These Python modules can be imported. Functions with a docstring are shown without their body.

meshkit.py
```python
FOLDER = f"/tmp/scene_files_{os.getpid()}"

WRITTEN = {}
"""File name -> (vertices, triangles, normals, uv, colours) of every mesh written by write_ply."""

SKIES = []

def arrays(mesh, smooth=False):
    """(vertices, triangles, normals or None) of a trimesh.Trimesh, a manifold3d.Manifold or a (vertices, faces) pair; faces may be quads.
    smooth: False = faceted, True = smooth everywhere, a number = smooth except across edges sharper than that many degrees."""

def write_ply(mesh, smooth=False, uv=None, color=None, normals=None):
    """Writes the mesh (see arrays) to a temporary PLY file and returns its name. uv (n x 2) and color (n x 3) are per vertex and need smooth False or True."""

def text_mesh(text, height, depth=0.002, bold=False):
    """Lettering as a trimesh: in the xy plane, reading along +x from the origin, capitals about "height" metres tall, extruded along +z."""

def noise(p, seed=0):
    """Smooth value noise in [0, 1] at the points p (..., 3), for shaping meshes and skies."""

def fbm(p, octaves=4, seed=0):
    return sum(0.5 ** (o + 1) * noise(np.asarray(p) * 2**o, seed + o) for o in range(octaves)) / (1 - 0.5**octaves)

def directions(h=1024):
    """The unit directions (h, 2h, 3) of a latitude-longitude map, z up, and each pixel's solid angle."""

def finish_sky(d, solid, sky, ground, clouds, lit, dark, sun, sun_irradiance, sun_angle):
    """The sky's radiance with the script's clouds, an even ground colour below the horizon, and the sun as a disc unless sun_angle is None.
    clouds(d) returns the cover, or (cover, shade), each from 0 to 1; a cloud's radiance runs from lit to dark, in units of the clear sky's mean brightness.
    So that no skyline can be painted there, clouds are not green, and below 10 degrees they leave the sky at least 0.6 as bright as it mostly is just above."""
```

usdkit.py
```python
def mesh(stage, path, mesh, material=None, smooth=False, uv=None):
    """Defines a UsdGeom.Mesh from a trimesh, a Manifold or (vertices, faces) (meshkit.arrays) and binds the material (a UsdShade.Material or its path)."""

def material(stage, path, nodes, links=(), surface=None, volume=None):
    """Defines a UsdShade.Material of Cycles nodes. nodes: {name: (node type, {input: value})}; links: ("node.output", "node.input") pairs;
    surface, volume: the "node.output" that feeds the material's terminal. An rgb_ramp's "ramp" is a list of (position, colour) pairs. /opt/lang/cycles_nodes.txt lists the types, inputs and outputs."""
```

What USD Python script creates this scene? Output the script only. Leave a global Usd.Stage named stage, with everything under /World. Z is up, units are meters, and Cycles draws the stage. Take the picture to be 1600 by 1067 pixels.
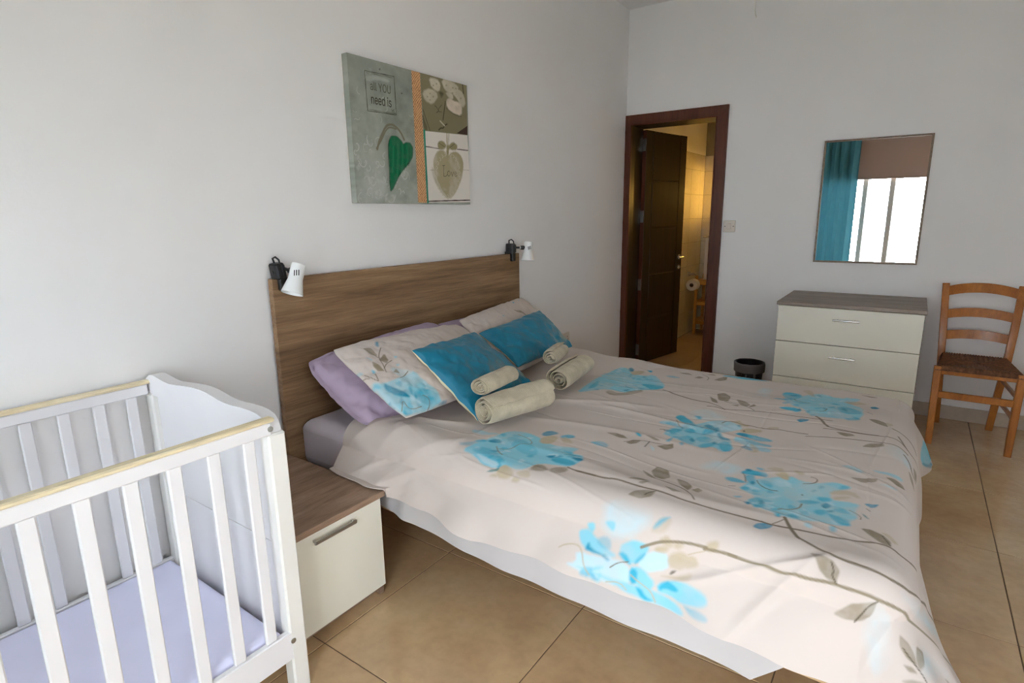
import math, random, numpy as np, trimesh, usdkit, meshkit
from pxr import Usd, UsdGeom, UsdLux, UsdShade, Gf, Sdf, Vt
from shapely.geometry import Polygon, LineString, Point
random.seed(7); RNG = np.random.default_rng(7)
stage = Usd.Stage.CreateInMemory()
UsdGeom.SetStageUpAxis(stage, 'Z'); UsdGeom.SetStageMetersPerUnit(stage, 1.0)
UsdGeom.Xform.Define(stage, '/World'); UsdGeom.Scope.Define(stage, '/World/Looks')

# ---------------------------------------------------------------- camera, sky, light, exposure
EXPOSURE = 0.15
CAM, YAW, PITCH, ROLL, FPX = (2.017, -4.5288, 1.3353), .6105, .2172, -.0128, 892.79
cam = UsdGeom.Camera.Define(stage, '/World/camera')
cy_, sy_, cp_, sp_ = math.cos(YAW), math.sin(YAW), math.cos(PITCH), math.sin(PITCH)
fw = np.array([-sy_*cp_, cy_*cp_, -sp_]); rt = np.array([cy_, sy_, 0.]); up = np.cross(rt, fw)
c_, s_ = math.cos(ROLL), math.sin(ROLL)
rt, up = rt*c_+up*s_, -rt*s_+up*c_
cam.AddTransformOp().Set(Gf.Matrix4d(*[float(x) for x in (*rt, 0, *up, 0, *(-fw), 0, *CAM, 1)]))
cam.CreateHorizontalApertureAttr(36.0); cam.CreateFocalLengthAttr(36.0*FPX/1600)
cam.CreateExposureAttr(EXPOSURE); cam.CreateClippingRangeAttr(Gf.Vec2f(.05, 500))
sky = UsdLux.DomeLight.Define(stage, '/World/sky'); sky.CreateIntensityAttr(3.55); sky.CreateColorAttr(Gf.Vec3f(.82, .885, 1.0))
sun = UsdLux.DistantLight.Define(stage, '/World/sun'); sun.CreateIntensityAttr(3.0); sun.CreateAngleAttr(.53); sun.CreateColorAttr(Gf.Vec3f(1, .95, .86))
sun.AddRotateXYZOp().Set(Gf.Vec3f(-38, 0, 0))      # high, from over the roof: it lights the terrace, not the room

# ---------------------------------------------------------------- helpers
USED = {}
def numbered(parent, name):
    k = (str(parent), name); n = USED.get(k, 0); USED[k] = n + 1
    return name if n == 0 else f'{name}_{n:03d}'
BASE = {}
def tag(p, label=None, cat=None, group=None, kind=None):
    p = p.GetPrim() if hasattr(p, 'GetPrim') else p
    for k, v in (('label', label), ('category', cat), ('group', group), ('kind', kind)):
        if v: p.SetCustomDataByKey(k, v)
    return p
def thing(name, label, cat, loc=(0, 0, 0), group=None, kind=None):
    x = UsdGeom.Xform.Define(stage, '/World/' + numbered('/World', name)); x.AddTranslateOp().Set(Gf.Vec3d(*map(float, loc)))
    BASE[str(x.GetPath())] = np.array(loc, float)
    return tag(x, label, cat, group, kind)
def obj(name, mesh, mat, parent=None, smooth=30, paint=None, label=None):
    """mesh in world coordinates -> one Mesh prim under parent (or /World)"""
    pp = str(parent.GetPath()) if parent is not None else '/World'
    path = pp + '/' + numbered(pp, name)
    v, f, n = meshkit.arrays(mesh, smooth)
    base = np.zeros(3)
    root = '/'.join(pp.split('/')[:3])
    base = BASE.get(root, base)
    m = usdkit.mesh(stage, path, (v - base, f), M[mat] if isinstance(mat, str) else mat)
    if n is not None:
        m.CreateNormalsAttr(Vt.Vec3fArray.FromNumpy(n.astype(np.float32))); m.SetNormalsInterpolation('vertex')
    if paint is not None:
        UsdGeom.PrimvarsAPI(m).CreatePrimvar('paint', Sdf.ValueTypeNames.Color3fArray, 'vertex').Set(Vt.Vec3fArray.FromNumpy(np.ascontiguousarray(paint, np.float32)))
    p = m.GetPrim()
    if label: p.SetCustomDataByKey('label', label)
    return p
def struct(name, mesh, mat, parent=None, **k):
    p = obj(name, mesh, mat, parent, **k)
    if parent is None: tag(p, kind='structure')
    return p
def sgroup(name, label=None):
    x = UsdGeom.Xform.Define(stage, '/World/' + numbered('/World', name)); BASE[str(x.GetPath())] = np.zeros(3)
    return tag(x, label, kind='structure')
cat_ = trimesh.util.concatenate
def box(x0, x1, y0, y1, z0, z1, b=0.0):
    lo, hi = np.minimum([x0, y0, z0], [x1, y1, z1]), np.maximum([x0, y0, z0], [x1, y1, z1])
    if b <= 0:
        return trimesh.creation.box(bounds=[lo, hi])
    b = min(b, (hi-lo).min()*.45); P = []
    for i in (0, 1):
        for j in (0, 1):
            for k in (0, 1):
                c = np.array([(lo, hi)[i][0], (lo, hi)[j][1], (lo, hi)[k][2]]); s = np.array([1-2*i, 1-2*j, 1-2*k])*b
                for ax in range(3):
                    q = c + s; q[ax] = c[ax]; P.append(q)
    return trimesh.convex.convex_hull(np.array(P))
def obox(p0, p1, w, d, b=.003, side=(0, 0, 1)):
    """bar from p0 to p1, w wide along side x axis, d deep"""
    p0, p1 = np.array(p0, float), np.array(p1, float); L = np.linalg.norm(p1-p0); z = (p1-p0)/L
    s = np.array(side, float); x = s - z*np.dot(s, z); x /= np.linalg.norm(x); y = np.cross(z, x)
    m = box(-w/2, w/2, -d/2, d/2, 0, L, b); T = np.eye(4); T[:3, 0], T[:3, 1], T[:3, 2], T[:3, 3] = x, y, z, p0
    return m.apply_transform(T)
def cyl(p0, p1, r, r1=None, n=20):
    p0, p1 = np.array(p0, float), np.array(p1, float); L = np.linalg.norm(p1-p0)
    return lathe([(0, 0), (r, 0), (r if r1 is None else r1, L), (0, L)], p0, (p1-p0)/L, n)
def lathe(prof, at=(0, 0, 0), axis=(0, 0, 1), n=28):
    prof = np.array(prof, float); a = np.linspace(0, 2*np.pi, n, endpoint=False)
    z = np.array(axis, float); z /= np.linalg.norm(z); h = np.array([1., 0, 0]) if abs(z[0]) < .9 else np.array([0, 1., 0])
    x = np.cross(h, z); x /= np.linalg.norm(x); y = np.cross(z, x)
    ring = np.cos(a)[:, None]*x + np.sin(a)[:, None]*y
    v = (np.array(at)+prof[:, None, :1]*ring[None]+prof[:, None, 1:]*z).reshape(-1, 3); k = len(prof); f = []
    for i in range(k-1):
        for j in range(n):
            q = (i*n+j, i*n+(j+1) % n, (i+1)*n+(j+1) % n, (i+1)*n+j)
            if prof[i, 0] > 1e-9: f.append((q[0], q[1], q[2]) if prof[i+1, 0] > 1e-9 else (q[0], q[1], q[2]))
            if prof[i+1, 0] > 1e-9: f.append((q[0], q[2], q[3]))
    m = trimesh.Trimesh(v, np.array(f), process=False); m.merge_vertices(); return m
def tube(pts, r, n=10, close=True):
    P = np.array(pts, float); R = np.broadcast_to(np.asarray(r, float), (len(P),))
    t = np.gradient(P, axis=0); t /= np.linalg.norm(t, axis=1)[:, None]
    x = np.cross(t[0], [0, 0, 1.]); x = np.cross(t[0], [1., 0, 0]) if np.linalg.norm(x) < 1e-3 else x; x /= np.linalg.norm(x); V = []
    a = np.linspace(0, 2*np.pi, n, endpoint=False)
    for i in range(len(P)):
        x = x - t[i]*np.dot(x, t[i]); x /= np.linalg.norm(x); y = np.cross(t[i], x)
        V.append(P[i]+R[i]*(np.cos(a)[:, None]*x+np.sin(a)[:, None]*y))
    k = len(P); f = [(i*n+j, i*n+(j+1) % n, (i+1)*n+(j+1) % n, (i+1)*n+j) for i in range(k-1) for j in range(n)]
    f = [q for a_, b, c, d in f for q in ((a_, b, c), (a_, c, d))]
    V = list(np.vstack(V))
    if close:
        for e, rev in ((0, 1), (k-1, 0)):
            V.append(P[e]); c = len(V)-1
            f += [(c, e*n+(j+1) % n, e*n+j) if rev else (c, e*n+j, e*n+(j+1) % n) for j in range(n)]
    return trimesh.Trimesh(np.array(V), np.array(f), process=False)
def extrude(poly, d, T):
    """polygon in a plane, extruded d along local z, then moved by columns T=(ex, ey, ez, origin)"""
    if not isinstance(poly, Polygon): poly = Polygon(poly)
    m = trimesh.creation.extrude_polygon(poly, d, engine='earcut'); A = np.eye(4)
    for i in range(4): A[:3, i] = T[i]
    m.apply_transform(A)
    if np.linalg.det(A[:3, :3]) < 0: m.invert()
    return m
def grid_mesh(P):
    """P (n, m, 3) -> quads as triangles"""
    n, m = P.shape[:2]; i = np.arange(n*m).reshape(n, m)
    q = np.stack([i[:-1, :-1], i[1:, :-1], i[1:, 1:], i[:-1, 1:]], -1).reshape(-1, 4)
    return trimesh.Trimesh(P.reshape(-1, 3), np.vstack([q[:, [0, 1, 2]], q[:, [0, 2, 3]]]), process=False)
def sm(a, b, x):
    t = np.clip((np.asarray(x, float)-a)/(b-a), 0, 1); return t*t*(3-2*t)
def lin(*c):
    c = np.array(c[0] if len(c) == 1 else c, float)/255
    return np.where(c <= .04045, c/12.92, ((c+.055)/1.055)**2.4)

# ---------------------------------------------------------------- materials
M = {}
def mat(name, nodes, links, surface='p.BSDF'):
    M[name] = usdkit.material(stage, '/World/Looks/' + name, nodes, links, surface=surface); return M[name]
def plain(name, rgb, rough=.6, spec=.5, metal=0., var=.03, scale=6., bump=0., bscale=200., **k):
    c = lin(rgb); lo, hi = np.clip(c*(1-var), 0, 1), np.clip(c*(1+var), 0, 1)
    nodes = {'g': ('geometry', {}), 'n': ('noise_texture', {'scale': scale, 'detail': 3.}), 'r': ('rgb_ramp', {'ramp': [(.3, lo), (.7, hi)]}),
             'p': ('principled_bsdf', {'roughness': rough, 'specular_ior_level': spec, 'metallic': metal, **k})}
    links = [('g.position', 'n.vector'), ('n.fac', 'r.fac'), ('r.color', 'p.base_color')]
    if bump:
        nodes['bn'] = ('noise_texture', {'scale': bscale, 'detail': 2.}); nodes['b'] = ('bump', {'strength': bump, 'distance': .002})
        links += [('g.position', 'bn.vector'), ('bn.fac', 'b.height'), ('b.normal', 'p.normal')]
    return mat(name, nodes, links)
def wood(name, c1, c2, c3, scale=(1, 1, 1), rough=.5, bump=.15, spec=.4, object_space=False):
    src = 'tc.object' if object_space else 'g.position'
    nodes = {'g': ('geometry', {}), 'tc': ('texture_coordinate', {}), 'm': ('mapping', {'scale': scale}),
             'n': ('noise_texture', {'scale': 1., 'detail': 6., 'roughness': .62, 'distortion': .6}),
             'n2': ('noise_texture', {'scale': 6., 'detail': 4., 'roughness': .7}),
             'r': ('rgb_ramp', {'ramp': [(.28, lin(c1)), (.5, lin(c2)), (.74, lin(c3))]}), 'r2': ('rgb_ramp', {'ramp': [(.3, (.72, .72, .72)), (.62, (1.08, 1.08, 1.08))]}),
             'x': ('mix', {'mix_type': 'multiply', 'fac': .8}), 'b': ('bump', {'strength': bump, 'distance': .001}),
             'p': ('principled_bsdf', {'roughness': rough, 'specular_ior_level': spec})}
    if not object_space: nodes.pop('tc')
    else: nodes.pop('g')
    return mat(name, nodes, [(src, 'm.vector'), ('m.vector', 'n.vector'), ('m.vector', 'n2.vector'), ('n.fac', 'r.fac'), ('n2.fac', 'r2.fac'), ('r.color', 'x.color1'), ('r2.color', 'x.color2'),
                      ('x.color', 'p.base_color'), ('n2.fac', 'b.height'), ('b.normal', 'p.normal')])
def painted(name, rough=.75, sheen=.0, weave=0., spec=.3):
    nodes = {'a': ('attribute', {'attribute': 'paint'}), 'g': ('geometry', {}), 'p': ('principled_bsdf', {'roughness': rough, 'specular_ior_level': spec, 'sheen_weight': sheen})}
    links = [('a.color', 'p.base_color')]
    if weave:
        nodes['n'] = ('noise_texture', {'scale': 18., 'detail': 5., 'roughness': .6}); nodes['b'] = ('bump', {'strength': weave, 'distance': .01})
        links += [('g.position', 'n.vector'), ('n.fac', 'b.height'), ('b.normal', 'p.normal')]
    return mat(name, nodes, links)

plain('wall_paint', (245, 242, 239), .9, .2, var=.012, scale=2.5, bump=.12, bscale=90)
plain('ceiling_paint', (246, 244, 241), .9, .2, var=.01)
def tile_mat(name, a, b, c, rough):
    mat(name, {'g': ('geometry', {}), 'n': ('noise_texture', {'scale': 2.2, 'detail': 7., 'roughness': .6}), 'n2': ('noise_texture', {'scale': 30., 'detail': 3.}),
               'r': ('rgb_ramp', {'ramp': [(.3, lin(a)), (.5, lin(b)), (.7, lin(c))]}), 'r2': ('rgb_ramp', {'ramp': [(.35, (.93, .93, .93)), (.6, (1, 1, 1))]}), 'x': ('mix', {'mix_type': 'multiply', 'fac': 1.}),
               'i': ('geometry', {}), 'p': ('principled_bsdf', {'roughness': rough, 'specular_ior_level': .75})},
        [('g.position', 'n.vector'), ('g.position', 'n2.vector'), ('n.fac', 'r.fac'), ('n2.fac', 'r2.fac'), ('r.color', 'x.color1'), ('r2.color', 'x.color2'), ('x.color', 'p.base_color')])
tile_mat('floor_tile', (194, 160, 120), (212, 179, 136), (223, 196, 156), .16)
tile_mat('floor_tile_warm', (191, 155, 115), (208, 174, 131), (219, 191, 151), .17)
plain('grout', (120, 98, 74), .9)
tile_mat('skirting_tile', (186, 168, 146), (198, 180, 158), (206, 190, 168), .4)
plain('terrace_floor', (215, 210, 200), .8)
tile_mat('bath_wall_tile', (206, 196, 172), (214, 204, 180), (220, 210, 188), .3)
tile_mat('bath_floor_tile', (176, 146, 116), (190, 160, 128), (200, 170, 140), .35)
plain('bath_grout', (150, 138, 112), .9)
wood('walnut', (112, 85, 60), (146, 114, 83), (172, 141, 106), (14, 1.3, 26), .5)
wood('walnut_grey', (134, 120, 108), (152, 138, 126), (168, 154, 142), (2, 16, 16), .5)
wood('walnut_top', (124, 98, 79), (156, 128, 106), (180, 152, 130), (16, 2.2, 16), .5)
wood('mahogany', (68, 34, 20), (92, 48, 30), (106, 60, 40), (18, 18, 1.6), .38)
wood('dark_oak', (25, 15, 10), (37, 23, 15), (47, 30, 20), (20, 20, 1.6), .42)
wood('pine_rail', (190, 155, 112), (205, 172, 130), (216, 186, 146), (2, 20, 20), .55)
wood('honey_wood', (158, 92, 34), (184, 112, 46), (204, 132, 62), (9, 9, 2.2), .3, .08, .5)
wood('rack_wood', (178, 122, 48), (200, 144, 64), (214, 160, 80), (9, 9, 2.2), .4, .08)
wood('beech_strip', (228, 208, 164), (238, 220, 180), (244, 230, 196), (20, 2, 20), .5, .08)
plain('crib_paint', (238, 235, 235), .42, .5, var=.012, scale=5)
plain('crib_paint_worn', (240, 237, 230), .42, .5, var=.03, scale=5)
plain('cream_laminate', (236, 231, 214), .4, .5, var=.008)
plain('cream_gloss', (238, 232, 214), .3, .5, var=.008)
plain('chrome', (228, 226, 222), .26, .5, 1.)
plain('steel', (186, 184, 178), .34, .5, 1.)
plain('brass', (200, 160, 70), .25, .5, 1.)
plain('mirror_glass', (236, 238, 236), .004, .5, 1., var=.0)
wood('mirror_frame', (120, 100, 80), (136, 115, 94), (150, 128, 104), (10, 10, 10), .4)
plain('white_plastic', (236, 234, 228), .35)
plain('black_plastic', (26, 26, 27), .45)
plain('lamp_white', (240, 240, 238), .25)
plain('switch_plastic', (226, 216, 204), .4)
plain('dark_hole', (30, 26, 24), .6)
plain('bin_black', (22, 21, 22), .35)
mat('bin_bag', {'p': ('principled_bsdf', {'base_color': (.16, .15, .15), 'roughness': .2, 'specular_ior_level': .6})}, [])
plain('lavender_cotton', (188, 169, 190), .85, .2, var=.03, bump=.1, bscale=40)
plain('sheet_grey', (198, 193, 191), .85, .2, var=.02)
plain('mattress_white', (232, 231, 254), .8, .2, var=.02, bump=.15, bscale=25)
plain('fitted_sheet', (212, 203, 210), .85, .2, var=.03)
plain('cushion_cream', (232, 220, 188), .8, .2)
plain('teal_satin', (4, 116, 144), .4, .5, var=.08, scale=9, sheen_weight=.08)
def towel_mat():
    mat('towel_terry', {'g': ('geometry', {}), 'n': ('noise_texture', {'scale': 420., 'detail': 2.}), 'n2': ('noise_texture', {'scale': 22., 'detail': 4.}), 'r': ('rgb_ramp', {'ramp': [(.3, lin(186, 173, 146)), (.7, lin(212, 199, 172))]}),
        'b': ('bump', {'strength': .7, 'distance': .003}), 'p': ('principled_bsdf', {'roughness': .95, 'specular_ior_level': .1, 'sheen_weight': .25})},
        [('g.position', 'n.vector'), ('g.position', 'n2.vector'), ('n2.fac', 'r.fac'), ('n.fac', 'b.height'), ('b.normal', 'p.normal'), ('r.color', 'p.base_color')])
towel_mat()
painted('duvet_cotton', .8, .1, .05, .25)
painted('canvas_print', .8, 0, 0, .2)
mat('rush_seat', {'g': ('geometry', {}), 'n': ('noise_texture', {'scale': 60., 'detail': 3.}), 'r': ('rgb_ramp', {'ramp': [(.3, lin(84, 50, 28)), (.6, lin(124, 80, 50)), (.8, lin(156, 110, 70))]}), 'p': ('principled_bsdf', {'roughness': .6, 'specular_ior_level': .4})},
    [('g.position', 'n.vector'), ('n.fac', 'r.fac'), ('r.color', 'p.base_color')])
mat('curtain_teal', {'d': ('principled_bsdf', {'base_color': lin(92, 150, 162), 'roughness': .85, 'specular_ior_level': .2}), 't': ('translucent_bsdf', {'color': lin(140, 182, 190)}), 'x': ('mix_closure', {'fac': .36})},
    [('d.BSDF', 'x.closure1'), ('t.BSDF', 'x.closure2')], 'x.closure')
mat('blind_brown', {'d': ('principled_bsdf', {'base_color': lin(182, 158, 146), 'roughness': .9, 'specular_ior_level': .1}), 't': ('translucent_bsdf', {'color': lin(150, 116, 100)}), 'x': ('mix_closure', {'fac': .2})},
    [('d.BSDF', 'x.closure1'), ('t.BSDF', 'x.closure2')], 'x.closure')
mat('pane_glass', {'f': ('fresnel', {'IOR': 1.45}), 'ge': ('geometry', {}), 'i': ('math', {'math_type': 'subtract', 'value1': 1.}), 'k': ('math', {'math_type': 'multiply'}), 't': ('transparent_bsdf', {'color': (.97, .98, .97)}), 'g': ('glossy_bsdf', {'roughness': 0.01, 'color': (1, 1, 1)}), 'x': ('mix_closure', {})},
    [('ge.backfacing', 'i.value2'), ('f.fac', 'k.value1'), ('i.value', 'k.value2'), ('k.value', 'x.fac'), ('t.BSDF', 'x.closure1'), ('g.BSDF', 'x.closure2')], 'x.closure')     # reflects on the outer faces only
plain('window_frame_paint', (196, 192, 186), .4)
plain('paper_white', (238, 232, 216), .9, .1)
plain('cardboard', (120, 92, 66), .9)
plain('cord_white', (224, 220, 208), .6)
plain('towel_white', (232, 228, 222), .95, .1, bump=.3, bscale=200)
plain('print_dark', (62, 58, 44), .8)
plain('print_olive', (98, 96, 78), .8)
mat('lamp_glow', {'e': ('emission', {'color': lin(255, 200, 96), 'strength': 560.})}, [], 'e.emission')

# ================================================================ printed cloth: flat colour on the weave, drawn from outlines in cloth metres
BASEC = lin(210, 197, 188)
INK = {'p': lin(188, 216, 224), 'l': lin(138, 202, 217), 'm': lin(62, 174, 202), 'd': lin(6, 138, 172), 'b': lin(190, 174, 146), 'o': lin(138, 124, 100), 'k': lin(82, 72, 54), 's': lin(116, 101, 80), 'g': lin(14, 120, 118)}
def smooth_ring(P, n=2, k=.25):
    P = np.array(P, float)
    for _ in range(n):
        Q = np.roll(P, -1, 0); P = np.stack([(1-k)*P+k*Q, k*P+(1-k)*Q], 1).reshape(-1, 2)
    return P
def smooth_line(P, n=2):
    P = np.array(P, float)
    for _ in range(n):
        P = np.vstack([P[:1], np.stack([.75*P[:-1]+.25*P[1:], .25*P[:-1]+.75*P[1:]], 1).reshape(-1, 2), P[-1:]])
    return P
def seg_dist(x, y, P, closed):
    Q = np.roll(P, -1, 0) if closed else P[1:]; A = P if closed else P[:-1]; d2 = np.full(x.shape, 1e9); inside = np.zeros(x.shape, bool)
    for (ax, ay), (bx, by) in zip(A, Q):
        ex, ey = bx-ax, by-ay; L = ex*ex+ey*ey+1e-18; t = np.clip(((x-ax)*ex+(y-ay)*ey)/L, 0, 1); d2 = np.minimum(d2, (x-ax-t*ex)**2+(y-ay-t*ey)**2)
        if closed:
            c = (ay > y) != (by > y); inside ^= c & (x < ex*(y-ay)/(ey if ey else 1e-18)+ax)
    d = np.sqrt(d2); return np.where(inside, d, -d) if closed else d
def paint_cloth(S, T, prints, base=None, INK=INK):
    C = (np.broadcast_to(BASEC, S.shape+(3,)) if base is None else base).copy().reshape(-1, 3); x, y = S.ravel(), T.ravel()
    q = np.stack([x*42, y*42, 0*x], -1); N1 = meshkit.fbm(q, 3, 3)-.5; N2 = meshkit.fbm(q*.33, 2, 9)-.5
    for kind, a, pts in prints:
        ink = INK[kind[0]]
        if kind[1] == 'S':
            P = smooth_line(pts); i = np.nonzero((x > P[:, 0].min()-.02) & (x < P[:, 0].max()+.02) & (y > P[:, 1].min()-.02) & (y < P[:, 1].max()+.02))[0]
            if not len(i): continue
            d = seg_dist(x[i], y[i], P, False)+N1[i]*.0012; al = np.clip(.5+(a-d)/(.0025 if base is None else .0012), 0, 1)*.92
        else:
            soft = {'W': .016, 'P': .0045, 'L': .0022, 'F': .0012}[kind[1]]; P = smooth_ring(pts, {'W': 2, 'P': 1, 'L': 1, 'F': 0}[kind[1]], .14 if kind[1] == 'L' else .25); m = soft*1.5
            i = np.nonzero((x > P[:, 0].min()-m) & (x < P[:, 0].max()+m) & (y > P[:, 1].min()-m) & (y < P[:, 1].max()+m))[0]
            if not len(i): continue
            d = seg_dist(x[i], y[i], P, True)+N1[i]*soft*(1.6 if kind[1] != 'F' else .1); al = np.clip(.5+d/(2*soft), 0, 1)*a
            if kind[1] == 'F': pass
            elif kind[1] != 'L': al = al*(1-.7*np.clip(.5+N2[i]*2.2+N1[i]*.8, 0, 1)*(.6 if kind[1] == 'P' else 1))*1.25
            else: al = al*(1-.25*np.clip(.5+N1[i]*3, 0, 1))
            al = np.clip(al, 0, 1)
        C[i] = C[i]*(1-al[:, None])+ink*al[:, None]
    return C.reshape(S.shape+(3,))

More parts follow.
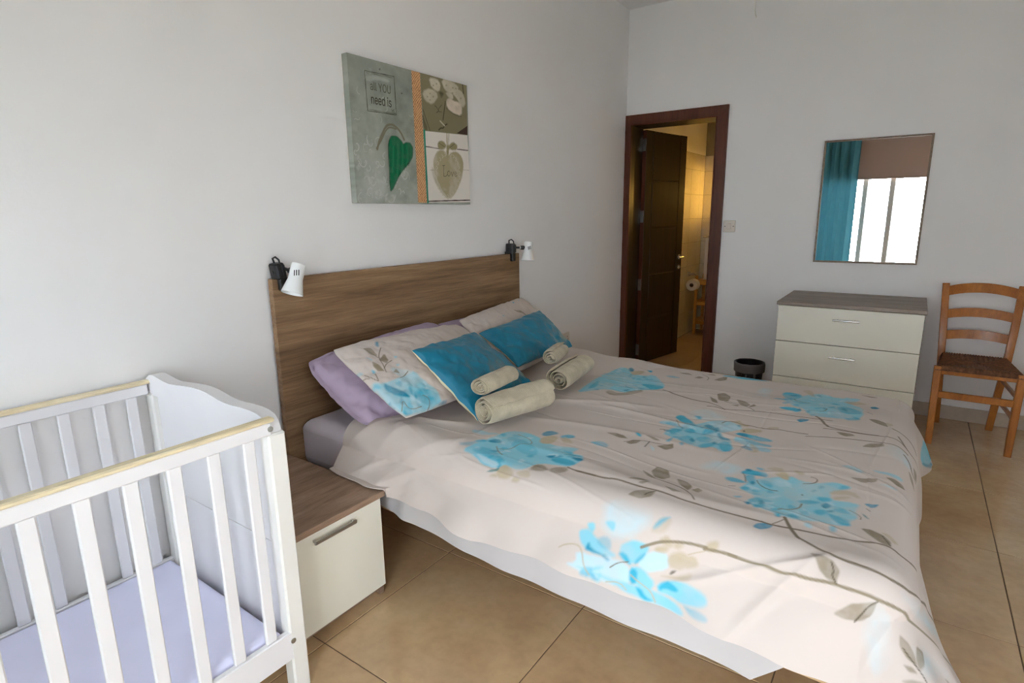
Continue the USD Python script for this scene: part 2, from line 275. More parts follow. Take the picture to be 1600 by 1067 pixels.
DUVET_PRINT = [('pW',0.55,[(1.394,-3.211),(1.422,-3.196),(1.462,-3.205),(1.516,-3.203),(1.536,-3.218),(1.508,-3.255),(1.466,-3.291),(1.422,-3.279),(1.4,-3.247)]),
('lP',0.8,[(1.333,-3.297),(1.367,-3.287),(1.39,-3.306),(1.433,-3.322),(1.46,-3.328),(1.438,-3.342),(1.389,-3.343),(1.357,-3.334),(1.341,-3.317)]),
('lP',0.85,[(1.356,-3.271),(1.377,-3.264),(1.38,-3.279),(1.374,-3.295),(1.36,-3.285)]),
('lP',0.8,[(1.408,-3.251),(1.438,-3.245),(1.443,-3.261),(1.436,-3.273),(1.418,-3.263)]),
('lP',0.8,[(1.465,-3.316),(1.467,-3.294),(1.495,-3.277),(1.53,-3.276),(1.542,-3.286),(1.533,-3.312),(1.512,-3.335),(1.494,-3.338)]),
('pP',0.95,[(1.515,-3.331),(1.531,-3.302),(1.564,-3.286),(1.593,-3.287),(1.598,-3.313),(1.58,-3.332),(1.546,-3.344)]),
('lP',0.8,[(1.499,-3.343),(1.523,-3.333),(1.547,-3.348),(1.571,-3.367),(1.561,-3.392),(1.533,-3.384),(1.511,-3.382)]),
('pP',0.9,[(1.346,-3.347),(1.391,-3.35),(1.438,-3.342),(1.494,-3.338),(1.503,-3.363),(1.508,-3.383),(1.477,-3.401),(1.438,-3.405),(1.386,-3.402),(1.349,-3.392),(1.325,-3.385),(1.352,-3.377)]),
('mP',0.6,[(1.408,-3.375),(1.398,-3.395),(1.385,-3.407),(1.37,-3.404),(1.37,-3.391),(1.387,-3.381)]),
('lP',0.7,[(1.425,-3.381),(1.431,-3.395),(1.432,-3.408),(1.423,-3.415),(1.416,-3.409),(1.418,-3.395)]),
('mP',0.6,[(1.412,-3.373),(1.406,-3.39),(1.398,-3.404),(1.387,-3.408),(1.386,-3.399),(1.398,-3.385)]),
('pP',0.75,[(1.413,-3.373),(1.433,-3.367),(1.45,-3.367),(1.456,-3.381),(1.447,-3.39),(1.43,-3.385)]),
('pP',0.75,[(1.428,-3.38),(1.428,-3.359),(1.432,-3.342),(1.442,-3.335),(1.446,-3.344),(1.438,-3.363)]),
('lP',0.7,[(1.431,-3.367),(1.422,-3.379),(1.412,-3.386),(1.402,-3.383),(1.404,-3.375),(1.416,-3.369)]),
('lP',0.75,[(1.342,-3.384),(1.403,-3.393),(1.474,-3.402),(1.509,-3.408),(1.556,-3.418),(1.594,-3.421),(1.652,-3.422),(1.627,-3.405),(1.588,-3.392),(1.553,-3.386),(1.504,-3.384),(1.45,-3.389)]),
('lP',0.9,[(1.575,-3.369),(1.601,-3.35),(1.639,-3.338),(1.674,-3.34),(1.704,-3.353),(1.704,-3.369),(1.676,-3.385),(1.64,-3.394),(1.608,-3.389),(1.581,-3.391)]),
('mP',0.6,[(1.647,-3.394),(1.684,-3.387),(1.713,-3.393),(1.711,-3.403),(1.685,-3.407),(1.661,-3.403)]),
('lP',0.8,[(1.582,-3.398),(1.617,-3.396),(1.65,-3.406),(1.654,-3.42),(1.615,-3.422),(1.589,-3.416)]),
('mP',0.45,[(1.394,-3.305),(1.416,-3.291),(1.435,-3.3),(1.441,-3.32),(1.417,-3.324),(1.4,-3.318)]),
('mP',0.95,[(1.461,-3.32),(1.48,-3.314),(1.504,-3.334),(1.498,-3.34),(1.476,-3.329)]),
('mP',0.95,[(1.503,-3.345),(1.521,-3.344),(1.526,-3.378),(1.51,-3.384)]),
('mP',0.95,[(1.523,-3.388),(1.537,-3.39),(1.554,-3.408),(1.571,-3.413),(1.57,-3.416),(1.545,-3.415)]),
('dP',0.75,[(1.367,-3.338),(1.372,-3.319),(1.382,-3.334),(1.42,-3.337),(1.443,-3.345),(1.436,-3.35),(1.417,-3.342),(1.376,-3.341)]),
('mP',0.9,[(1.579,-3.372),(1.597,-3.351),(1.613,-3.356),(1.631,-3.366),(1.621,-3.374),(1.596,-3.375),(1.583,-3.386)]),
('mP',0.8,[(1.398,-3.395),(1.406,-3.391),(1.417,-3.401),(1.426,-3.405),(1.411,-3.41)]),
('mP',0.8,[(1.507,-3.33),(1.531,-3.299),(1.535,-3.304),(1.516,-3.335)]),
('bP',0.8,[(1.591,-3.294),(1.599,-3.279),(1.623,-3.268),(1.64,-3.272),(1.643,-3.291),(1.63,-3.313),(1.605,-3.314),(1.595,-3.307)]),
('bP',0.8,[(1.64,-3.272),(1.657,-3.27),(1.666,-3.287),(1.658,-3.297),(1.636,-3.307),(1.644,-3.288)]),
('bP',0.8,[(1.574,-3.346),(1.605,-3.337),(1.635,-3.322),(1.654,-3.31),(1.66,-3.32),(1.646,-3.336),(1.61,-3.343)]),
('kL',0.8,[(1.601,-3.331),(1.606,-3.321),(1.618,-3.317),(1.614,-3.326),(1.605,-3.334)]),
('bP',0.85,[(1.561,-3.26),(1.582,-3.241),(1.596,-3.253),(1.598,-3.265),(1.58,-3.267)]),
('bP',0.85,[(1.553,-3.283),(1.57,-3.271),(1.591,-3.267),(1.585,-3.283),(1.561,-3.287)]),
('bP',0.85,[(1.6,-3.255),(1.623,-3.247),(1.625,-3.257),(1.608,-3.267)]),
('bP',0.45,[(1.545,-3.223),(1.554,-3.206),(1.582,-3.199),(1.585,-3.211),(1.578,-3.236),(1.555,-3.246),(1.537,-3.248)]),
('mP',0.6,[(1.542,-3.24),(1.547,-3.218),(1.561,-3.204),(1.581,-3.197),(1.573,-3.207),(1.558,-3.229)]),
('bP',0.85,[(1.675,-3.241),(1.683,-3.226),(1.7,-3.217),(1.709,-3.224),(1.706,-3.243),(1.688,-3.25)]),
('bS',0.0016,[(1.29,-3.358),(1.308,-3.343),(1.34,-3.333),(1.36,-3.343),(1.377,-3.382),(1.397,-3.399)]),
('sS',0.0014,[(1.448,-3.363),(1.467,-3.343),(1.493,-3.333)]),
('bS',0.0016,[(1.507,-3.362),(1.534,-3.376),(1.56,-3.388),(1.579,-3.416)]),
('bS',0.0014,[(1.445,-3.402),(1.482,-3.388),(1.504,-3.402)]),
('oS',0.0035,[(1.52,-3.289),(1.541,-3.276),(1.568,-3.261),(1.602,-3.251),(1.629,-3.245),(1.656,-3.242),(1.68,-3.241)]),
('bS',0.0015,[(1.64,-3.27),(1.659,-3.259),(1.678,-3.25)]),
('pW',0.6,[(1.362,-2.353),(1.399,-2.307),(1.464,-2.347),(1.508,-2.383),(1.438,-2.436),(1.381,-2.411)]),
('pW',0.7,[(1.549,-2.818),(1.587,-2.781),(1.604,-2.802),(1.564,-2.86)]),
('lP',0.6,[(1.297,-2.541),(1.312,-2.525),(1.351,-2.512),(1.38,-2.537),(1.347,-2.552),(1.312,-2.553)]),
('lP',0.8,[(1.356,-2.653),(1.359,-2.565),(1.395,-2.52),(1.443,-2.456),(1.483,-2.405),(1.53,-2.402),(1.574,-2.437),(1.572,-2.468),(1.528,-2.523),(1.526,-2.56),(1.566,-2.571),(1.589,-2.636),(1.594,-2.681),(1.572,-2.707),(1.538,-2.672),(1.501,-2.712),(1.461,-2.701),(1.415,-2.678),(1.376,-2.661)]),
('mP',0.6,[(1.415,-2.643),(1.414,-2.657),(1.409,-2.667),(1.397,-2.665),(1.393,-2.655),(1.402,-2.647)]),
('mP',0.6,[(1.47,-2.635),(1.47,-2.651),(1.468,-2.664),(1.46,-2.669),(1.456,-2.662),(1.462,-2.648)]),
('lP',0.7,[(1.521,-2.459),(1.514,-2.44),(1.513,-2.423),(1.523,-2.413),(1.531,-2.422),(1.528,-2.441)]),
('dP',0.5,[(1.431,-2.656),(1.434,-2.669),(1.432,-2.677),(1.42,-2.675),(1.414,-2.666),(1.42,-2.66)]),
('mP',0.6,[(1.477,-2.583),(1.47,-2.566),(1.467,-2.55),(1.473,-2.54),(1.479,-2.547),(1.48,-2.565)]),
('dP',0.5,[(1.576,-2.674),(1.582,-2.681),(1.585,-2.688),(1.581,-2.693),(1.575,-2.692),(1.574,-2.683)]),
('pP',0.75,[(1.51,-2.574),(1.526,-2.578),(1.537,-2.585),(1.534,-2.599),(1.522,-2.602),(1.514,-2.59)]),
('lP',0.7,[(1.535,-2.633),(1.547,-2.638),(1.555,-2.644),(1.553,-2.653),(1.545,-2.654),(1.539,-2.645)]),
('pP',0.75,[(1.395,-2.606),(1.387,-2.623),(1.376,-2.635),(1.364,-2.635),(1.364,-2.625),(1.378,-2.614)]),
('mP',0.6,[(1.559,-2.608),(1.568,-2.61),(1.575,-2.614),(1.575,-2.621),(1.569,-2.623),(1.563,-2.617)]),
('mP',0.6,[(1.486,-2.592),(1.501,-2.599),(1.508,-2.609),(1.501,-2.62),(1.489,-2.62),(1.485,-2.608)]),
('pP',0.75,[(1.506,-2.509),(1.504,-2.496),(1.507,-2.487),(1.517,-2.487),(1.523,-2.494),(1.516,-2.503)]),
('pP',0.75,[(1.403,-2.612),(1.393,-2.627),(1.382,-2.636),(1.371,-2.633),(1.372,-2.623),(1.386,-2.615)]),
('lP',0.7,[(1.422,-2.542),(1.404,-2.531),(1.39,-2.52),(1.386,-2.508),(1.396,-2.51),(1.41,-2.525)]),
('lP',0.7,[(1.443,-2.635),(1.442,-2.651),(1.438,-2.663),(1.428,-2.666),(1.423,-2.657),(1.431,-2.645)]),
('dP',0.5,[(1.552,-2.456),(1.55,-2.435),(1.554,-2.417),(1.568,-2.412),(1.575,-2.423),(1.566,-2.44)]),
('dP',0.5,[(1.383,-2.591),(1.373,-2.609),(1.361,-2.621),(1.346,-2.616),(1.346,-2.603),(1.363,-2.594)]),
('pP',0.75,[(1.496,-2.493),(1.496,-2.474),(1.5,-2.458),(1.511,-2.452),(1.516,-2.462),(1.508,-2.478)]),
('dP',0.5,[(1.535,-2.635),(1.546,-2.637),(1.553,-2.641),(1.551,-2.65),(1.543,-2.653),(1.538,-2.646)]),
('dP',0.5,[(1.408,-2.545),(1.398,-2.553),(1.389,-2.555),(1.385,-2.543),(1.39,-2.533),(1.399,-2.536)]),
('pP',0.75,[(1.403,-2.557),(1.384,-2.547),(1.371,-2.535),(1.374,-2.521),(1.386,-2.521),(1.397,-2.537)]),
('pP',0.75,[(1.465,-2.479),(1.46,-2.465),(1.462,-2.455),(1.476,-2.455),(1.485,-2.464),(1.478,-2.473)]),
('lP',0.7,[(1.52,-2.499),(1.517,-2.48),(1.52,-2.465),(1.535,-2.462),(1.544,-2.472),(1.535,-2.487)]),
('pP',0.75,[(1.544,-2.474),(1.547,-2.456),(1.553,-2.441),(1.562,-2.435),(1.563,-2.443),(1.555,-2.459)]),
('pP',0.75,[(1.445,-2.553),(1.427,-2.554),(1.413,-2.55),(1.411,-2.536),(1.421,-2.531),(1.434,-2.54)]),
('dP',0.5,[(1.478,-2.571),(1.485,-2.549),(1.495,-2.534),(1.51,-2.533),(1.512,-2.546),(1.497,-2.56)]),
('pP',0.75,[(1.443,-2.578),(1.435,-2.585),(1.428,-2.587),(1.423,-2.579),(1.426,-2.571),(1.435,-2.572)]),
('mP',0.6,[(1.458,-2.539),(1.446,-2.529),(1.441,-2.519),(1.452,-2.511),(1.464,-2.513),(1.464,-2.525)]),
('pP',0.75,[(1.574,-2.664),(1.574,-2.68),(1.57,-2.693),(1.56,-2.698),(1.556,-2.69),(1.563,-2.676)]),
('mP',0.6,[(1.401,-2.617),(1.394,-2.632),(1.384,-2.641),(1.372,-2.634),(1.371,-2.622),(1.384,-2.617)]),
('pP',0.75,[(1.524,-2.457),(1.534,-2.44),(1.547,-2.428),(1.561,-2.432),(1.56,-2.444),(1.544,-2.453)]),
('mP',0.6,[(1.575,-2.616),(1.585,-2.628),(1.589,-2.639),(1.578,-2.647),(1.568,-2.643),(1.568,-2.63)]),
('mP',0.6,[(1.439,-2.563),(1.428,-2.567),(1.42,-2.566),(1.42,-2.555),(1.426,-2.548),(1.434,-2.553)]),
('lP',0.7,[(1.555,-2.635),(1.577,-2.636),(1.594,-2.642),(1.599,-2.657),(1.587,-2.662),(1.57,-2.651)]),
('mP',0.9,[(1.322,-2.43),(1.339,-2.403),(1.362,-2.418),(1.394,-2.453),(1.444,-2.525),(1.415,-2.52),(1.382,-2.504),(1.34,-2.46)]),
('mP',0.7,[(1.317,-2.539),(1.345,-2.518),(1.39,-2.548),(1.387,-2.558),(1.347,-2.552)]),
('mP',0.7,[(1.365,-2.621),(1.365,-2.573),(1.396,-2.554),(1.4,-2.595),(1.382,-2.632)]),
('mP',0.7,[(1.399,-2.561),(1.421,-2.538),(1.449,-2.563),(1.438,-2.592),(1.413,-2.585)]),
('dP',0.85,[(1.449,-2.486),(1.466,-2.463),(1.503,-2.501),(1.5,-2.536),(1.465,-2.506)]),
('pP',0.7,[(1.509,-2.487),(1.528,-2.447),(1.563,-2.444),(1.576,-2.446),(1.569,-2.481),(1.522,-2.5)]),
('mP',0.7,[(1.461,-2.539),(1.493,-2.522),(1.504,-2.55),(1.48,-2.558)]),
('dP',0.9,[(1.514,-2.553),(1.524,-2.541),(1.541,-2.568),(1.566,-2.571),(1.567,-2.586),(1.537,-2.59)]),
('mP',0.6,[(1.408,-2.648),(1.444,-2.61),(1.475,-2.665),(1.469,-2.706),(1.426,-2.681)]),
('mP',0.6,[(1.461,-2.621),(1.493,-2.588),(1.521,-2.611),(1.513,-2.648),(1.477,-2.653)]),
('mP',0.6,[(1.491,-2.686),(1.526,-2.629),(1.541,-2.649),(1.527,-2.696),(1.503,-2.716)]),
('mP',0.7,[(1.544,-2.647),(1.55,-2.602),(1.578,-2.603),(1.597,-2.679),(1.57,-2.699)]),
('dP',0.9,[(1.448,-2.652),(1.454,-2.631),(1.477,-2.663),(1.464,-2.673)]),
('dP',0.8,[(1.521,-2.632),(1.529,-2.616),(1.541,-2.649),(1.532,-2.651)]),
('mP',0.9,[(1.434,-2.715),(1.438,-2.689),(1.451,-2.71),(1.449,-2.731)]),
('mP',0.8,[(1.39,-2.729),(1.394,-2.646),(1.408,-2.725)]),
('lP',0.9,[(1.574,-2.576),(1.582,-2.537),(1.633,-2.571),(1.702,-2.594),(1.708,-2.625),(1.675,-2.63),(1.618,-2.595)]),
('mP',0.95,[(1.562,-2.516),(1.58,-2.488),(1.631,-2.492),(1.69,-2.505),(1.694,-2.523),(1.65,-2.539),(1.6,-2.52)]),
('dP',0.8,[(1.567,-2.512),(1.584,-2.491),(1.619,-2.507),(1.608,-2.526)]),
('mP',0.9,[(1.58,-2.526),(1.644,-2.553),(1.698,-2.56),(1.695,-2.578),(1.635,-2.578)]),
('dP',0.8,[(1.613,-2.618),(1.626,-2.593),(1.651,-2.624),(1.655,-2.641),(1.624,-2.635)]),
('dP',0.85,[(1.5,-2.536),(1.492,-2.486),(1.504,-2.48),(1.515,-2.521),(1.514,-2.553)]),
('dP',0.8,[(1.384,-2.55),(1.391,-2.54),(1.404,-2.558),(1.394,-2.569)]),
('mP',0.8,[(1.383,-2.396),(1.413,-2.389),(1.422,-2.43)]),
('bP',0.95,[(1.524,-2.406),(1.555,-2.371),(1.561,-2.394),(1.576,-2.406),(1.595,-2.403),(1.594,-2.424),(1.575,-2.427),(1.549,-2.413)]),
('bP',0.95,[(1.572,-2.479),(1.587,-2.438),(1.617,-2.429),(1.642,-2.432),(1.64,-2.45),(1.625,-2.464),(1.596,-2.488)]),
('kL',0.9,[(1.584,-2.47),(1.586,-2.461),(1.593,-2.466),(1.59,-2.478)]),
('bL',0.9,[(1.649,-2.404),(1.66,-2.379),(1.686,-2.371),(1.689,-2.388),(1.665,-2.405)]),
('bP',0.85,[(1.635,-2.59),(1.64,-2.574),(1.664,-2.605),(1.676,-2.648),(1.639,-2.651),(1.662,-2.636)]),
('sS',0.002,[(1.502,-2.436),(1.511,-2.408),(1.528,-2.395),(1.557,-2.407),(1.575,-2.412)]),
('sS',0.0026,[(1.575,-2.412),(1.596,-2.405),(1.638,-2.412),(1.687,-2.391),(1.718,-2.398),(1.761,-2.405),(1.784,-2.406)]),
('oS',0.0012,[(1.344,-2.474),(1.373,-2.539),(1.39,-2.548)]),
('sS',0.0012,[(1.329,-2.616),(1.344,-2.602),(1.348,-2.617)]),
('pW',0.6,[(1.582,-2.791),(1.623,-2.782),(1.664,-2.797),(1.637,-2.866),(1.597,-2.844)]),
('lP',0.85,[(1.685,-2.919),(1.705,-2.855),(1.745,-2.818),(1.79,-2.781),(1.824,-2.802),(1.863,-2.794),(1.91,-2.76),(1.951,-2.766),(1.935,-2.795),(1.901,-2.827),(1.908,-2.869),(1.939,-2.862),(1.973,-2.864),(1.967,-2.897),(1.976,-2.937),(1.962,-2.97),(1.964,-2.998),(1.936,-3.013),(1.884,-3.025),(1.848,-3.051),(1.822,-3.052),(1.787,-3.037),(1.748,-3.031),(1.718,-3.007),(1.739,-2.963),(1.696,-2.942)]),
('mP',0.6,[(1.932,-2.953),(1.941,-2.962),(1.945,-2.972),(1.936,-2.98),(1.927,-2.977),(1.927,-2.965)]),
('pP',0.75,[(1.744,-2.908),(1.724,-2.916),(1.706,-2.917),(1.696,-2.908),(1.704,-2.9),(1.724,-2.902)]),
('lP',0.7,[(1.757,-2.997),(1.753,-3.012),(1.746,-3.022),(1.736,-3.023),(1.734,-3.014),(1.744,-3.004)]),
('pP',0.75,[(1.784,-2.969),(1.777,-2.986),(1.768,-2.997),(1.755,-2.996),(1.754,-2.986),(1.767,-2.976)]),
('pP',0.75,[(1.852,-2.961),(1.867,-2.971),(1.875,-2.982),(1.868,-2.994),(1.857,-2.993),(1.852,-2.979)]),
('pP',0.75,[(1.778,-2.845),(1.768,-2.839),(1.763,-2.832),(1.768,-2.824),(1.776,-2.825),(1.779,-2.834)]),
('mP',0.6,[(1.775,-2.911),(1.764,-2.919),(1.755,-2.92),(1.752,-2.907),(1.757,-2.897),(1.767,-2.901)]),
('lP',0.7,[(1.865,-2.96),(1.869,-2.979),(1.87,-2.996),(1.861,-3.005),(1.855,-2.997),(1.858,-2.978)]),
('pP',0.75,[(1.794,-2.913),(1.785,-2.932),(1.774,-2.948),(1.763,-2.952),(1.764,-2.943),(1.778,-2.927)]),
('pP',0.75,[(1.937,-2.916),(1.947,-2.912),(1.956,-2.911),(1.96,-2.918),(1.956,-2.923),(1.946,-2.921)]),
('dP',0.5,[(1.861,-2.973),(1.868,-2.985),(1.869,-2.995),(1.857,-2.998),(1.847,-2.992),(1.852,-2.982)]),
('pP',0.75,[(1.85,-2.986),(1.852,-3.005),(1.849,-3.02),(1.835,-3.023),(1.828,-3.013),(1.836,-2.999)]),
('lP',0.7,[(1.898,-2.892),(1.915,-2.887),(1.93,-2.888),(1.937,-2.899),(1.929,-2.906),(1.913,-2.901)]),
('mP',0.6,[(1.746,-2.94),(1.739,-2.949),(1.731,-2.954),(1.723,-2.948),(1.725,-2.941),(1.735,-2.938)]),
('pP',0.75,[(1.921,-2.99),(1.93,-2.995),(1.936,-3.001),(1.935,-3.008),(1.929,-3.008),(1.924,-3.0)]),
('mP',0.6,[(1.916,-2.802),(1.919,-2.782),(1.926,-2.769),(1.941,-2.771),(1.946,-2.784),(1.933,-2.795)]),
('mP',0.6,[(1.781,-2.968),(1.765,-2.982),(1.75,-2.989),(1.738,-2.978),(1.743,-2.965),(1.761,-2.964)]),
('pP',0.75,[(1.748,-3.004),(1.736,-3.012),(1.724,-3.015),(1.716,-3.011),(1.721,-3.004),(1.734,-3.003)]),
('dP',0.5,[(1.872,-2.827),(1.869,-2.815),(1.871,-2.804),(1.88,-2.801),(1.886,-2.808),(1.881,-2.818)]),
('mP',0.6,[(1.741,-2.927),(1.732,-2.935),(1.723,-2.939),(1.716,-2.931),(1.719,-2.922),(1.73,-2.922)]),
('mP',0.6,[(1.819,-2.959),(1.833,-2.965),(1.841,-2.973),(1.834,-2.985),(1.822,-2.986),(1.818,-2.974)]),
('mP',0.6,[(1.832,-3.01),(1.846,-3.018),(1.853,-3.028),(1.844,-3.038),(1.832,-3.038),(1.83,-3.025)]),
('lP',0.7,[(1.84,-2.963),(1.858,-2.975),(1.871,-2.989),(1.87,-3.002),(1.859,-3.001),(1.848,-2.983)]),
('pP',0.75,[(1.711,-2.887),(1.708,-2.875),(1.707,-2.865),(1.713,-2.859),(1.717,-2.864),(1.715,-2.876)]),
('pP',0.75,[(1.894,-2.901),(1.899,-2.888),(1.907,-2.881),(1.917,-2.889),(1.918,-2.901),(1.908,-2.904)]),
('dP',0.5,[(1.859,-2.851),(1.858,-2.842),(1.86,-2.834),(1.866,-2.832),(1.87,-2.837),(1.866,-2.844)]),
('pP',0.75,[(1.807,-2.854),(1.791,-2.844),(1.78,-2.832),(1.78,-2.821),(1.79,-2.822),(1.8,-2.837)]),
('pP',0.75,[(1.789,-3.002),(1.787,-3.015),(1.782,-3.025),(1.772,-3.025),(1.769,-3.017),(1.777,-3.008)]),
('mP',0.6,[(1.84,-3.017),(1.848,-3.028),(1.849,-3.037),(1.836,-3.039),(1.825,-3.034),(1.829,-3.025)]),
('mP',0.6,[(1.93,-2.952),(1.947,-2.955),(1.959,-2.963),(1.959,-2.976),(1.948,-2.979),(1.937,-2.968)]),
('pP',0.75,[(1.833,-2.919),(1.84,-2.906),(1.848,-2.896),(1.856,-2.894),(1.856,-2.901),(1.845,-2.911)]),
('pP',0.75,[(1.719,-2.922),(1.707,-2.919),(1.698,-2.914),(1.699,-2.905),(1.706,-2.903),(1.714,-2.911)]),
('mP',0.6,[(1.808,-2.998),(1.803,-3.013),(1.795,-3.023),(1.784,-3.021),(1.782,-3.012),(1.794,-3.003)]),
('mP',0.6,[(1.914,-2.907),(1.929,-2.903),(1.941,-2.903),(1.947,-2.91),(1.941,-2.915),(1.928,-2.912)]),
('mP',0.7,[(1.627,-2.879),(1.655,-2.87),(1.689,-2.879),(1.701,-2.886),(1.677,-2.898),(1.646,-2.902)]),
('mP',0.95,[(1.661,-2.829),(1.676,-2.791),(1.697,-2.795),(1.733,-2.798),(1.74,-2.821),(1.709,-2.825),(1.686,-2.83)]),
('dP',0.8,[(1.669,-2.795),(1.682,-2.788),(1.693,-2.804),(1.676,-2.81)]),
('dP',0.7,[(1.689,-2.821),(1.722,-2.813),(1.737,-2.819),(1.709,-2.826)]),
('mP',0.8,[(1.694,-2.766),(1.718,-2.768),(1.716,-2.782),(1.699,-2.779)]),
('mP',0.7,[(1.676,-2.836),(1.703,-2.821),(1.713,-2.871),(1.707,-2.89),(1.687,-2.873)]),
('dP',0.9,[(1.702,-2.878),(1.707,-2.865),(1.715,-2.877),(1.71,-2.891)]),
('mP',0.7,[(1.684,-2.927),(1.703,-2.907),(1.713,-2.929),(1.694,-2.944)]),
('mP',0.8,[(1.72,-2.991),(1.741,-2.961),(1.753,-2.973),(1.749,-2.998),(1.726,-3.008)]),
('dP',0.9,[(1.718,-3.016),(1.73,-3.005),(1.734,-3.023),(1.727,-3.033)]),
('dP',0.95,[(1.75,-3.004),(1.751,-2.971),(1.764,-2.993),(1.757,-3.005)]),
('mP',0.8,[(1.737,-3.024),(1.765,-2.997),(1.765,-3.019),(1.75,-3.041)]),
('mP',0.8,[(1.683,-2.996),(1.703,-2.982),(1.703,-2.996),(1.69,-3.003)]),
('mP',0.85,[(1.871,-2.873),(1.905,-2.859),(1.909,-2.88),(1.886,-2.895)]),
('mP',0.75,[(1.833,-2.922),(1.856,-2.901),(1.891,-2.898),(1.871,-2.923),(1.844,-2.935)]),
('lP',0.9,[(1.912,-2.884),(1.941,-2.86),(1.977,-2.861),(1.965,-2.88),(1.932,-2.901)]),
('mP',0.75,[(1.875,-2.959),(1.896,-2.938),(1.912,-2.946),(1.9,-2.979),(1.883,-2.979)]),
('mP',0.75,[(1.916,-2.918),(1.943,-2.906),(1.96,-2.924),(1.946,-2.934),(1.922,-2.933)]),
('lP',0.9,[(1.932,-2.944),(1.961,-2.93),(1.976,-2.937),(1.963,-2.958),(1.942,-2.961)]),
('mP',0.85,[(1.909,-2.954),(1.931,-2.957),(1.963,-2.981),(1.964,-3.0),(1.942,-3.002),(1.918,-2.978)]),
('mP',0.55,[(1.919,-3.029),(1.935,-3.021),(1.939,-3.045),(1.928,-3.06)]),
('lP',0.7,[(1.869,-3.058),(1.878,-3.044),(1.888,-3.069),(1.873,-3.069)]),
('dP',0.98,[(1.889,-2.921),(1.896,-2.903),(1.899,-2.895),(1.914,-2.907),(1.907,-2.924),(1.901,-2.931)]),
('dP',0.9,[(1.907,-2.943),(1.915,-2.928),(1.924,-2.931),(1.916,-2.946)]),
('mP',0.9,[(1.798,-3.046),(1.807,-3.034),(1.817,-3.052),(1.806,-3.064)]),
('mP',0.6,[(1.72,-2.853),(1.739,-2.839),(1.765,-2.867),(1.754,-2.887)]),
('pP',0.5,[(1.746,-2.824),(1.778,-2.801),(1.81,-2.84),(1.77,-2.87)]),
('bP',0.9,[(1.718,-2.761),(1.746,-2.739),(1.768,-2.742),(1.767,-2.768),(1.746,-2.771)]),
('bP',0.9,[(1.75,-2.79),(1.767,-2.768),(1.786,-2.772),(1.795,-2.811),(1.778,-2.814),(1.757,-2.798)]),
('bP',0.9,[(1.796,-2.739),(1.815,-2.742),(1.827,-2.754),(1.818,-2.764),(1.802,-2.758)]),
('bP',0.95,[(1.897,-2.835),(1.915,-2.806),(1.949,-2.792),(1.974,-2.818),(1.968,-2.827),(1.946,-2.817),(1.911,-2.838)]),
('bP',0.8,[(1.908,-2.851),(1.947,-2.823),(1.953,-2.836),(1.917,-2.869)]),
('kL',0.95,[(1.836,-2.881),(1.838,-2.875),(1.842,-2.88),(1.84,-2.886)]),
('sS',0.0014,[(1.668,-2.826),(1.679,-2.842),(1.689,-2.879)]),
('kS',0.0016,[(1.715,-2.856),(1.725,-2.877),(1.744,-2.893),(1.765,-2.897),(1.777,-2.892)]),
('oS',0.002,[(1.8,-3.008),(1.825,-2.991),(1.845,-2.968),(1.846,-2.937)]),
('sS',0.0016,[(1.831,-2.814),(1.854,-2.802),(1.864,-2.781),(1.859,-2.765),(1.844,-2.763)]),
('oS',0.0013,[(1.954,-2.905),(1.981,-2.922),(1.983,-2.944)]),
('sS',0.0013,[(1.804,-3.1),(1.817,-3.079),(1.825,-3.062)]),
('kS',0.0012,[(1.655,-2.935),(1.671,-2.926)]),
('dL',1,[(1.767,-3.137),(1.772,-3.12),(1.791,-3.104),(1.806,-3.109),(1.8,-3.129),(1.784,-3.145),(1.77,-3.145)]),
('pW',0.5,[(1.514,-1.86),(1.561,-1.845),(1.573,-2.012),(1.538,-1.974)]),
('lP',0.85,[(1.627,-2.002),(1.671,-1.934),(1.734,-1.822),(1.769,-1.82),(1.821,-1.859),(1.903,-1.807),(1.897,-1.848),(1.873,-1.927),(1.918,-1.956),(1.93,-2.06),(1.922,-2.139),(1.89,-2.177),(1.839,-2.192),(1.782,-2.203),(1.756,-2.182),(1.731,-2.133),(1.684,-2.118)]),
('pP',0.75,[(1.781,-2.024),(1.77,-2.01),(1.767,-1.997),(1.779,-1.989),(1.789,-1.994),(1.788,-2.009)]),
('lP',0.7,[(1.726,-1.89),(1.711,-1.895),(1.701,-1.894),(1.7,-1.88),(1.709,-1.871),(1.718,-1.877)]),
('pP',0.75,[(1.698,-1.95),(1.68,-1.95),(1.665,-1.947),(1.659,-1.94),(1.666,-1.936),(1.682,-1.942)]),
('lP',0.7,[(1.727,-1.976),(1.716,-1.983),(1.707,-1.984),(1.702,-1.974),(1.707,-1.965),(1.718,-1.968)]),
('pP',0.75,[(1.747,-1.953),(1.732,-1.952),(1.724,-1.947),(1.729,-1.935),(1.74,-1.93),(1.745,-1.939)]),
('dP',0.5,[(1.737,-2.039),(1.724,-2.053),(1.71,-2.062),(1.698,-2.06),(1.701,-2.05),(1.718,-2.043)]),
('mP',0.6,[(1.818,-2.028),(1.832,-2.037),(1.842,-2.048),(1.841,-2.059),(1.831,-2.058),(1.823,-2.044)]),
('dP',0.5,[(1.796,-2.06),(1.805,-2.071),(1.808,-2.082),(1.802,-2.09),(1.794,-2.086),(1.793,-2.074)]),
('mP',0.6,[(1.851,-1.903),(1.86,-1.889),(1.87,-1.879),(1.882,-1.882),(1.881,-1.892),(1.867,-1.9)]),
('pP',0.75,[(1.83,-1.908),(1.832,-1.89),(1.837,-1.876),(1.847,-1.871),(1.85,-1.88),(1.842,-1.895)]),
('mP',0.6,[(1.683,-2.001),(1.666,-2.012),(1.65,-2.016),(1.64,-2.007),(1.646,-1.998),(1.664,-1.997)]),
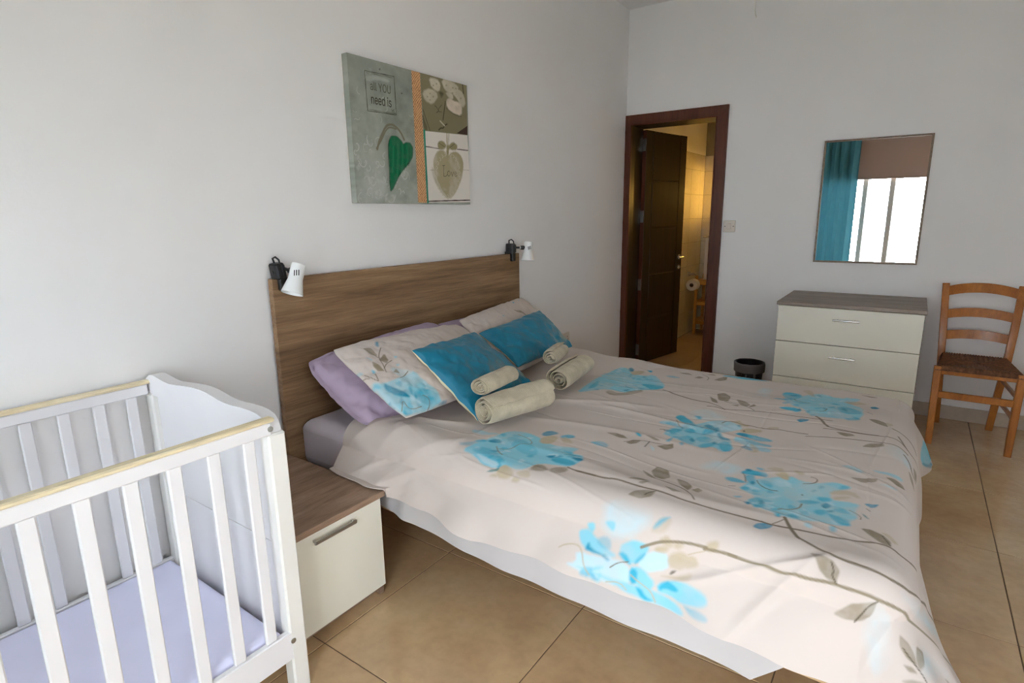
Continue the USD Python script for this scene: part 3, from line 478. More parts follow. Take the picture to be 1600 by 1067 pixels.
('pP',0.75,[(1.683,-1.972),(1.664,-1.966),(1.651,-1.956),(1.65,-1.943),(1.66,-1.942),(1.673,-1.955)]),
('mP',0.6,[(1.691,-2.036),(1.698,-2.046),(1.699,-2.055),(1.689,-2.058),(1.681,-2.053),(1.683,-2.045)]),
('mP',0.6,[(1.705,-2.086),(1.708,-2.099),(1.706,-2.108),(1.695,-2.109),(1.688,-2.102),(1.694,-2.093)]),
('pP',0.75,[(1.712,-1.982),(1.692,-1.983),(1.675,-1.979),(1.668,-1.97),(1.677,-1.966),(1.695,-1.973)]),
('mP',0.6,[(1.668,-2.023),(1.656,-2.024),(1.646,-2.022),(1.642,-2.015),(1.648,-2.011),(1.658,-2.015)]),
('mP',0.6,[(1.736,-1.867),(1.727,-1.855),(1.722,-1.843),(1.726,-1.834),(1.733,-1.838),(1.736,-1.852)]),
('dP',0.5,[(1.755,-2.14),(1.76,-2.155),(1.76,-2.168),(1.75,-2.174),(1.742,-2.167),(1.746,-2.153)]),
('dP',0.5,[(1.766,-1.872),(1.75,-1.86),(1.74,-1.846),(1.744,-1.833),(1.755,-1.835),(1.762,-1.853)]),
('mP',0.6,[(1.883,-2.047),(1.895,-2.038),(1.905,-2.037),(1.909,-2.05),(1.904,-2.06),(1.893,-2.056)]),
('mP',0.6,[(1.894,-2.122),(1.913,-2.129),(1.925,-2.138),(1.924,-2.152),(1.912,-2.153),(1.902,-2.14)]),
('mP',0.6,[(1.823,-1.973),(1.822,-1.96),(1.826,-1.952),(1.838,-1.956),(1.843,-1.965),(1.835,-1.971)]),
('lP',0.7,[(1.851,-1.872),(1.847,-1.852),(1.848,-1.834),(1.856,-1.825),(1.862,-1.834),(1.858,-1.853)]),
('mP',0.6,[(1.839,-2.031),(1.851,-2.033),(1.859,-2.039),(1.855,-2.049),(1.845,-2.052),(1.84,-2.043)]),
('mP',0.6,[(1.734,-2.047),(1.722,-2.056),(1.711,-2.061),(1.702,-2.059),(1.706,-2.052),(1.72,-2.049)]),
('mP',0.6,[(1.792,-2.064),(1.785,-2.083),(1.776,-2.099),(1.766,-2.105),(1.766,-2.095),(1.778,-2.079)]),
('pP',0.75,[(1.793,-1.853),(1.78,-1.845),(1.771,-1.836),(1.77,-1.827),(1.778,-1.828),(1.786,-1.84)]),
('mP',0.6,[(1.859,-1.907),(1.863,-1.892),(1.87,-1.882),(1.881,-1.884),(1.884,-1.894),(1.873,-1.902)]),
('mP',0.6,[(1.813,-1.976),(1.812,-1.959),(1.816,-1.948),(1.83,-1.95),(1.837,-1.961),(1.828,-1.97)]),
('pP',0.75,[(1.816,-2.108),(1.825,-2.125),(1.829,-2.142),(1.822,-2.152),(1.814,-2.146),(1.813,-2.127)]),
('pP',0.75,[(1.84,-2.098),(1.853,-2.106),(1.861,-2.116),(1.857,-2.126),(1.848,-2.125),(1.842,-2.113)]),
('lP',0.7,[(1.745,-1.95),(1.729,-1.954),(1.715,-1.952),(1.712,-1.94),(1.72,-1.932),(1.734,-1.939)]),
('pP',0.75,[(1.752,-1.896),(1.745,-1.882),(1.742,-1.869),(1.746,-1.861),(1.752,-1.866),(1.753,-1.881)]),
('mP',0.6,[(1.875,-2.152),(1.888,-2.165),(1.895,-2.178),(1.889,-2.189),(1.878,-2.186),(1.874,-2.17)]),
('mP',0.95,[(1.613,-1.9),(1.63,-1.86),(1.687,-1.866),(1.694,-1.913),(1.676,-2.01),(1.643,-1.986)]),
('dP',0.8,[(1.642,-1.914),(1.663,-1.882),(1.688,-1.89),(1.664,-1.929)]),
('mP',0.6,[(1.594,-2.021),(1.633,-1.997),(1.668,-2.038),(1.633,-2.042)]),
('mP',0.7,[(1.644,-2.085),(1.668,-2.057),(1.674,-2.097),(1.655,-2.113)]),
('mP',0.95,[(1.645,-2.161),(1.67,-2.148),(1.708,-2.138),(1.729,-2.157),(1.718,-2.183),(1.688,-2.179)]),
('dP',0.9,[(1.712,-2.151),(1.719,-2.131),(1.729,-2.157),(1.719,-2.168)]),
('mP',0.85,[(1.832,-2.003),(1.876,-1.977),(1.933,-2.057),(1.889,-2.103),(1.851,-2.093)]),
('dP',0.9,[(1.849,-2.038),(1.861,-2.01),(1.88,-2.066),(1.864,-2.071)]),
('mP',0.8,[(1.801,-2.054),(1.829,-2.004),(1.827,-2.048)]),
('mP',0.7,[(1.877,-2.161),(1.921,-2.128),(1.918,-2.165),(1.89,-2.189)]),
('mP',0.7,[(1.76,-2.191),(1.779,-2.18),(1.77,-2.203)]),
('dP',0.6,[(1.656,-2.003),(1.663,-1.967),(1.674,-2.02)]),
('dL',0.95,[(1.942,-1.912),(1.958,-1.887),(1.976,-1.902),(1.966,-1.929),(1.949,-1.94)]),
('dL',1,[(1.728,-2.274),(1.741,-2.253),(1.769,-2.254),(1.764,-2.275),(1.741,-2.288)]),
('bP',0.8,[(1.674,-1.802),(1.715,-1.777),(1.741,-1.878),(1.719,-1.86)]),
('bP',0.85,[(1.849,-1.896),(1.894,-1.856),(1.913,-1.862),(1.931,-1.874),(1.887,-1.922),(1.856,-1.906)]),
('oL',0.9,[(1.899,-1.763),(1.932,-1.748),(1.963,-1.748),(1.937,-1.77)]),
('kS',0.0018,[(1.674,-1.983),(1.695,-2.034),(1.738,-2.026)]),
('sS',0.0016,[(1.786,-2.128),(1.804,-2.107),(1.806,-2.072)]),
('sS',0.0045,[(1.784,-2.202),(1.802,-2.229),(1.818,-2.272),(1.835,-2.304)]),
('sS',0.0034,[(1.835,-2.304),(1.857,-2.314),(1.891,-2.314),(1.929,-2.311),(1.988,-2.293)]),
('oL',0.95,[(1.948,-2.12),(1.974,-2.112),(2.004,-2.134),(2.013,-2.18),(1.995,-2.172),(1.965,-2.151)]),
('bL',0.8,[(2.003,-2.123),(2.024,-2.142),(2.027,-2.159),(2.01,-2.167)]),
('oL',0.95,[(1.865,-2.344),(1.883,-2.338),(1.913,-2.334),(1.922,-2.349),(1.896,-2.372),(1.88,-2.365)]),
('kS',0.0015,[(1.939,-2.022),(1.957,-2.043)]),
('lP',0.5,[(0.77,-3.008),(0.829,-3.008),(0.897,-2.99),(0.851,-3.036),(0.804,-3.039)]),
('mP',0.4,[(0.82,-3.159),(0.855,-3.104),(0.894,-3.083),(0.87,-3.142)]),
('lP',0.95,[(0.858,-3.172),(0.872,-3.115),(0.883,-3.067),(0.887,-2.976),(0.919,-2.929),(0.973,-2.927),(1.034,-2.951),(1.104,-2.983),(1.156,-2.956),(1.186,-2.954),(1.173,-3.0),(1.218,-2.995),(1.239,-3.035),(1.228,-3.086),(1.2,-3.1),(1.127,-3.112),(1.114,-3.155),(1.093,-3.176),(1.04,-3.171),(0.982,-3.2),(0.931,-3.182),(0.894,-3.168)]),
('lP',0.7,[(1.181,-3.011),(1.199,-3.005),(1.214,-3.006),(1.22,-3.018),(1.212,-3.027),(1.196,-3.022)]),
('pP',0.75,[(0.984,-3.102),(0.976,-3.114),(0.967,-3.12),(0.959,-3.111),(0.96,-3.101),(0.971,-3.099)]),
('dP',0.5,[(1.116,-3.064),(1.135,-3.056),(1.153,-3.052),(1.164,-3.055),(1.157,-3.062),(1.137,-3.065)]),
('lP',0.7,[(1.034,-3.029),(1.026,-3.018),(1.021,-3.006),(1.024,-2.998),(1.03,-3.002),(1.033,-3.015)]),
('mP',0.6,[(1.137,-3.063),(1.157,-3.071),(1.173,-3.08),(1.179,-3.091),(1.169,-3.091),(1.152,-3.078)]),
('mP',0.6,[(0.984,-3.076),(0.974,-3.088),(0.964,-3.094),(0.954,-3.086),(0.956,-3.074),(0.969,-3.072)]),
('mP',0.6,[(0.968,-2.977),(0.948,-2.981),(0.931,-2.98),(0.924,-2.968),(0.934,-2.96),(0.952,-2.966)]),
('pP',0.75,[(0.907,-3.131),(0.9,-3.143),(0.893,-3.147),(0.886,-3.135),(0.887,-3.123),(0.896,-3.124)]),
('mP',0.6,[(0.913,-3.009),(0.896,-3.004),(0.886,-2.995),(0.891,-2.982),(0.903,-2.979),(0.91,-2.992)]),
('mP',0.6,[(1.179,-3.04),(1.189,-3.029),(1.199,-3.024),(1.208,-3.029),(1.206,-3.038),(1.193,-3.04)]),
('mP',0.6,[(1.075,-3.07),(1.084,-3.083),(1.085,-3.094),(1.072,-3.097),(1.061,-3.091),(1.065,-3.08)]),
('pP',0.75,[(1.098,-3.004),(1.103,-2.984),(1.112,-2.97),(1.127,-2.972),(1.131,-2.985),(1.117,-2.997)]),
('lP',0.7,[(0.905,-3.105),(0.896,-3.116),(0.887,-3.123),(0.878,-3.121),(0.88,-3.113),(0.892,-3.108)]),
('lP',0.7,[(1.153,-3.07),(1.16,-3.057),(1.168,-3.05),(1.178,-3.055),(1.178,-3.065),(1.167,-3.069)]),
('pP',0.75,[(0.988,-3.133),(0.973,-3.141),(0.959,-3.143),(0.95,-3.136),(0.956,-3.129),(0.972,-3.13)]),
('pP',0.75,[(0.925,-3.029),(0.91,-3.038),(0.897,-3.04),(0.889,-3.031),(0.894,-3.022),(0.909,-3.023)]),
('pP',0.75,[(1.05,-3.058),(1.048,-3.047),(1.051,-3.04),(1.06,-3.04),(1.064,-3.046),(1.059,-3.053)]),
('dP',0.5,[(1.155,-3.056),(1.17,-3.052),(1.183,-3.053),(1.189,-3.061),(1.182,-3.067),(1.168,-3.064)]),
('pP',0.75,[(0.972,-3.054),(0.962,-3.04),(0.956,-3.026),(0.958,-3.017),(0.965,-3.021),(0.97,-3.037)]),
('pP',0.75,[(0.954,-3.057),(0.934,-3.056),(0.918,-3.05),(0.914,-3.038),(0.925,-3.033),(0.94,-3.043)]),
('mP',0.6,[(1.003,-3.161),(1.015,-3.171),(1.023,-3.182),(1.023,-3.192),(1.016,-3.189),(1.008,-3.176)]),
('lP',0.7,[(1.075,-3.017),(1.067,-3.001),(1.065,-2.986),(1.078,-2.979),(1.088,-2.986),(1.085,-3.002)]),
('mP',0.6,[(1.159,-3.051),(1.179,-3.059),(1.195,-3.069),(1.2,-3.08),(1.19,-3.079),(1.174,-3.066)]),
('lP',0.7,[(0.915,-3.046),(0.917,-3.03),(0.923,-3.02),(0.936,-3.022),(0.94,-3.033),(0.929,-3.041)]),
('dP',0.5,[(1.133,-3.058),(1.147,-3.046),(1.162,-3.038),(1.173,-3.043),(1.169,-3.052),(1.152,-3.057)]),
('pP',0.75,[(1.121,-3.053),(1.134,-3.042),(1.146,-3.037),(1.155,-3.044),(1.152,-3.053),(1.137,-3.055)]),
('pP',0.75,[(1.0,-3.089),(0.991,-3.096),(0.982,-3.098),(0.976,-3.092),(0.979,-3.086),(0.989,-3.086)]),
('dP',0.5,[(0.978,-3.098),(0.965,-3.115),(0.952,-3.125),(0.939,-3.123),(0.941,-3.112),(0.958,-3.103)]),
('mP',0.6,[(1.006,-3.145),(1.009,-3.156),(1.008,-3.164),(0.997,-3.163),(0.991,-3.157),(0.996,-3.15)]),
('mP',0.6,[(1.144,-2.997),(1.162,-2.992),(1.177,-2.992),(1.185,-3.002),(1.177,-3.009),(1.16,-3.005)]),
('pP',0.75,[(0.981,-2.993),(0.966,-2.994),(0.955,-2.992),(0.953,-2.981),(0.961,-2.976),(0.972,-2.982)]),
('mP',0.6,[(0.967,-3.138),(0.97,-3.151),(0.969,-3.162),(0.961,-3.167),(0.957,-3.161),(0.961,-3.149)]),
('pP',0.75,[(1.057,-3.112),(1.071,-3.119),(1.08,-3.128),(1.075,-3.139),(1.064,-3.14),(1.058,-3.127)]),
('pP',0.75,[(0.997,-2.975),(0.985,-2.97),(0.981,-2.963),(0.99,-2.955),(1.001,-2.955),(1.001,-2.964)]),
('mP',0.45,[(0.88,-3.154),(0.91,-3.103),(0.981,-3.128),(1.03,-3.155),(0.99,-3.172),(0.936,-3.157)]),
('mP',0.4,[(0.917,-3.007),(0.948,-2.972),(1.026,-3.008),(1.097,-3.063),(1.062,-3.087),(0.986,-3.061)]),
('pP',0.7,[(0.907,-3.16),(0.955,-3.163),(1.013,-3.172),(1.003,-3.192),(0.955,-3.185)]),
('dP',0.9,[(0.885,-3.074),(0.903,-3.03),(0.939,-3.048),(0.908,-3.07)]),
('mP',0.8,[(0.853,-3.101),(0.879,-3.062),(0.893,-3.075),(0.869,-3.101)]),
('mP',0.8,[(1.137,-3.072),(1.174,-3.048),(1.228,-3.057),(1.228,-3.086),(1.178,-3.095)]),
('dP',0.9,[(1.12,-3.062),(1.149,-3.04),(1.142,-3.07)]),
('mP',0.9,[(1.156,-3.029),(1.22,-2.993),(1.206,-3.017)]),
('dP',0.85,[(1.195,-3.038),(1.23,-3.018),(1.243,-3.042),(1.222,-3.052)]),
('dP',0.8,[(1.005,-2.908),(1.012,-2.865),(1.059,-2.869),(1.049,-2.902),(1.026,-2.926)]),
('mP',0.9,[(1.072,-2.898),(1.087,-2.866),(1.115,-2.862),(1.121,-2.88),(1.096,-2.907)]),
('bP',0.95,[(1.039,-2.977),(1.025,-2.931),(1.054,-2.899),(1.081,-2.912),(1.084,-2.967),(1.058,-2.984)]),
('bP',0.8,[(1.081,-2.912),(1.1,-2.889),(1.146,-2.926),(1.111,-2.939)]),
('bP',0.95,[(1.019,-3.208),(1.026,-3.176),(1.038,-3.167),(1.069,-3.182),(1.082,-3.206),(1.056,-3.22),(1.03,-3.218)]),
('bP',0.95,[(1.086,-3.182),(1.122,-3.167),(1.137,-3.188),(1.128,-3.197),(1.096,-3.194)]),
('bP',0.95,[(1.083,-3.217),(1.087,-3.203),(1.106,-3.207),(1.113,-3.214),(1.095,-3.22)]),
('oP',0.8,[(1.118,-3.161),(1.122,-3.126),(1.145,-3.118),(1.174,-3.14),(1.173,-3.154),(1.134,-3.166)]),
('oP',0.75,[(1.173,-3.132),(1.191,-3.108),(1.22,-3.101),(1.23,-3.12),(1.209,-3.148),(1.188,-3.147)]),
('bP',0.8,[(1.0,-3.223),(1.019,-3.208),(1.028,-3.221),(1.014,-3.221)]),
('gL',0.9,[(0.983,-3.212),(1.007,-3.199),(1.021,-3.186),(1.02,-3.202),(0.998,-3.21)]),
('oS',0.0015,[(0.95,-3.095),(0.982,-3.082),(0.991,-3.058),(0.994,-3.029),(1.031,-3.017),(1.019,-2.989),(0.988,-2.968),(0.939,-2.958)]),
('oS',0.0014,[(0.937,-3.083),(0.96,-3.109),(0.989,-3.123)]),
('sS',0.0032,[(1.219,-3.098),(1.248,-3.106),(1.318,-3.109)]),
('lP',0.7,[(1.181,-2.879),(1.205,-2.871),(1.241,-2.889),(1.218,-2.898)]),
('lP',0.9,[(0.879,-2.422),(0.863,-2.303),(0.839,-2.108),(0.847,-1.903),(0.892,-1.886),(0.93,-1.955),(1.0,-1.963),(1.034,-1.903),(1.102,-1.997),(1.161,-2.094),(1.138,-2.152),(1.072,-2.212),(1.041,-2.279),(0.964,-2.281),(0.92,-2.35)]),
('mP',0.6,[(0.983,-2.048),(0.972,-2.037),(0.967,-2.026),(0.975,-2.017),(0.984,-2.02),(0.986,-2.033)]),
('mP',0.6,[(0.936,-2.14),(0.921,-2.147),(0.908,-2.15),(0.899,-2.144),(0.905,-2.137),(0.92,-2.137)]),
('pP',0.75,[(0.985,-2.209),(0.989,-2.219),(0.988,-2.228),(0.981,-2.232),(0.977,-2.227),(0.98,-2.218)]),
('lP',0.7,[(0.939,-2.026),(0.926,-2.017),(0.921,-2.008),(0.931,-1.999),(0.942,-2.0),(0.943,-2.012)]),
('mP',0.6,[(1.051,-2.157),(1.073,-2.157),(1.089,-2.162),(1.092,-2.178),(1.08,-2.185),(1.064,-2.174)]),
('mP',0.6,[(0.878,-2.033),(0.863,-2.036),(0.853,-2.033),(0.855,-2.019),(0.864,-2.011),(0.873,-2.019)]),
('mP',0.6,[(0.858,-1.948),(0.851,-1.943),(0.846,-1.937),(0.848,-1.931),(0.854,-1.931),(0.857,-1.939)]),
('lP',0.7,[(0.91,-2.19),(0.918,-2.208),(0.918,-2.222),(0.905,-2.229),(0.894,-2.221),(0.899,-2.205)]),
('pP',0.75,[(1.039,-2.121),(1.047,-2.106),(1.058,-2.096),(1.069,-2.097),(1.068,-2.106),(1.055,-2.115)]),
('mP',0.6,[(0.961,-2.036),(0.948,-2.021),(0.941,-2.006),(0.946,-1.995),(0.956,-1.999),(0.961,-2.017)]),
('dP',0.5,[(1.007,-1.986),(1.004,-1.976),(1.005,-1.968),(1.014,-1.967),(1.021,-1.973),(1.016,-1.98)]),
('pP',0.75,[(0.891,-1.96),(0.87,-1.958),(0.854,-1.951),(0.852,-1.936),(0.864,-1.931),(0.879,-1.943)]),
('mP',0.6,[(1.012,-2.189),(1.029,-2.19),(1.043,-2.194),(1.048,-2.204),(1.04,-2.207),(1.025,-2.2)]),
('lP',0.7,[(0.975,-2.128),(0.955,-2.134),(0.938,-2.135),(0.928,-2.129),(0.935,-2.122),(0.955,-2.124)]),
('mP',0.6,[(0.926,-2.244),(0.93,-2.256),(0.929,-2.265),(0.919,-2.268),(0.913,-2.261),(0.917,-2.252)]),
('mP',0.6,[(1.046,-2.006),(1.047,-1.994),(1.051,-1.986),(1.06,-1.987),(1.064,-1.995),(1.057,-2.002)]),
('mP',0.6,[(1.001,-2.097),(1.012,-2.085),(1.024,-2.077),(1.034,-2.078),(1.031,-2.086),(1.017,-2.093)]),
('lP',0.7,[(0.863,-2.094),(0.844,-2.095),(0.831,-2.091),(0.831,-2.076),(0.842,-2.069),(0.854,-2.079)]),
('mP',0.6,[(0.948,-2.046),(0.93,-2.046),(0.915,-2.044),(0.908,-2.035),(0.916,-2.032),(0.932,-2.037)]),
('mP',0.6,[(0.955,-2.009),(0.944,-1.994),(0.937,-1.979),(0.94,-1.968),(0.947,-1.973),(0.952,-1.99)]),
('mP',0.6,[(1.115,-2.116),(1.129,-2.111),(1.142,-2.11),(1.148,-2.118),(1.142,-2.125),(1.129,-2.123)]),
('pP',0.75,[(0.876,-1.993),(0.864,-1.981),(0.859,-1.97),(0.871,-1.961),(0.884,-1.965),(0.883,-1.978)]),
('lP',0.7,[(1.039,-2.138),(1.05,-2.135),(1.058,-2.136),(1.059,-2.147),(1.052,-2.153),(1.045,-2.148)]),
('dP',0.5,[(0.933,-2.306),(0.94,-2.319),(0.941,-2.33),(0.928,-2.334),(0.918,-2.327),(0.922,-2.316)]),
('pP',0.75,[(0.946,-2.079),(0.935,-2.065),(0.931,-2.052),(0.942,-2.043),(0.954,-2.048),(0.953,-2.063)]),
('mP',0.6,[(1.023,-2.009),(1.028,-1.998),(1.036,-1.992),(1.045,-2.0),(1.045,-2.01),(1.035,-2.012)]),
('dP',0.5,[(1.041,-2.214),(1.043,-2.234),(1.041,-2.25),(1.029,-2.256),(1.023,-2.247),(1.03,-2.23)]),
('mP',0.6,[(1.021,-2.142),(1.032,-2.135),(1.041,-2.134),(1.046,-2.144),(1.041,-2.152),(1.031,-2.149)]),
('pP',0.75,[(0.869,-1.918),(0.855,-1.914),(0.847,-1.906),(0.855,-1.894),(0.867,-1.892),(0.871,-1.904)]),
('mP',0.6,[(0.994,-2.043),(0.995,-2.029),(1.001,-2.018),(1.011,-2.018),(1.015,-2.026),(1.006,-2.036)]),
('mP',0.6,[(1.001,-2.174),(1.015,-2.185),(1.025,-2.196),(1.026,-2.207),(1.018,-2.204),(1.008,-2.19)]),
('mP',0.6,[(0.873,-2.04),(0.856,-2.054),(0.839,-2.061),(0.826,-2.053),(0.831,-2.04),(0.851,-2.037)]),
('pP',0.75,[(1.06,-2.193),(1.072,-2.2),(1.079,-2.208),(1.076,-2.217),(1.068,-2.217),(1.063,-2.206)]),
('pP',0.75,[(0.981,-2.175),(0.993,-2.18),(0.998,-2.187),(0.988,-2.195),(0.977,-2.195),(0.976,-2.186)]),
('dP',0.9,[(0.888,-1.888),(0.9,-1.864),(0.932,-1.9),(0.925,-1.942)]),
('mP',0.9,[(0.971,-1.848),(1.001,-1.838),(1.01,-1.884)]),
('mP',0.9,[(1.037,-2.092),(1.11,-2.078),(1.161,-2.094),(1.126,-2.16),(1.076,-2.129)]),
('mP',0.7,[(0.887,-2.347),(0.869,-2.167),(0.915,-2.294)]),
('bP',0.95,[(0.919,-1.93),(0.97,-1.866),(0.984,-1.923),(0.954,-1.99)]),
('oP',0.7,[(0.973,-2.333),(0.974,-2.286),(1.03,-2.306),(1.055,-2.226),(1.096,-2.18),(1.096,-2.234),(1.055,-2.311),(1.014,-2.354)]),
('mP',0.55,[(1.082,-1.9),(1.112,-1.871),(1.167,-1.893),(1.126,-1.912)]),
('sS',0.0036,[(1.165,-2.135),(1.249,-2.178),(1.33,-2.216),(1.392,-2.224)]),
('sS',0.0028,[(1.4,-2.272),(1.428,-2.262),(1.471,-2.28),(1.569,-2.233),(1.678,-2.229),(1.777,-2.235),(1.84,-2.235)]),
('sS',0.0022,[(1.392,-2.224),(1.445,-2.252),(1.471,-2.28)]),
('oL',0.95,[(1.371,-2.14),(1.411,-2.177),(1.428,-2.216),(1.4,-2.208)]),
('oL',0.95,[(1.388,-2.093),(1.412,-2.058),(1.45,-2.103),(1.456,-2.173),(1.417,-2.174)]),
('oL',0.95,[(1.475,-2.123),(1.508,-2.126),(1.542,-2.166),(1.536,-2.194),(1.509,-2.186)]),
('oL',0.95,[(1.541,-2.191),(1.551,-2.152),(1.566,-2.167),(1.549,-2.199)]),
('oL',0.9,[(1.477,-2.208),(1.504,-2.19),(1.504,-2.215)]),
('oL',0.9,[(1.122,-1.807),(1.163,-1.787),(1.195,-1.812),(1.158,-1.818)]),
('oL',0.9,[(1.216,-1.855),(1.227,-1.815),(1.255,-1.831),(1.24,-1.857)]),
('oL',0.95,[(1.305,-1.847),(1.319,-1.791),(1.349,-1.763),(1.356,-1.815),(1.334,-1.844)]),
('oL',0.9,[(1.245,-1.77),(1.276,-1.744),(1.297,-1.765)]),
('sS',0.0016,[(1.28,-1.863),(1.276,-1.811),(1.232,-1.778)]),
('mP',0.8,[(1.309,-1.753),(1.377,-1.724),(1.485,-1.722),(1.535,-1.726),(1.456,-1.751),(1.372,-1.764)]),
('sS',0.0018,[(1.445,-2.181),(1.528,-2.187),(1.571,-2.231)]),
('oL',0.95,[(1.192,-2.772),(1.223,-2.758),(1.255,-2.762),(1.278,-2.78),(1.25,-2.791)]),
('oL',0.95,[(1.285,-2.816),(1.293,-2.782),(1.321,-2.764),(1.318,-2.799),(1.303,-2.817)]),
('oL',0.95,[(1.315,-2.72),(1.344,-2.719),(1.378,-2.734),(1.358,-2.74)]),
('oL',0.95,[(1.378,-2.778),(1.402,-2.753),(1.421,-2.729),(1.433,-2.762),(1.416,-2.791)]),
('mP',0.9,[(1.278,-2.717),(1.296,-2.718),(1.311,-2.741),(1.295,-2.737)]),
('mP',0.55,[(1.18,-2.883),(1.208,-2.854),(1.249,-2.866),(1.249,-2.901),(1.212,-2.887)]),
('pP',0.6,[(1.358,-2.784),(1.38,-2.798),(1.385,-2.824)]),
('sS',0.0016,[(1.277,-2.812),(1.326,-2.761),(1.371,-2.76),(1.422,-2.747)]),
('kS',0.0018,[(1.35,-2.806),(1.348,-2.76)]),
('kS',0.0014,[(1.329,-2.61),(1.346,-2.608)]),
('oL',0.95,[(1.41,-2.975),(1.439,-2.99),(1.47,-3.018),(1.444,-3.015)]),
('oL',0.95,[(1.434,-2.963),(1.438,-2.921),(1.477,-2.928),(1.5,-2.981),(1.486,-3.01),(1.461,-3.007)]),
('oL',0.95,[(1.517,-2.974),(1.548,-2.981),(1.575,-3.006),(1.574,-3.048),(1.542,-3.019)]),
('oL',0.95,[(1.579,-3.033),(1.589,-3.006),(1.605,-3.016),(1.599,-3.042)]),
('oL',0.9,[(1.512,-3.068),(1.536,-3.07),(1.567,-3.082),(1.546,-3.098)]),
('oL',0.9,[(1.41,-3.088),(1.433,-3.051),(1.468,-3.052),(1.446,-3.08)]),
('oL',0.9,[(1.448,-3.098),(1.461,-3.069),(1.474,-3.067),(1.463,-3.099)]),
('oL',0.8,[(1.444,-3.166),(1.456,-3.14),(1.482,-3.123),(1.508,-3.12),(1.508,-3.154),(1.484,-3.171)]),
('sS',0.0022,[(1.454,-3.015),(1.517,-3.028),(1.569,-3.045),(1.608,-3.102)]),
('kS',0.0015,[(1.489,-3.151),(1.492,-3.137),(1.508,-3.118)]),
('sS',0.0034,[(1.251,-3.105),(1.295,-3.106),(1.349,-3.11),(1.381,-3.101),(1.434,-3.111),(1.475,-3.116),(1.511,-3.114),(1.553,-3.117),(1.58,-3.121),(1.623,-3.119),(1.688,-3.117),(1.78,-3.106)]),
('oS',0.0036,[(1.675,-3.245),(1.705,-3.241),(1.733,-3.239),(1.749,-3.24)]),
('sS',0.0034,[(1.78,-3.106),(1.804,-3.107),(1.865,-3.093),(1.959,-3.078),(2.01,-3.055),(2.051,-3.046),(2.079,-3.063),(2.132,-3.029)]),
('sS',0.003,[(1.823,-3.053),(1.835,-3.076),(1.851,-3.106),(1.869,-3.136)]),
('oL',0.95,[(1.948,-2.434),(1.966,-2.394),(2.006,-2.364),(2.008,-2.393),(1.98,-2.421)]),
('oL',0.95,[(1.938,-2.702),(1.967,-2.691),(2.006,-2.67),(2.001,-2.693),(1.972,-2.72)]),
('oL',0.95,[(2.022,-2.637),(2.045,-2.628),(2.067,-2.638),(2.079,-2.665),(2.052,-2.672)]),
('bL',0.9,[(2.027,-2.986),(2.046,-2.984),(2.068,-3.012),(2.057,-3.021)]),
('oL',0.95,[(1.985,-2.991),(2.008,-2.986),(2.032,-2.998),(2.052,-3.021),(2.051,-3.047),(2.029,-3.044),(2.005,-3.017)]),
('kS',0.0015,[(2.032,-3.004),(2.038,-3.018),(2.051,-3.041)]),
('dL',0.95,[(1.984,-2.846),(1.998,-2.844),(2.017,-2.833),(2.01,-2.854),(1.999,-2.863),(1.99,-2.856)]),
('gL',0.9,[(1.982,-2.905),(1.991,-2.913),(2.0,-2.932),(1.989,-2.921)]),
('lP',0.6,[(1.906,-2.632),(1.932,-2.612),(1.972,-2.64),(1.959,-2.662),(1.938,-2.65)]),
('lP',0.6,[(1.988,-2.606),(2.014,-2.599),(2.07,-2.589),(2.067,-2.621),(2.032,-2.616),(2.0,-2.615)]),
('lP',0.5,[(2.007,-2.7),(2.041,-2.695),(2.059,-2.709),(2.035,-2.713)]),
('pW',0.5,[(2.017,-2.381),(2.048,-2.359),(2.088,-2.388),(2.092,-2.473),(2.066,-2.466),(2.031,-2.439)]),
('sS',0.003,[(2.026,-2.19),(2.067,-2.218),(2.095,-2.238),(2.123,-2.279)]),
('sS',0.003,[(2.045,-2.257),(2.078,-2.348),(2.116,-2.351),(2.142,-2.355)]),
('sS',0.003,[(2.067,-2.4),(2.09,-2.431),(2.103,-2.485),(2.128,-2.501)]),
('sS',0.0026,[(1.824,-2.33),(1.866,-2.325),(1.928,-2.316),(2.006,-2.288),(2.046,-2.292),(2.078,-2.338)]),
('sS',0.0026,[(1.783,-2.429),(1.841,-2.412),(1.929,-2.382),(2.009,-2.357),(2.048,-2.354),(2.079,-2.378)]),
('oL',0.9,[(2.106,-2.424),(2.132,-2.418),(2.138,-2.477),(2.117,-2.488)]),
('oL',0.9,[(2.087,-2.491),(2.107,-2.52),(2.12,-2.587),(2.096,-2.544)]),
('lP',0.95,[(2.256,-1.748),(2.259,-1.671),(2.308,-1.653),(2.34,-1.638),(2.353,-1.779),(2.319,-1.821),(2.268,-1.801)]),
('dP',0.9,[(2.304,-1.67),(2.308,-1.653),(2.335,-1.641),(2.339,-1.684)]),
('dP',0.8,[(2.317,-1.813),(2.345,-1.774),(2.36,-1.639),(2.368,-1.745),(2.345,-1.8)]),
('sS',0.0014,[(1.991,-2.873),(1.999,-2.885)]),
('pW',0.6,[(2.016,-3.246),(2.049,-3.249),(2.088,-3.279),(2.086,-3.347),(2.066,-3.389),(2.031,-3.334)]),
('pW',0.55,[(2.076,-3.193),(2.133,-3.188),(2.324,-2.958),(2.298,-3.042),(2.157,-3.2)]),
('pW',0.55,[(2.144,-3.276),(2.225,-3.243),(2.276,-3.22),(2.183,-3.314)]),
('sS',0.0042,[(1.823,-3.053),(1.843,-3.097),(1.865,-3.131)]),
('sS',0.0036,[(1.865,-3.131),(1.902,-3.153),(1.945,-3.175),(2.001,-3.177),(2.047,-3.184),(2.073,-3.181),(2.119,-3.167),(2.232,-3.03),(2.314,-2.945)]),
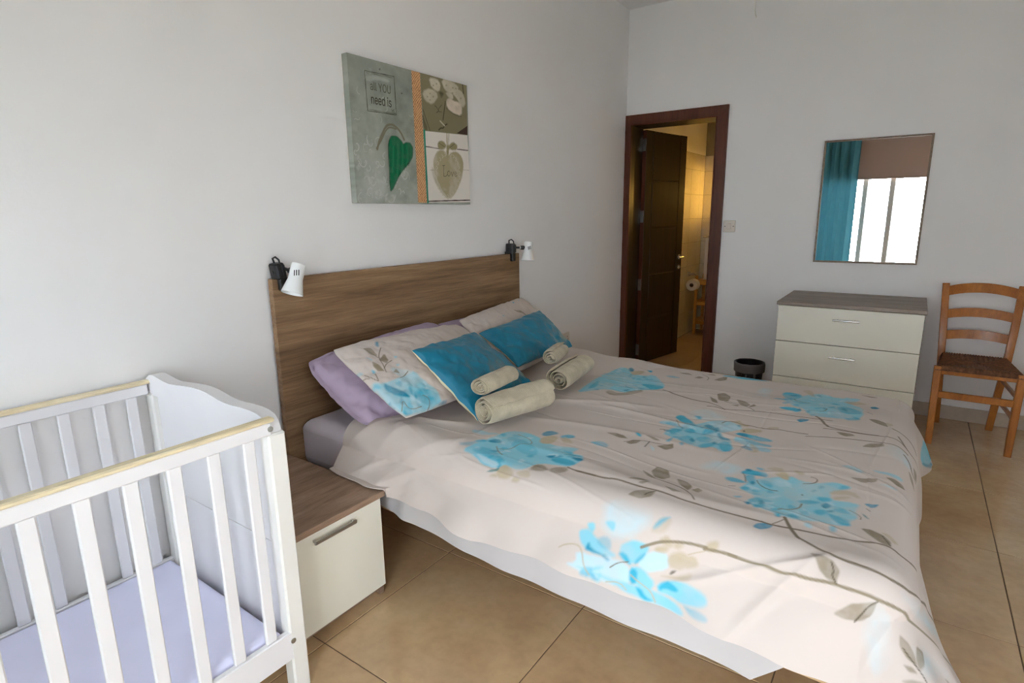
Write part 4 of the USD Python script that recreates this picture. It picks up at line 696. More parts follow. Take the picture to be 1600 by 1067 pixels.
('oS',0.0036,[(1.733,-3.24),(1.749,-3.24),(1.81,-3.243),(1.868,-3.244),(1.915,-3.237),(1.947,-3.233),(1.975,-3.235),(2.008,-3.235),(2.046,-3.238),(2.08,-3.232),(2.112,-3.229),(2.147,-3.218),(2.194,-3.195),(2.264,-3.142),(2.331,-3.087),(2.376,-3.066)]),
('oL',0.8,[(1.899,-3.178),(1.924,-3.184),(1.947,-3.186),(1.963,-3.204),(1.959,-3.231),(1.939,-3.227),(1.923,-3.214),(1.915,-3.202)]),
('oL',0.75,[(1.961,-3.295),(1.98,-3.275),(1.992,-3.26),(2.017,-3.252),(2.041,-3.242),(2.034,-3.275),(2.012,-3.293),(1.986,-3.299)]),
('oL',0.8,[(2.113,-3.273),(2.135,-3.275),(2.146,-3.287),(2.152,-3.306),(2.13,-3.308),(2.114,-3.296)]),
('oL',0.8,[(2.156,-3.264),(2.181,-3.262),(2.175,-3.29),(2.156,-3.31),(2.15,-3.295)]),
('oL',0.8,[(2.124,-3.323),(2.141,-3.314),(2.152,-3.319),(2.135,-3.329)]),
('oL',0.7,[(2.127,-3.356),(2.143,-3.337),(2.168,-3.325),(2.139,-3.351)]),
('kS',0.0016,[(2.122,-3.294),(2.141,-3.304),(2.164,-3.315),(2.172,-3.323)]),
('kS',0.0016,[(1.944,-3.191),(1.952,-3.208),(1.948,-3.217),(1.959,-3.231)]),
('kS',0.0015,[(2.002,-3.297),(2.013,-3.277),(2.021,-3.259),(2.041,-3.242)]),
('oL',0.7,[(2.259,-3.253),(2.269,-3.243),(2.276,-3.252)])]
PILLOW_NEAR = [('lP',0.85,[(0.006,0.204),(0.032,0.169),(0.1,0.169),(0.161,0.173),(0.187,0.174),(0.182,0.122),(0.211,0.051),(0.193,0.019),(0.199,0.0),(0.123,0.0),(0.044,0.0),(0.0,0.012),(0.0,0.094),(0.0,0.169)]),
('mP',0.6,[(0.082,0.127),(0.075,0.139),(0.072,0.15),(0.078,0.157),(0.085,0.153),(0.085,0.14)]),
('mP',0.6,[(0.09,0.07),(0.094,0.091),(0.101,0.108),(0.111,0.114),(0.113,0.104),(0.103,0.087)]),
('mP',0.6,[(0.154,0.036),(0.164,0.037),(0.171,0.034),(0.17,0.025),(0.164,0.021),(0.158,0.027)]),
('lP',0.7,[(0.141,0.104),(0.154,0.109),(0.166,0.111),(0.173,0.105),(0.168,0.1),(0.154,0.1)]),
('lP',0.7,[(0.08,0.066),(0.066,0.052),(0.051,0.042),(0.039,0.042),(0.043,0.051),(0.061,0.06)]),
('lP',0.7,[(0.029,0.157),(0.011,0.162),(-0.003,0.17),(-0.004,0.182),(0.006,0.184),(0.019,0.172)]),
('pP',0.75,[(0.123,0.101),(0.125,0.124),(0.133,0.141),(0.149,0.143),(0.154,0.13),(0.141,0.114)]),
('dP',0.5,[(0.101,0.073),(0.109,0.061),(0.11,0.051),(0.098,0.046),(0.088,0.052),(0.092,0.063)]),
('pP',0.75,[(0.09,0.123),(0.09,0.142),(0.092,0.158),(0.1,0.166),(0.104,0.158),(0.099,0.14)]),
('mP',0.6,[(0.151,0.07),(0.164,0.075),(0.176,0.076),(0.182,0.07),(0.177,0.065),(0.164,0.066)]),
('pP',0.75,[(0.176,0.086),(0.174,0.101),(0.178,0.113),(0.19,0.114),(0.195,0.106),(0.188,0.095)]),
('lP',0.7,[(0.061,0.088),(0.041,0.087),(0.026,0.091),(0.024,0.106),(0.036,0.114),(0.05,0.104)]),
('pP',0.75,[(0.11,0.061),(0.11,0.042),(0.104,0.028),(0.091,0.027),(0.085,0.037),(0.095,0.051)]),
('pP',0.75,[(0.144,0.055),(0.155,0.052),(0.163,0.046),(0.162,0.037),(0.155,0.035),(0.148,0.044)]),
('mP',0.6,[(0.055,0.05),(0.058,0.035),(0.055,0.024),(0.043,0.023),(0.035,0.032),(0.042,0.042)]),
('pP',0.75,[(0.096,0.143),(0.086,0.15),(0.082,0.157),(0.092,0.163),(0.103,0.162),(0.103,0.153)]),
('mP',0.6,[(0.115,0.071),(0.129,0.077),(0.14,0.077),(0.144,0.065),(0.137,0.056),(0.125,0.061)]),
('dP',0.5,[(0.091,0.131),(0.082,0.14),(0.08,0.149),(0.09,0.154),(0.099,0.15),(0.097,0.141)]),
('pP',0.75,[(0.134,0.141),(0.139,0.16),(0.148,0.173),(0.162,0.171),(0.165,0.159),(0.152,0.148)]),
('mP',0.6,[(0.017,0.031),(0.021,0.021),(0.02,0.013),(0.011,0.012),(0.005,0.018),(0.009,0.025)]),
('mP',0.6,[(0.012,0.157),(0.004,0.17),(0.001,0.182),(0.007,0.19),(0.014,0.185),(0.015,0.171)]),
('pP',0.75,[(0.099,0.144),(0.09,0.155),(0.088,0.164),(0.101,0.168),(0.112,0.163),(0.109,0.153)]),
('mP',0.6,[(0.141,0.04),(0.154,0.046),(0.163,0.045),(0.163,0.031),(0.155,0.022),(0.147,0.028)]),
('pP',0.75,[(0.158,0.073),(0.166,0.082),(0.174,0.086),(0.181,0.081),(0.18,0.074),(0.17,0.072)]),
('pP',0.75,[(0.158,0.088),(0.174,0.08),(0.187,0.07),(0.19,0.06),(0.182,0.061),(0.169,0.074)]),
('lP',0.7,[(0.053,0.064),(0.044,0.053),(0.035,0.05),(0.029,0.061),(0.031,0.072),(0.042,0.071)]),
('pP',0.75,[(0.101,0.127),(0.102,0.14),(0.106,0.147),(0.118,0.139),(0.122,0.128),(0.113,0.125)]),
('pP',0.75,[(0.127,0.138),(0.14,0.153),(0.154,0.162),(0.166,0.16),(0.163,0.15),(0.146,0.142)]),
('pP',0.75,[(0.088,0.078),(0.092,0.061),(0.089,0.048),(0.074,0.047),(0.066,0.057),(0.074,0.069)]),
('dP',0.5,[(0.049,0.089),(0.043,0.07),(0.034,0.055),(0.022,0.051),(0.021,0.061),(0.034,0.076)]),
('pP',0.7,[(0.0,0.195),(0.015,0.115),(0.009,0.041),(0.0,0.012),(0.0,0.129)]),
('pP',0.6,[(0.107,0.241),(0.166,0.192),(0.181,0.166),(0.148,0.116),(0.111,0.165)]),
('mP',0.4,[(0.083,0.074),(0.155,0.091),(0.2,0.05),(0.179,0.011),(0.112,0.012)]),
('dP',0.9,[(0.025,0.159),(0.038,0.171),(0.044,0.152),(0.069,0.113),(0.077,0.072),(0.068,0.066),(0.035,0.099),(0.023,0.136)]),
('dP',0.95,[(0.18,0.002),(0.205,0.003),(0.227,0.0),(0.217,0.0),(0.186,0.0)]),
('dP',0.9,[(0.0,0.094),(0.0,0.081),(0.0,0.052)]),
('mP',0.5,[(0.027,0.05),(0.051,0.008),(0.003,0.0),(0.0,0.015)]),
('mP',0.6,[(0.086,0.163),(0.095,0.153),(0.085,0.143)]),
('oS',0.0014,[(0.007,0.033),(0.042,0.074),(0.035,0.035),(0.057,0.017),(0.094,0.016)]),
('sS',0.0014,[(0.133,0.056),(0.151,0.038),(0.136,0.011),(0.121,0.0)]),
('bL',0.8,[(0.148,0.0),(0.192,0.0),(0.236,0.0),(0.22,0.0),(0.176,0.0)]),
('oL',0.95,[(0.102,0.379),(0.132,0.373),(0.118,0.309),(0.098,0.334)]),
('oL',0.95,[(0.099,0.284),(0.152,0.313),(0.137,0.269),(0.115,0.258)]),
('oL',0.95,[(0.07,0.288),(0.08,0.257),(0.082,0.223),(0.06,0.236),(0.057,0.262)]),
('oL',0.9,[(0.108,0.206),(0.131,0.217),(0.129,0.188)]),
('dP',0.8,[(0.182,0.401),(0.191,0.394),(0.163,0.359),(0.161,0.372)]),
('mP',0.8,[(0.066,0.322),(0.076,0.307),(0.077,0.292)]),
('mP',0.9,[(0.044,0.258),(0.054,0.241),(0.039,0.232)]),
('lP',0.7,[(0.003,0.277),(0.015,0.259),(0.001,0.258)]),
('lP',0.8,[(0.173,0.284),(0.186,0.275),(0.168,0.263)]),
('lP',0.8,[(0.147,0.237),(0.164,0.233),(0.145,0.226)]),
('sS',0.0018,[(0.166,0.351),(0.111,0.301),(0.093,0.248),(0.083,0.217)]),
('sS',0.0018,[(0.108,0.346),(0.111,0.301)]),
('sS',0.0016,[(0.149,0.264),(0.113,0.255),(0.087,0.236)]),
('sS',0.0016,[(0.043,0.231),(0.028,0.193)]),
('sS',0.0016,[(0.11,0.168),(0.127,0.167),(0.163,0.184)]),
('sS',0.0014,[(0.0,0.237),(0.012,0.222)]),
('sS',0.0014,[(0.013,0.249),(0.019,0.217),(0.026,0.194)]),
('mP',0.6,[(0.0,0.279),(0.0,0.264),(0.0,0.258)])]
PILLOW_FAR = [('oL',0.9,[(0.495,0.337),(0.551,0.315),(0.556,0.288),(0.558,0.257),(0.543,0.265),(0.532,0.296),(0.5,0.31)]),
('mP',0.6,[(0.65,0.151),(0.744,0.138),(0.689,0.059),(0.753,0.001),(0.748,0.0),(0.669,0.0),(0.623,0.043),(0.616,0.115)]),
('gL',0.9,[(0.677,0.092),(0.699,0.076),(0.65,0.036),(0.646,0.056)]),
('mP',0.9,[(0.571,0.389),(0.598,0.384),(0.573,0.376)]),
('mP',0.8,[(0.653,0.392),(0.689,0.392),(0.647,0.381)]),
('mP',0.9,[(0.328,0.327),(0.357,0.316),(0.33,0.315)]),
('sS',0.002,[(0.558,0.257),(0.653,0.225),(0.667,0.187)])]
def paint_duvet(S, T): return paint_cloth(S, T, DUVET_PRINT)

# ================================================================ the room
X1, Y0, ZC, TS, TX, TY = 3.7, -5.0, 2.875, .6075, .603, -1.15
struct('wall_left', box(-.15, 0, Y0-.25, .0, -.05, ZC), 'wall_paint')
RY0, RY1, RZ0, RZ1 = -4.92, -3.95, .6, 1.7
struct('wall_right', cat_([box(X1, X1+.15, Y0-.25, RY0, -.05, ZC), box(X1, X1+.15, RY1, .22, -.05, ZC), box(X1, X1+.15, RY0, RY1, -.05, RZ0), box(X1, X1+.15, RY0, RY1, RZ1, ZC)]), 'wall_paint')
DX0, DX1, DZ = .04, .732, 2.035
struct('wall_back', cat_([box(-.15, DX0, 0, .22, -.05, ZC), box(DX1, X1, 0, .22, -.05, ZC), box(DX0, DX1, 0, .22, DZ, ZC)]), 'wall_paint')
WX0, WX1, WZ = .08, 2.16, 2.3
struct('wall_front', cat_([box(-.15, WX0, Y0-.25, Y0, -.05, ZC), box(WX1, X1, Y0-.25, Y0, -.05, ZC), box(WX0, WX1, Y0-.25, Y0, WZ, ZC)]), 'wall_paint')
struct('ceiling', box(-.15, X1+.15, Y0-.25, .22, ZC, ZC+.1), 'ceiling_paint')
fl = sgroup('floor', 'beige polished floor tiles with thin dark joints')
obj('grout_bed', box(-.1, X1+.1, Y0-.25, .22, -.05, -.0025), 'grout', fl)
J = .0018
xs = [0] + [TX+k*TS for k in range(-1, 7) if 0.02 < TX+k*TS < X1-.02] + [X1]
ys = [Y0] + sorted(TY-k*TS for k in range(-3, 9) if Y0+.02 < TY-k*TS < -.02) + [0]
for i in range(len(xs)-1):
    for j in range(len(ys)-1):
        obj('tile', box(xs[i]+J, xs[i+1]-J, ys[j]+J, ys[j+1]-J, -.012, RNG.uniform(-.0003, .0003), .0012), ['floor_tile', 'floor_tile_warm'][(i*7+j*3) % 2], fl, smooth=False)
def skirting(name, segs, axis):
    g = sgroup(name, 'beige tile skirting along the foot of the wall')
    for (a, b, c) in segs:
        n = max(1, round((b-a)/TS))
        for k in range(n):
            p, q = a+(b-a)*k/n+.0008, a+(b-a)*(k+1)/n-.0008
            if axis == 'x': obj('tile', box(p, q, c-.011 if c <= 0 and c > -1 else c, c if c <= 0 and c > -1 else c+.011, 0.0005, .09, .002), 'skirting_tile', g)
            else: obj('tile', box(c, c+.011, p, q, 0.0005, .09, .002), 'skirting_tile', g)
skirting('baseboard_back', [(.803, X1, 0.)], 'x')
skirting('baseboard_left', [(Y0, -.001, 0.)], 'y')
skirting('baseboard_right', [(Y0, -.013, X1-.011)], 'y')
# ---- balcony door with its panes, behind the camera (seen in the mirror)
w = sgroup('window_1', 'tall sliding balcony window with pale frames behind the room')
fy0, fy1 = Y0-.12, Y0-.04
obj('frame', cat_([box(WX0, WX0+.06, fy0, fy1, 0, WZ, .004), box(WX1-.06, WX1, fy0, fy1, 0, WZ, .004), box(WX0+.06, WX1-.06, fy0, fy1, WZ-.06, WZ, .004), box(WX0+.06, WX1-.06, fy0, fy1, 0, .05, .004)]), 'window_frame_paint', w)
for a, b in ((.74, .80), (1.334, 1.389), (1.650, 1.708)): obj('mullion', box(a, b, fy0, fy1, .05, WZ-.06, .004), 'window_frame_paint', w)
for a, b in ((.14, .74), (.80, 1.334), (1.389, 1.650), (1.708, 2.10)): obj('pane', box(a, b, Y0-.083, Y0-.077, .05, WZ-.06), 'pane_glass', w)
obj('window_sill', box(WX0-.0, WX1, Y0-.25, fy0, -.02, 0.0, .003), 'skirting_tile', w)
w2 = sgroup('window_2', 'side window with pale frame in the wall beside the camera')
obj('frame', cat_([box(X1+.04, X1+.10, RY0, RY0+.05, RZ0, RZ1, .003), box(X1+.04, X1+.10, RY1-.05, RY1, RZ0, RZ1, .003), box(X1+.04, X1+.10, RY0+.05, RY1-.05, RZ0, RZ0+.05, .003), box(X1+.04, X1+.10, RY0+.05, RY1-.05, RZ1-.05, RZ1, .003)]), 'window_frame_paint', w2)
yc = (RY0+RY1)/2
obj('mullion', box(X1+.04, X1+.10, yc-.025, yc+.025, RZ0+.05, RZ1-.05, .003), 'window_frame_paint', w2)
for a, b in ((RY0+.05, yc-.025), (yc+.025, RY1-.05)): obj('pane', box(X1+.066, X1+.072, a, b, RZ0+.05, RZ1-.05), 'pane_glass', w2)
obj('window_sill', box(X1-.015, X1+.16, RY0-.02, RY1+.02, RZ0-.025, RZ0, .003), 'skirting_tile', w2)
struct('terrace', cat_([box(-3, 12, -12, Y0-.251, -.25, -.06), box(X1+.16, 12, Y0-.251, 3, -.25, -.06)]), 'terrace_floor')
# ---- door to the bathroom
d = sgroup('door_1', 'dark brown wooden door standing open into the bathroom')
def casing(poly): return extrude(poly, .022, ((1, 0, 0), (0, 0, 1), (0, -1, 0), (0, .0, 0)))
obj('door_casing', extrude([(.002, 0), (.055, 0), (.055, 2.02), (.002, 2.1)], .022, ((1, 0, 0), (0, 0, 1), (0, -1, 0), (0, 0, 0))), 'mahogany', d)
obj('door_casing', extrude([(.717, 0), (.801, 0), (.801, 2.1), (.717, 2.02)], .022, ((1, 0, 0), (0, 0, 1), (0, -1, 0), (0, 0, 0))), 'mahogany', d)
obj('door_casing', extrude([(.0555, 2.0205), (.7165, 2.0205), (.8, 2.1), (.003, 2.1)], .022, ((1, 0, 0), (0, 0, 1), (0, -1, 0), (0, 0, 0))), 'mahogany', d)
obj('bead', cat_([box(.0445, .0555, -.028, -.02, 0, 2.03, .002), box(.7165, .7275, -.028, -.02, 0, 2.03, .002), box(.045, .727, -.028, -.02, 2.02, 2.03, .002)]), 'mahogany', d)
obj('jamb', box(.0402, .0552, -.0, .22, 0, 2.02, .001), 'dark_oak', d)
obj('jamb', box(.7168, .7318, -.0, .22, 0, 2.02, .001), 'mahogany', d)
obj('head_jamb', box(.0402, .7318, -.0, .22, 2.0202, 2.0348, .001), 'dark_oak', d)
A = np.array([.05, .222]); dv = np.array([.2, .98]); dv /= np.linalg.norm(dv); nv = np.array([dv[1], -dv[0]])
T = ((*dv, 0), (0, 0, 1), (*nv, 0), (*A, .012))           # local: along the leaf, up, out of the visible face
T = tuple(np.array(t, float) for t in T)
def lf(u0, u1, z0, z1, w0, w1, b=.002):
    m = box(u0, u1, z0, z1, w0, w1, b); Q = np.eye(4); Q[:3, 0], Q[:3, 1], Q[:3, 2], Q[:3, 3] = T[0], T[1], T[2], T[3]
    m.apply_transform(Q)
    if np.linalg.det(Q[:3, :3]) < 0: m.invert()
    return m
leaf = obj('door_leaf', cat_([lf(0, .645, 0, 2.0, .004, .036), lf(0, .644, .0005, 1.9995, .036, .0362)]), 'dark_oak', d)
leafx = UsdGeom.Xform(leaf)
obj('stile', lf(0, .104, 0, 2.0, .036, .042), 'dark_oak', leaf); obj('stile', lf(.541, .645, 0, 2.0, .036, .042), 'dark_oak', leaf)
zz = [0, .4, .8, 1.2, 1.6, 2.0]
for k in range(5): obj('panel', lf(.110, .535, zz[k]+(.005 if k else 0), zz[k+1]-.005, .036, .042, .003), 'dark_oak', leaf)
obj('edge_strip', lf(-.0012, .0, 0, 2.0, .003, .041, .0003), 'mahogany', leaf)
for z in (.14, .726, 1.31, 1.896):
    h = cat_([lf(-.0035, -.0012, z-.062, z+.038, .004, .036, .0005), cyl((A[0]-.006, A[1]-.006, z-.05), (A[0]-.006, A[1]-.006, z+.05), .007)])
    obj('hinge', h, 'steel', leaf)
hp = lambda u, z, w: T[3]+T[0]*u+T[1]*z+T[2]*w
obj('door_handle', cat_([cyl(hp(.6, .925, .041), hp(.6, .925, .047), .024), tube([hp(.6, .925, .046), hp(.6, .925, .09), hp(.585, .925, .1), hp(.5, .922, .1)], .008)]), 'chrome', leaf)
obj('door_handle', cat_([cyl(hp(.6, .925, .004), hp(.6, .925, -.004), .024), tube([hp(.6, .925, -.003), hp(.6, .925, -.045), hp(.585, .925, -.055), hp(.5, .922, -.055)], .008)]), 'chrome', leaf)
obj('lock', cat_([cyl(hp(.6, .83, .041), hp(.6, .83, .048), .02), cyl(hp(.6, .83, .047), hp(.6, .83, .06), .007)]), 'chrome', leaf)
# ---- bathroom beyond
BX1, BY1 = 1.75, 2.15
bl = sgroup('wall_bathroom_left', 'cream square wall tiles in the bathroom beyond the door')
obj('tile_bed', box(-.15, -.004, .221, BY1+.1, -.05, 2.5), 'bath_grout', bl)
zt = [0.003]+[.255*k for k in range(1, 8)]+[1.95]
yt = [.22+.0]+[.5, .8, 1.1, 1.4, 1.7, 2.0, BY1]
for j in range(len(zt)-1):
    for i in range(len(yt)-1): obj('tile', box(-.006, .0, yt[i]+.0015, yt[i+1]-.0015, zt[j]+.0015, zt[j+1]-.0015, .001), 'bath_wall_tile', bl, smooth=False)
obj('plaster', box(-.006, 0, .221, BY1, 1.952, 2.5), 'wall_paint', bl)
br = sgroup('wall_bathroom_back', 'cream wall tiles at the end of the bathroom')
obj('tile_bed', box(-.004, BX1, BY1+.004, BY1+.1, -.05, 2.5), 'bath_grout', br)
for j in range(len(zt)-1):
    for i in range(6): obj('tile', box(.0+i*.291+.0015, (i+1)*.291-.0015, BY1, BY1+.006, zt[j]+.0015, zt[j+1]-.0015, .001), 'bath_wall_tile', br, smooth=False)
struct('wall_bathroom_right', box(BX1, BX1+.1, .221, BY1+.1, -.05, 2.5), 'wall_paint')
struct('ceiling_bathroom', box(-.15, BX1+.1, .221, BY1+.1, 2.5, 2.55), 'ceiling_paint')
bf = sgroup('floor_bathroom', 'beige floor tiles in the bathroom')
obj('grout_bed', box(0, BX1, .22, BY1, -.05, -.003), 'bath_grout', bf)
obj('threshold', box(.0402, .7318, 0.0, .22, -.004, .004, .002), 'bath_floor_tile', bf)
for i in range(4):
    for j in range(5): obj('tile', box(i*.44+.0015, min((i+1)*.44, BX1)-.0015, .22+j*.386+.0015, .22+(j+1)*.386-.0015, -.01, 0, .001), 'bath_floor_tile', bf, smooth=False)
# bathroom lamp between two shading plates on the end wall (hidden by the casing, lights the tiles)
LX, LY, LZ = .52, 2.02, 1.545
t = thing('bathroom_lamp', 'bathroom wall lamp glowing warm between two round plates', 'lamp', (LX, BY1, LZ))
obj('back_plate', cyl((LX, BY1, LZ), (LX, BY1-.02, LZ), .05), 'chrome', t)
obj('arm', cyl((LX, BY1-.02, LZ-.06), (LX, LY, LZ-.06), .008), 'chrome', t)
for dz in (.062, -.066): obj('shade_plate', cyl((LX, LY, LZ+dz), (LX, LY, LZ+dz+.004), .11, n=40), 'lamp_white', t)
bulb = trimesh.creation.icosphere(2, .022); bulb.apply_translation((LX, LY, LZ)); obj('bulb', bulb, 'lamp_glow', t)
obj('socket_stem', cyl((LX, LY, LZ-.062), (LX, LY, LZ-.02), .01), 'chrome', t)
t = thing('toilet_roll_holder', 'chrome toilet roll holder on cream bathroom tiles', 'toilet roll holder', (0, 1.78, .67))
obj('wall_plate', cat_([box(0, .012, 1.755, 1.805, .655, .705, .004), box(.01, .06, 1.768, 1.792, .668, .69, .004)]), 'chrome', t)
obj('arm', tube([(.055, 1.79, .68), (.066, 1.83, .66), (.066, 1.83, .60), (.066, 1.825, .585), (.066, 1.81, .58), (.066, 1.68, .58)], .005), 'chrome', t)
t = thing('toilet_roll', 'white toilet paper roll hanging in the bathroom doorway', 'toilet roll', (.066, 1.74, .573))
a_ = lathe([(.022, 0), (.06, 0), (.062, .003), (.062, .097), (.06, .1), (.022, .1), (.022, 0)], (.066, 1.69, .567), (0, 1, 0), 40)
obj('paper', a_, 'paper_white', t); obj('core', lathe([(.0185, -.001), (.0215, -.001), (.0215, .101), (.0185, .101), (.0185, -.001)], (.066, 1.69, .567), (0, 1, 0), 30), 'cardboard', t)
t = thing('bathroom_rack', 'honey coloured wooden shelf rack at the end of the bathroom', 'shelf rack', (.25, 1.97, 0))
for x in (.06, .40):
    for y in (1.82, 2.1): obj('post', box(x, x+.028, y, y+.028, 0, .66, .003), 'rack_wood', t)
for z in (.14, .35, .58):
    for y in (1.815, 2.105): obj('rail', box(.088, .40, y+.004, y+.02, z-.02, z+.02, .003), 'rack_wood', t)
    for x in (.061, .40): obj('side_rail', box(x+.005, x+.022, 1.848, 2.1, z-.02, z+.02, .003), 'rack_wood', t)
    for k in range(5): obj('slat', box(.064, .424, 1.852+k*.05, 1.89+k*.05, z+.02, z+.03, .003), 'rack_wood', t)
t = obj('bath_towel', grid_mesh(np.array([[(.128+.3*a, 1.905+.02*math.sin(7*a)+.012*s*(1), z) for z in np.linspace(.615, 1.07, 12)] for s, aa in ((1, np.linspace(0, 1, 14)), (-1, np.linspace(1, 0, 14))) for a in aa] + [[(.128, 1.917, z) for z in np.linspace(.615, 1.07, 12)]])), 'towel_white', smooth=60)
tag(t, 'white towel hanging above the wooden rack in the bathroom', 'towel')
t = obj('towel_rail', tube([(.1, 2.15, 1.075), (.1, 1.905, 1.075), (.5, 1.905, 1.075), (.5, 2.15, 1.075)], .007), 'chrome'); tag(t, 'chrome rail carrying the white bathroom towel', 'towel rail')

# ================================================================ crib
t = thing('crib', 'white painted wooden baby crib with slatted sides', 'crib', (.37, -4.27, 0))
prof = [(.03, .838), (.055, .852), (.079, .855), (.11, .851), (.15, .845), (.186, .843), (.235, .847), (.283, .852), (.33, .855), (.37, .8555), (.406, .853), (.44, .847), (.469, .842), (.50, .839), (.532, .8385), (.58, .841), (.622, .841), (.655, .838), (.678, .831), (.69, .818), (.70, .79)]
prof = np.array(prof)
XI = lambda poly, y0, y1: extrude(poly, y1-y0, ((1, 0, 0), (0, 0, 1), (0, -1, 0), (0, y1, 0)))
def end_panel(y0, y1, inner):
    top = [(x, z) for x, z in prof]
    m = XI(top + [(.70, .785), (.03, .785)], y0+.006, y1-.006)
    obj('end_rail', m, 'crib_paint', t, smooth=40)
    for xa, xb in ((.022, .066), (.665, .709)): obj('end_post', box(xa, xb, y0, y1, 0, .79, .005), 'crib_paint_worn', t)
    obj('end_board', cat_([box(.064, .667, y0+.017, y1-.017, .4585, .79, .001)]), 'crib_paint', t); obj('end_board', box(.064, .667, y0+.017, y1-.017, .12, .4565, .001), 'crib_paint', t)
    obj('end_rail', box(.066, .665, y0+.01, y1-.01, .08, .125, .003), 'crib_paint', t)
end_panel(-3.757, -3.707, -1); end_panel(-4.83, -4.78, 1)
for x0, x1 in ((.03, .05), (.688, .708)):
    s = 1 if x0 > .3 else -1
    obj('side_rail', box(x0, x1, -4.779, -3.745 if s > 0 else -3.757, .789, .823, .003), 'crib_paint', t); obj('side_rail', box(x0, x1, -4.779, -3.745 if s > 0 else -3.757, .118, .205, .003), 'crib_paint', t)
    obj('rail_strip', box(x0-.004, x1+.003, -4.775, -3.735 if s > 0 else -3.72, .823, .834, .003), 'beech_strip', t, label='pale beech teething strip along the rail')
    for k in range(12):
        y = -3.806-.0894*k
        if y < -4.75: break
        obj('slat', box(x0+.003, x1-.005, y-.0155, y+.0155, .2045, .7895, .003), 'crib_paint', t)
    if s > 0:
        for z in (.806, .176): obj('bolt', cat_([cyl((.7075, -3.753+.004, z), (.7105, -3.753+.004, z), .0075), cyl((.7104, -3.749, z), (.7108, -3.749, z), .004)]), 'steel', t)
obj('base_board', box(.052, .686, -4.779, -3.76, .105, .118, .001), 'crib_paint', t)
# mattress: soft slab with rounded edges
def slab(x0, x1, y0, y1, z0, z1, r, n=(40, 60), amp=.004, seed=1):
    a, b = (np.sin(np.pi/2*np.linspace(-1, 1, k)) for k in n); out = []
    U, V = np.meshgrid(a, b, indexing='ij')
    for s in (1, -1):
        h = np.minimum(1-np.abs(U), 1)*(x1-x0)/2; g = (1-np.abs(V))*(y1-y0)/2
        e = np.minimum(h, g); q = np.clip(e/r, 0, 1); dz = r*(1-np.sqrt(1-(1-q)**2))
        P = np.stack([(x0+x1)/2+U*(x1-x0)/2, (y0+y1)/2+V*(y1-y0)/2, (z1-dz if s > 0 else z0+dz)*np.ones_like(U)], -1)
        P[..., 2] += s*amp*(meshkit.fbm(P*[9, 9, 0]+seed, 3)-.5)*2
        out.append(grid_mesh(P if s > 0 else P[::-1]))
    a2 = np.concatenate([np.stack([a, -np.ones_like(a)], 1), np.stack([np.ones_like(b), b], 1), np.stack([a[::-1], np.ones_like(a)], 1), np.stack([-np.ones_like(b), b[::-1]], 1)])
    S = np.array([[((x0+x1)/2+u*(x1-x0)/2, (y0+y1)/2+v*(y1-y0)/2, z) for u, v in a2] for z in np.linspace(z0+r, z1-r, 3)]); out.append(grid_mesh(S[:, ::-1]))
    return cat_(out)
def sq(n): return np.sign(n)*np.abs(n)**.6
m = obj('crib_mattress', slab(.054, .684, -4.77, -3.765, .119, .212, .028), 'mattress_white', smooth=50); tag(m, 'thin white quilted mattress lying inside the crib', 'mattress')

# ================================================================ nightstand
t = thing('nightstand', 'small bedside cabinet with walnut top and cream door', 'nightstand', (.32, -3.49, 0))
NY0, NY1 = -3.695, -3.288
obj('top', box(.05, .602, NY0, NY1, .388, .410, .0015), 'walnut_top', t)
obj('body', cat_([box(.055, .57, NY1-.024, NY1-.006, .0, .388, .001), box(.055, .57, NY0+.006, NY0+.024, 0, .388, .001), box(.055, .57, NY0+.024, NY1-.024, .05, .068), box(.055, .063, NY0+.024, NY1-.024, .068, .388)]), 'walnut_top', t)
obj('plinth', box(.53, .545, NY0+.024, NY1-.024, 0.0, .05, .001), 'walnut_top', t)
dr = obj('door', box(.5705, .589, NY0+.004, NY1-.012, .045, .384, .0012), 'cream_laminate', t)
obj('handle', cat_([box(.5895, .606, -3.580, -3.572, .3525, .3605, .001), box(.5895, .606, -3.432, -3.424, .3525, .3605, .001), box(.602, .61, -3.583, -3.421, .350, .363, .0015)]), 'steel', dr, label='brushed steel bar handle')

# ================================================================ chest of drawers
t = thing('chest_of_drawers', 'cream chest of drawers with grey wood top under the mirror', 'chest of drawers', (1.73, -.31, 0))
CX0, CX1, CYF = 1.347, 2.112, -.617
obj('top', box(CX0-.008, CX1+.006, CYF-.008, -.012, .763, .784, .0015), 'walnut_grey', t)
obj('body', cat_([box(CX0, CX0+.018, CYF+.02, -.014, 0.0, .763, .001), box(CX1-.018, CX1, CYF+.02, -.014, 0, .763, .001), box(CX0+.018, CX1-.018, -.022, -.014, .06, .763), box(CX0+.018, CX1-.018, CYF+.05, -.022, .06, .078), box(CX0+.018, CX1-.018, CYF+.06, CYF+.076, 0, .06)]), 'walnut_grey', t)
for z0, z1 in ((.0655, .2985), (.3025, .5305), (.5345, .7595)):
    f = obj('drawer', cat_([box(CX0+.003, CX1-.003, CYF, CYF+.019, z0, z1, .0015), box(CX0+.03, CX1-.03, CYF+.019, -.06, z0+.03, z1-.04)]), 'cream_laminate', t)
    z = z0+.158
    obj('handle', cat_([cyl((1.685, CYF+.001, z), (1.685, CYF-.022, z), .0045), cyl((1.775, CYF+.001, z), (1.775, CYF-.022, z), .0045), lathe([(0, 0), (.004, 0), (.0055, .004), (.005, .05), (.0065, .062), (.006, .0715), (.0065, .081), (.005, .093), (.0055, .139), (.004, .143), (0, .143)], (1.658, CYF-.024, z), (1, 0, 0), 16)]), 'chrome', f, label='chrome bow handle')

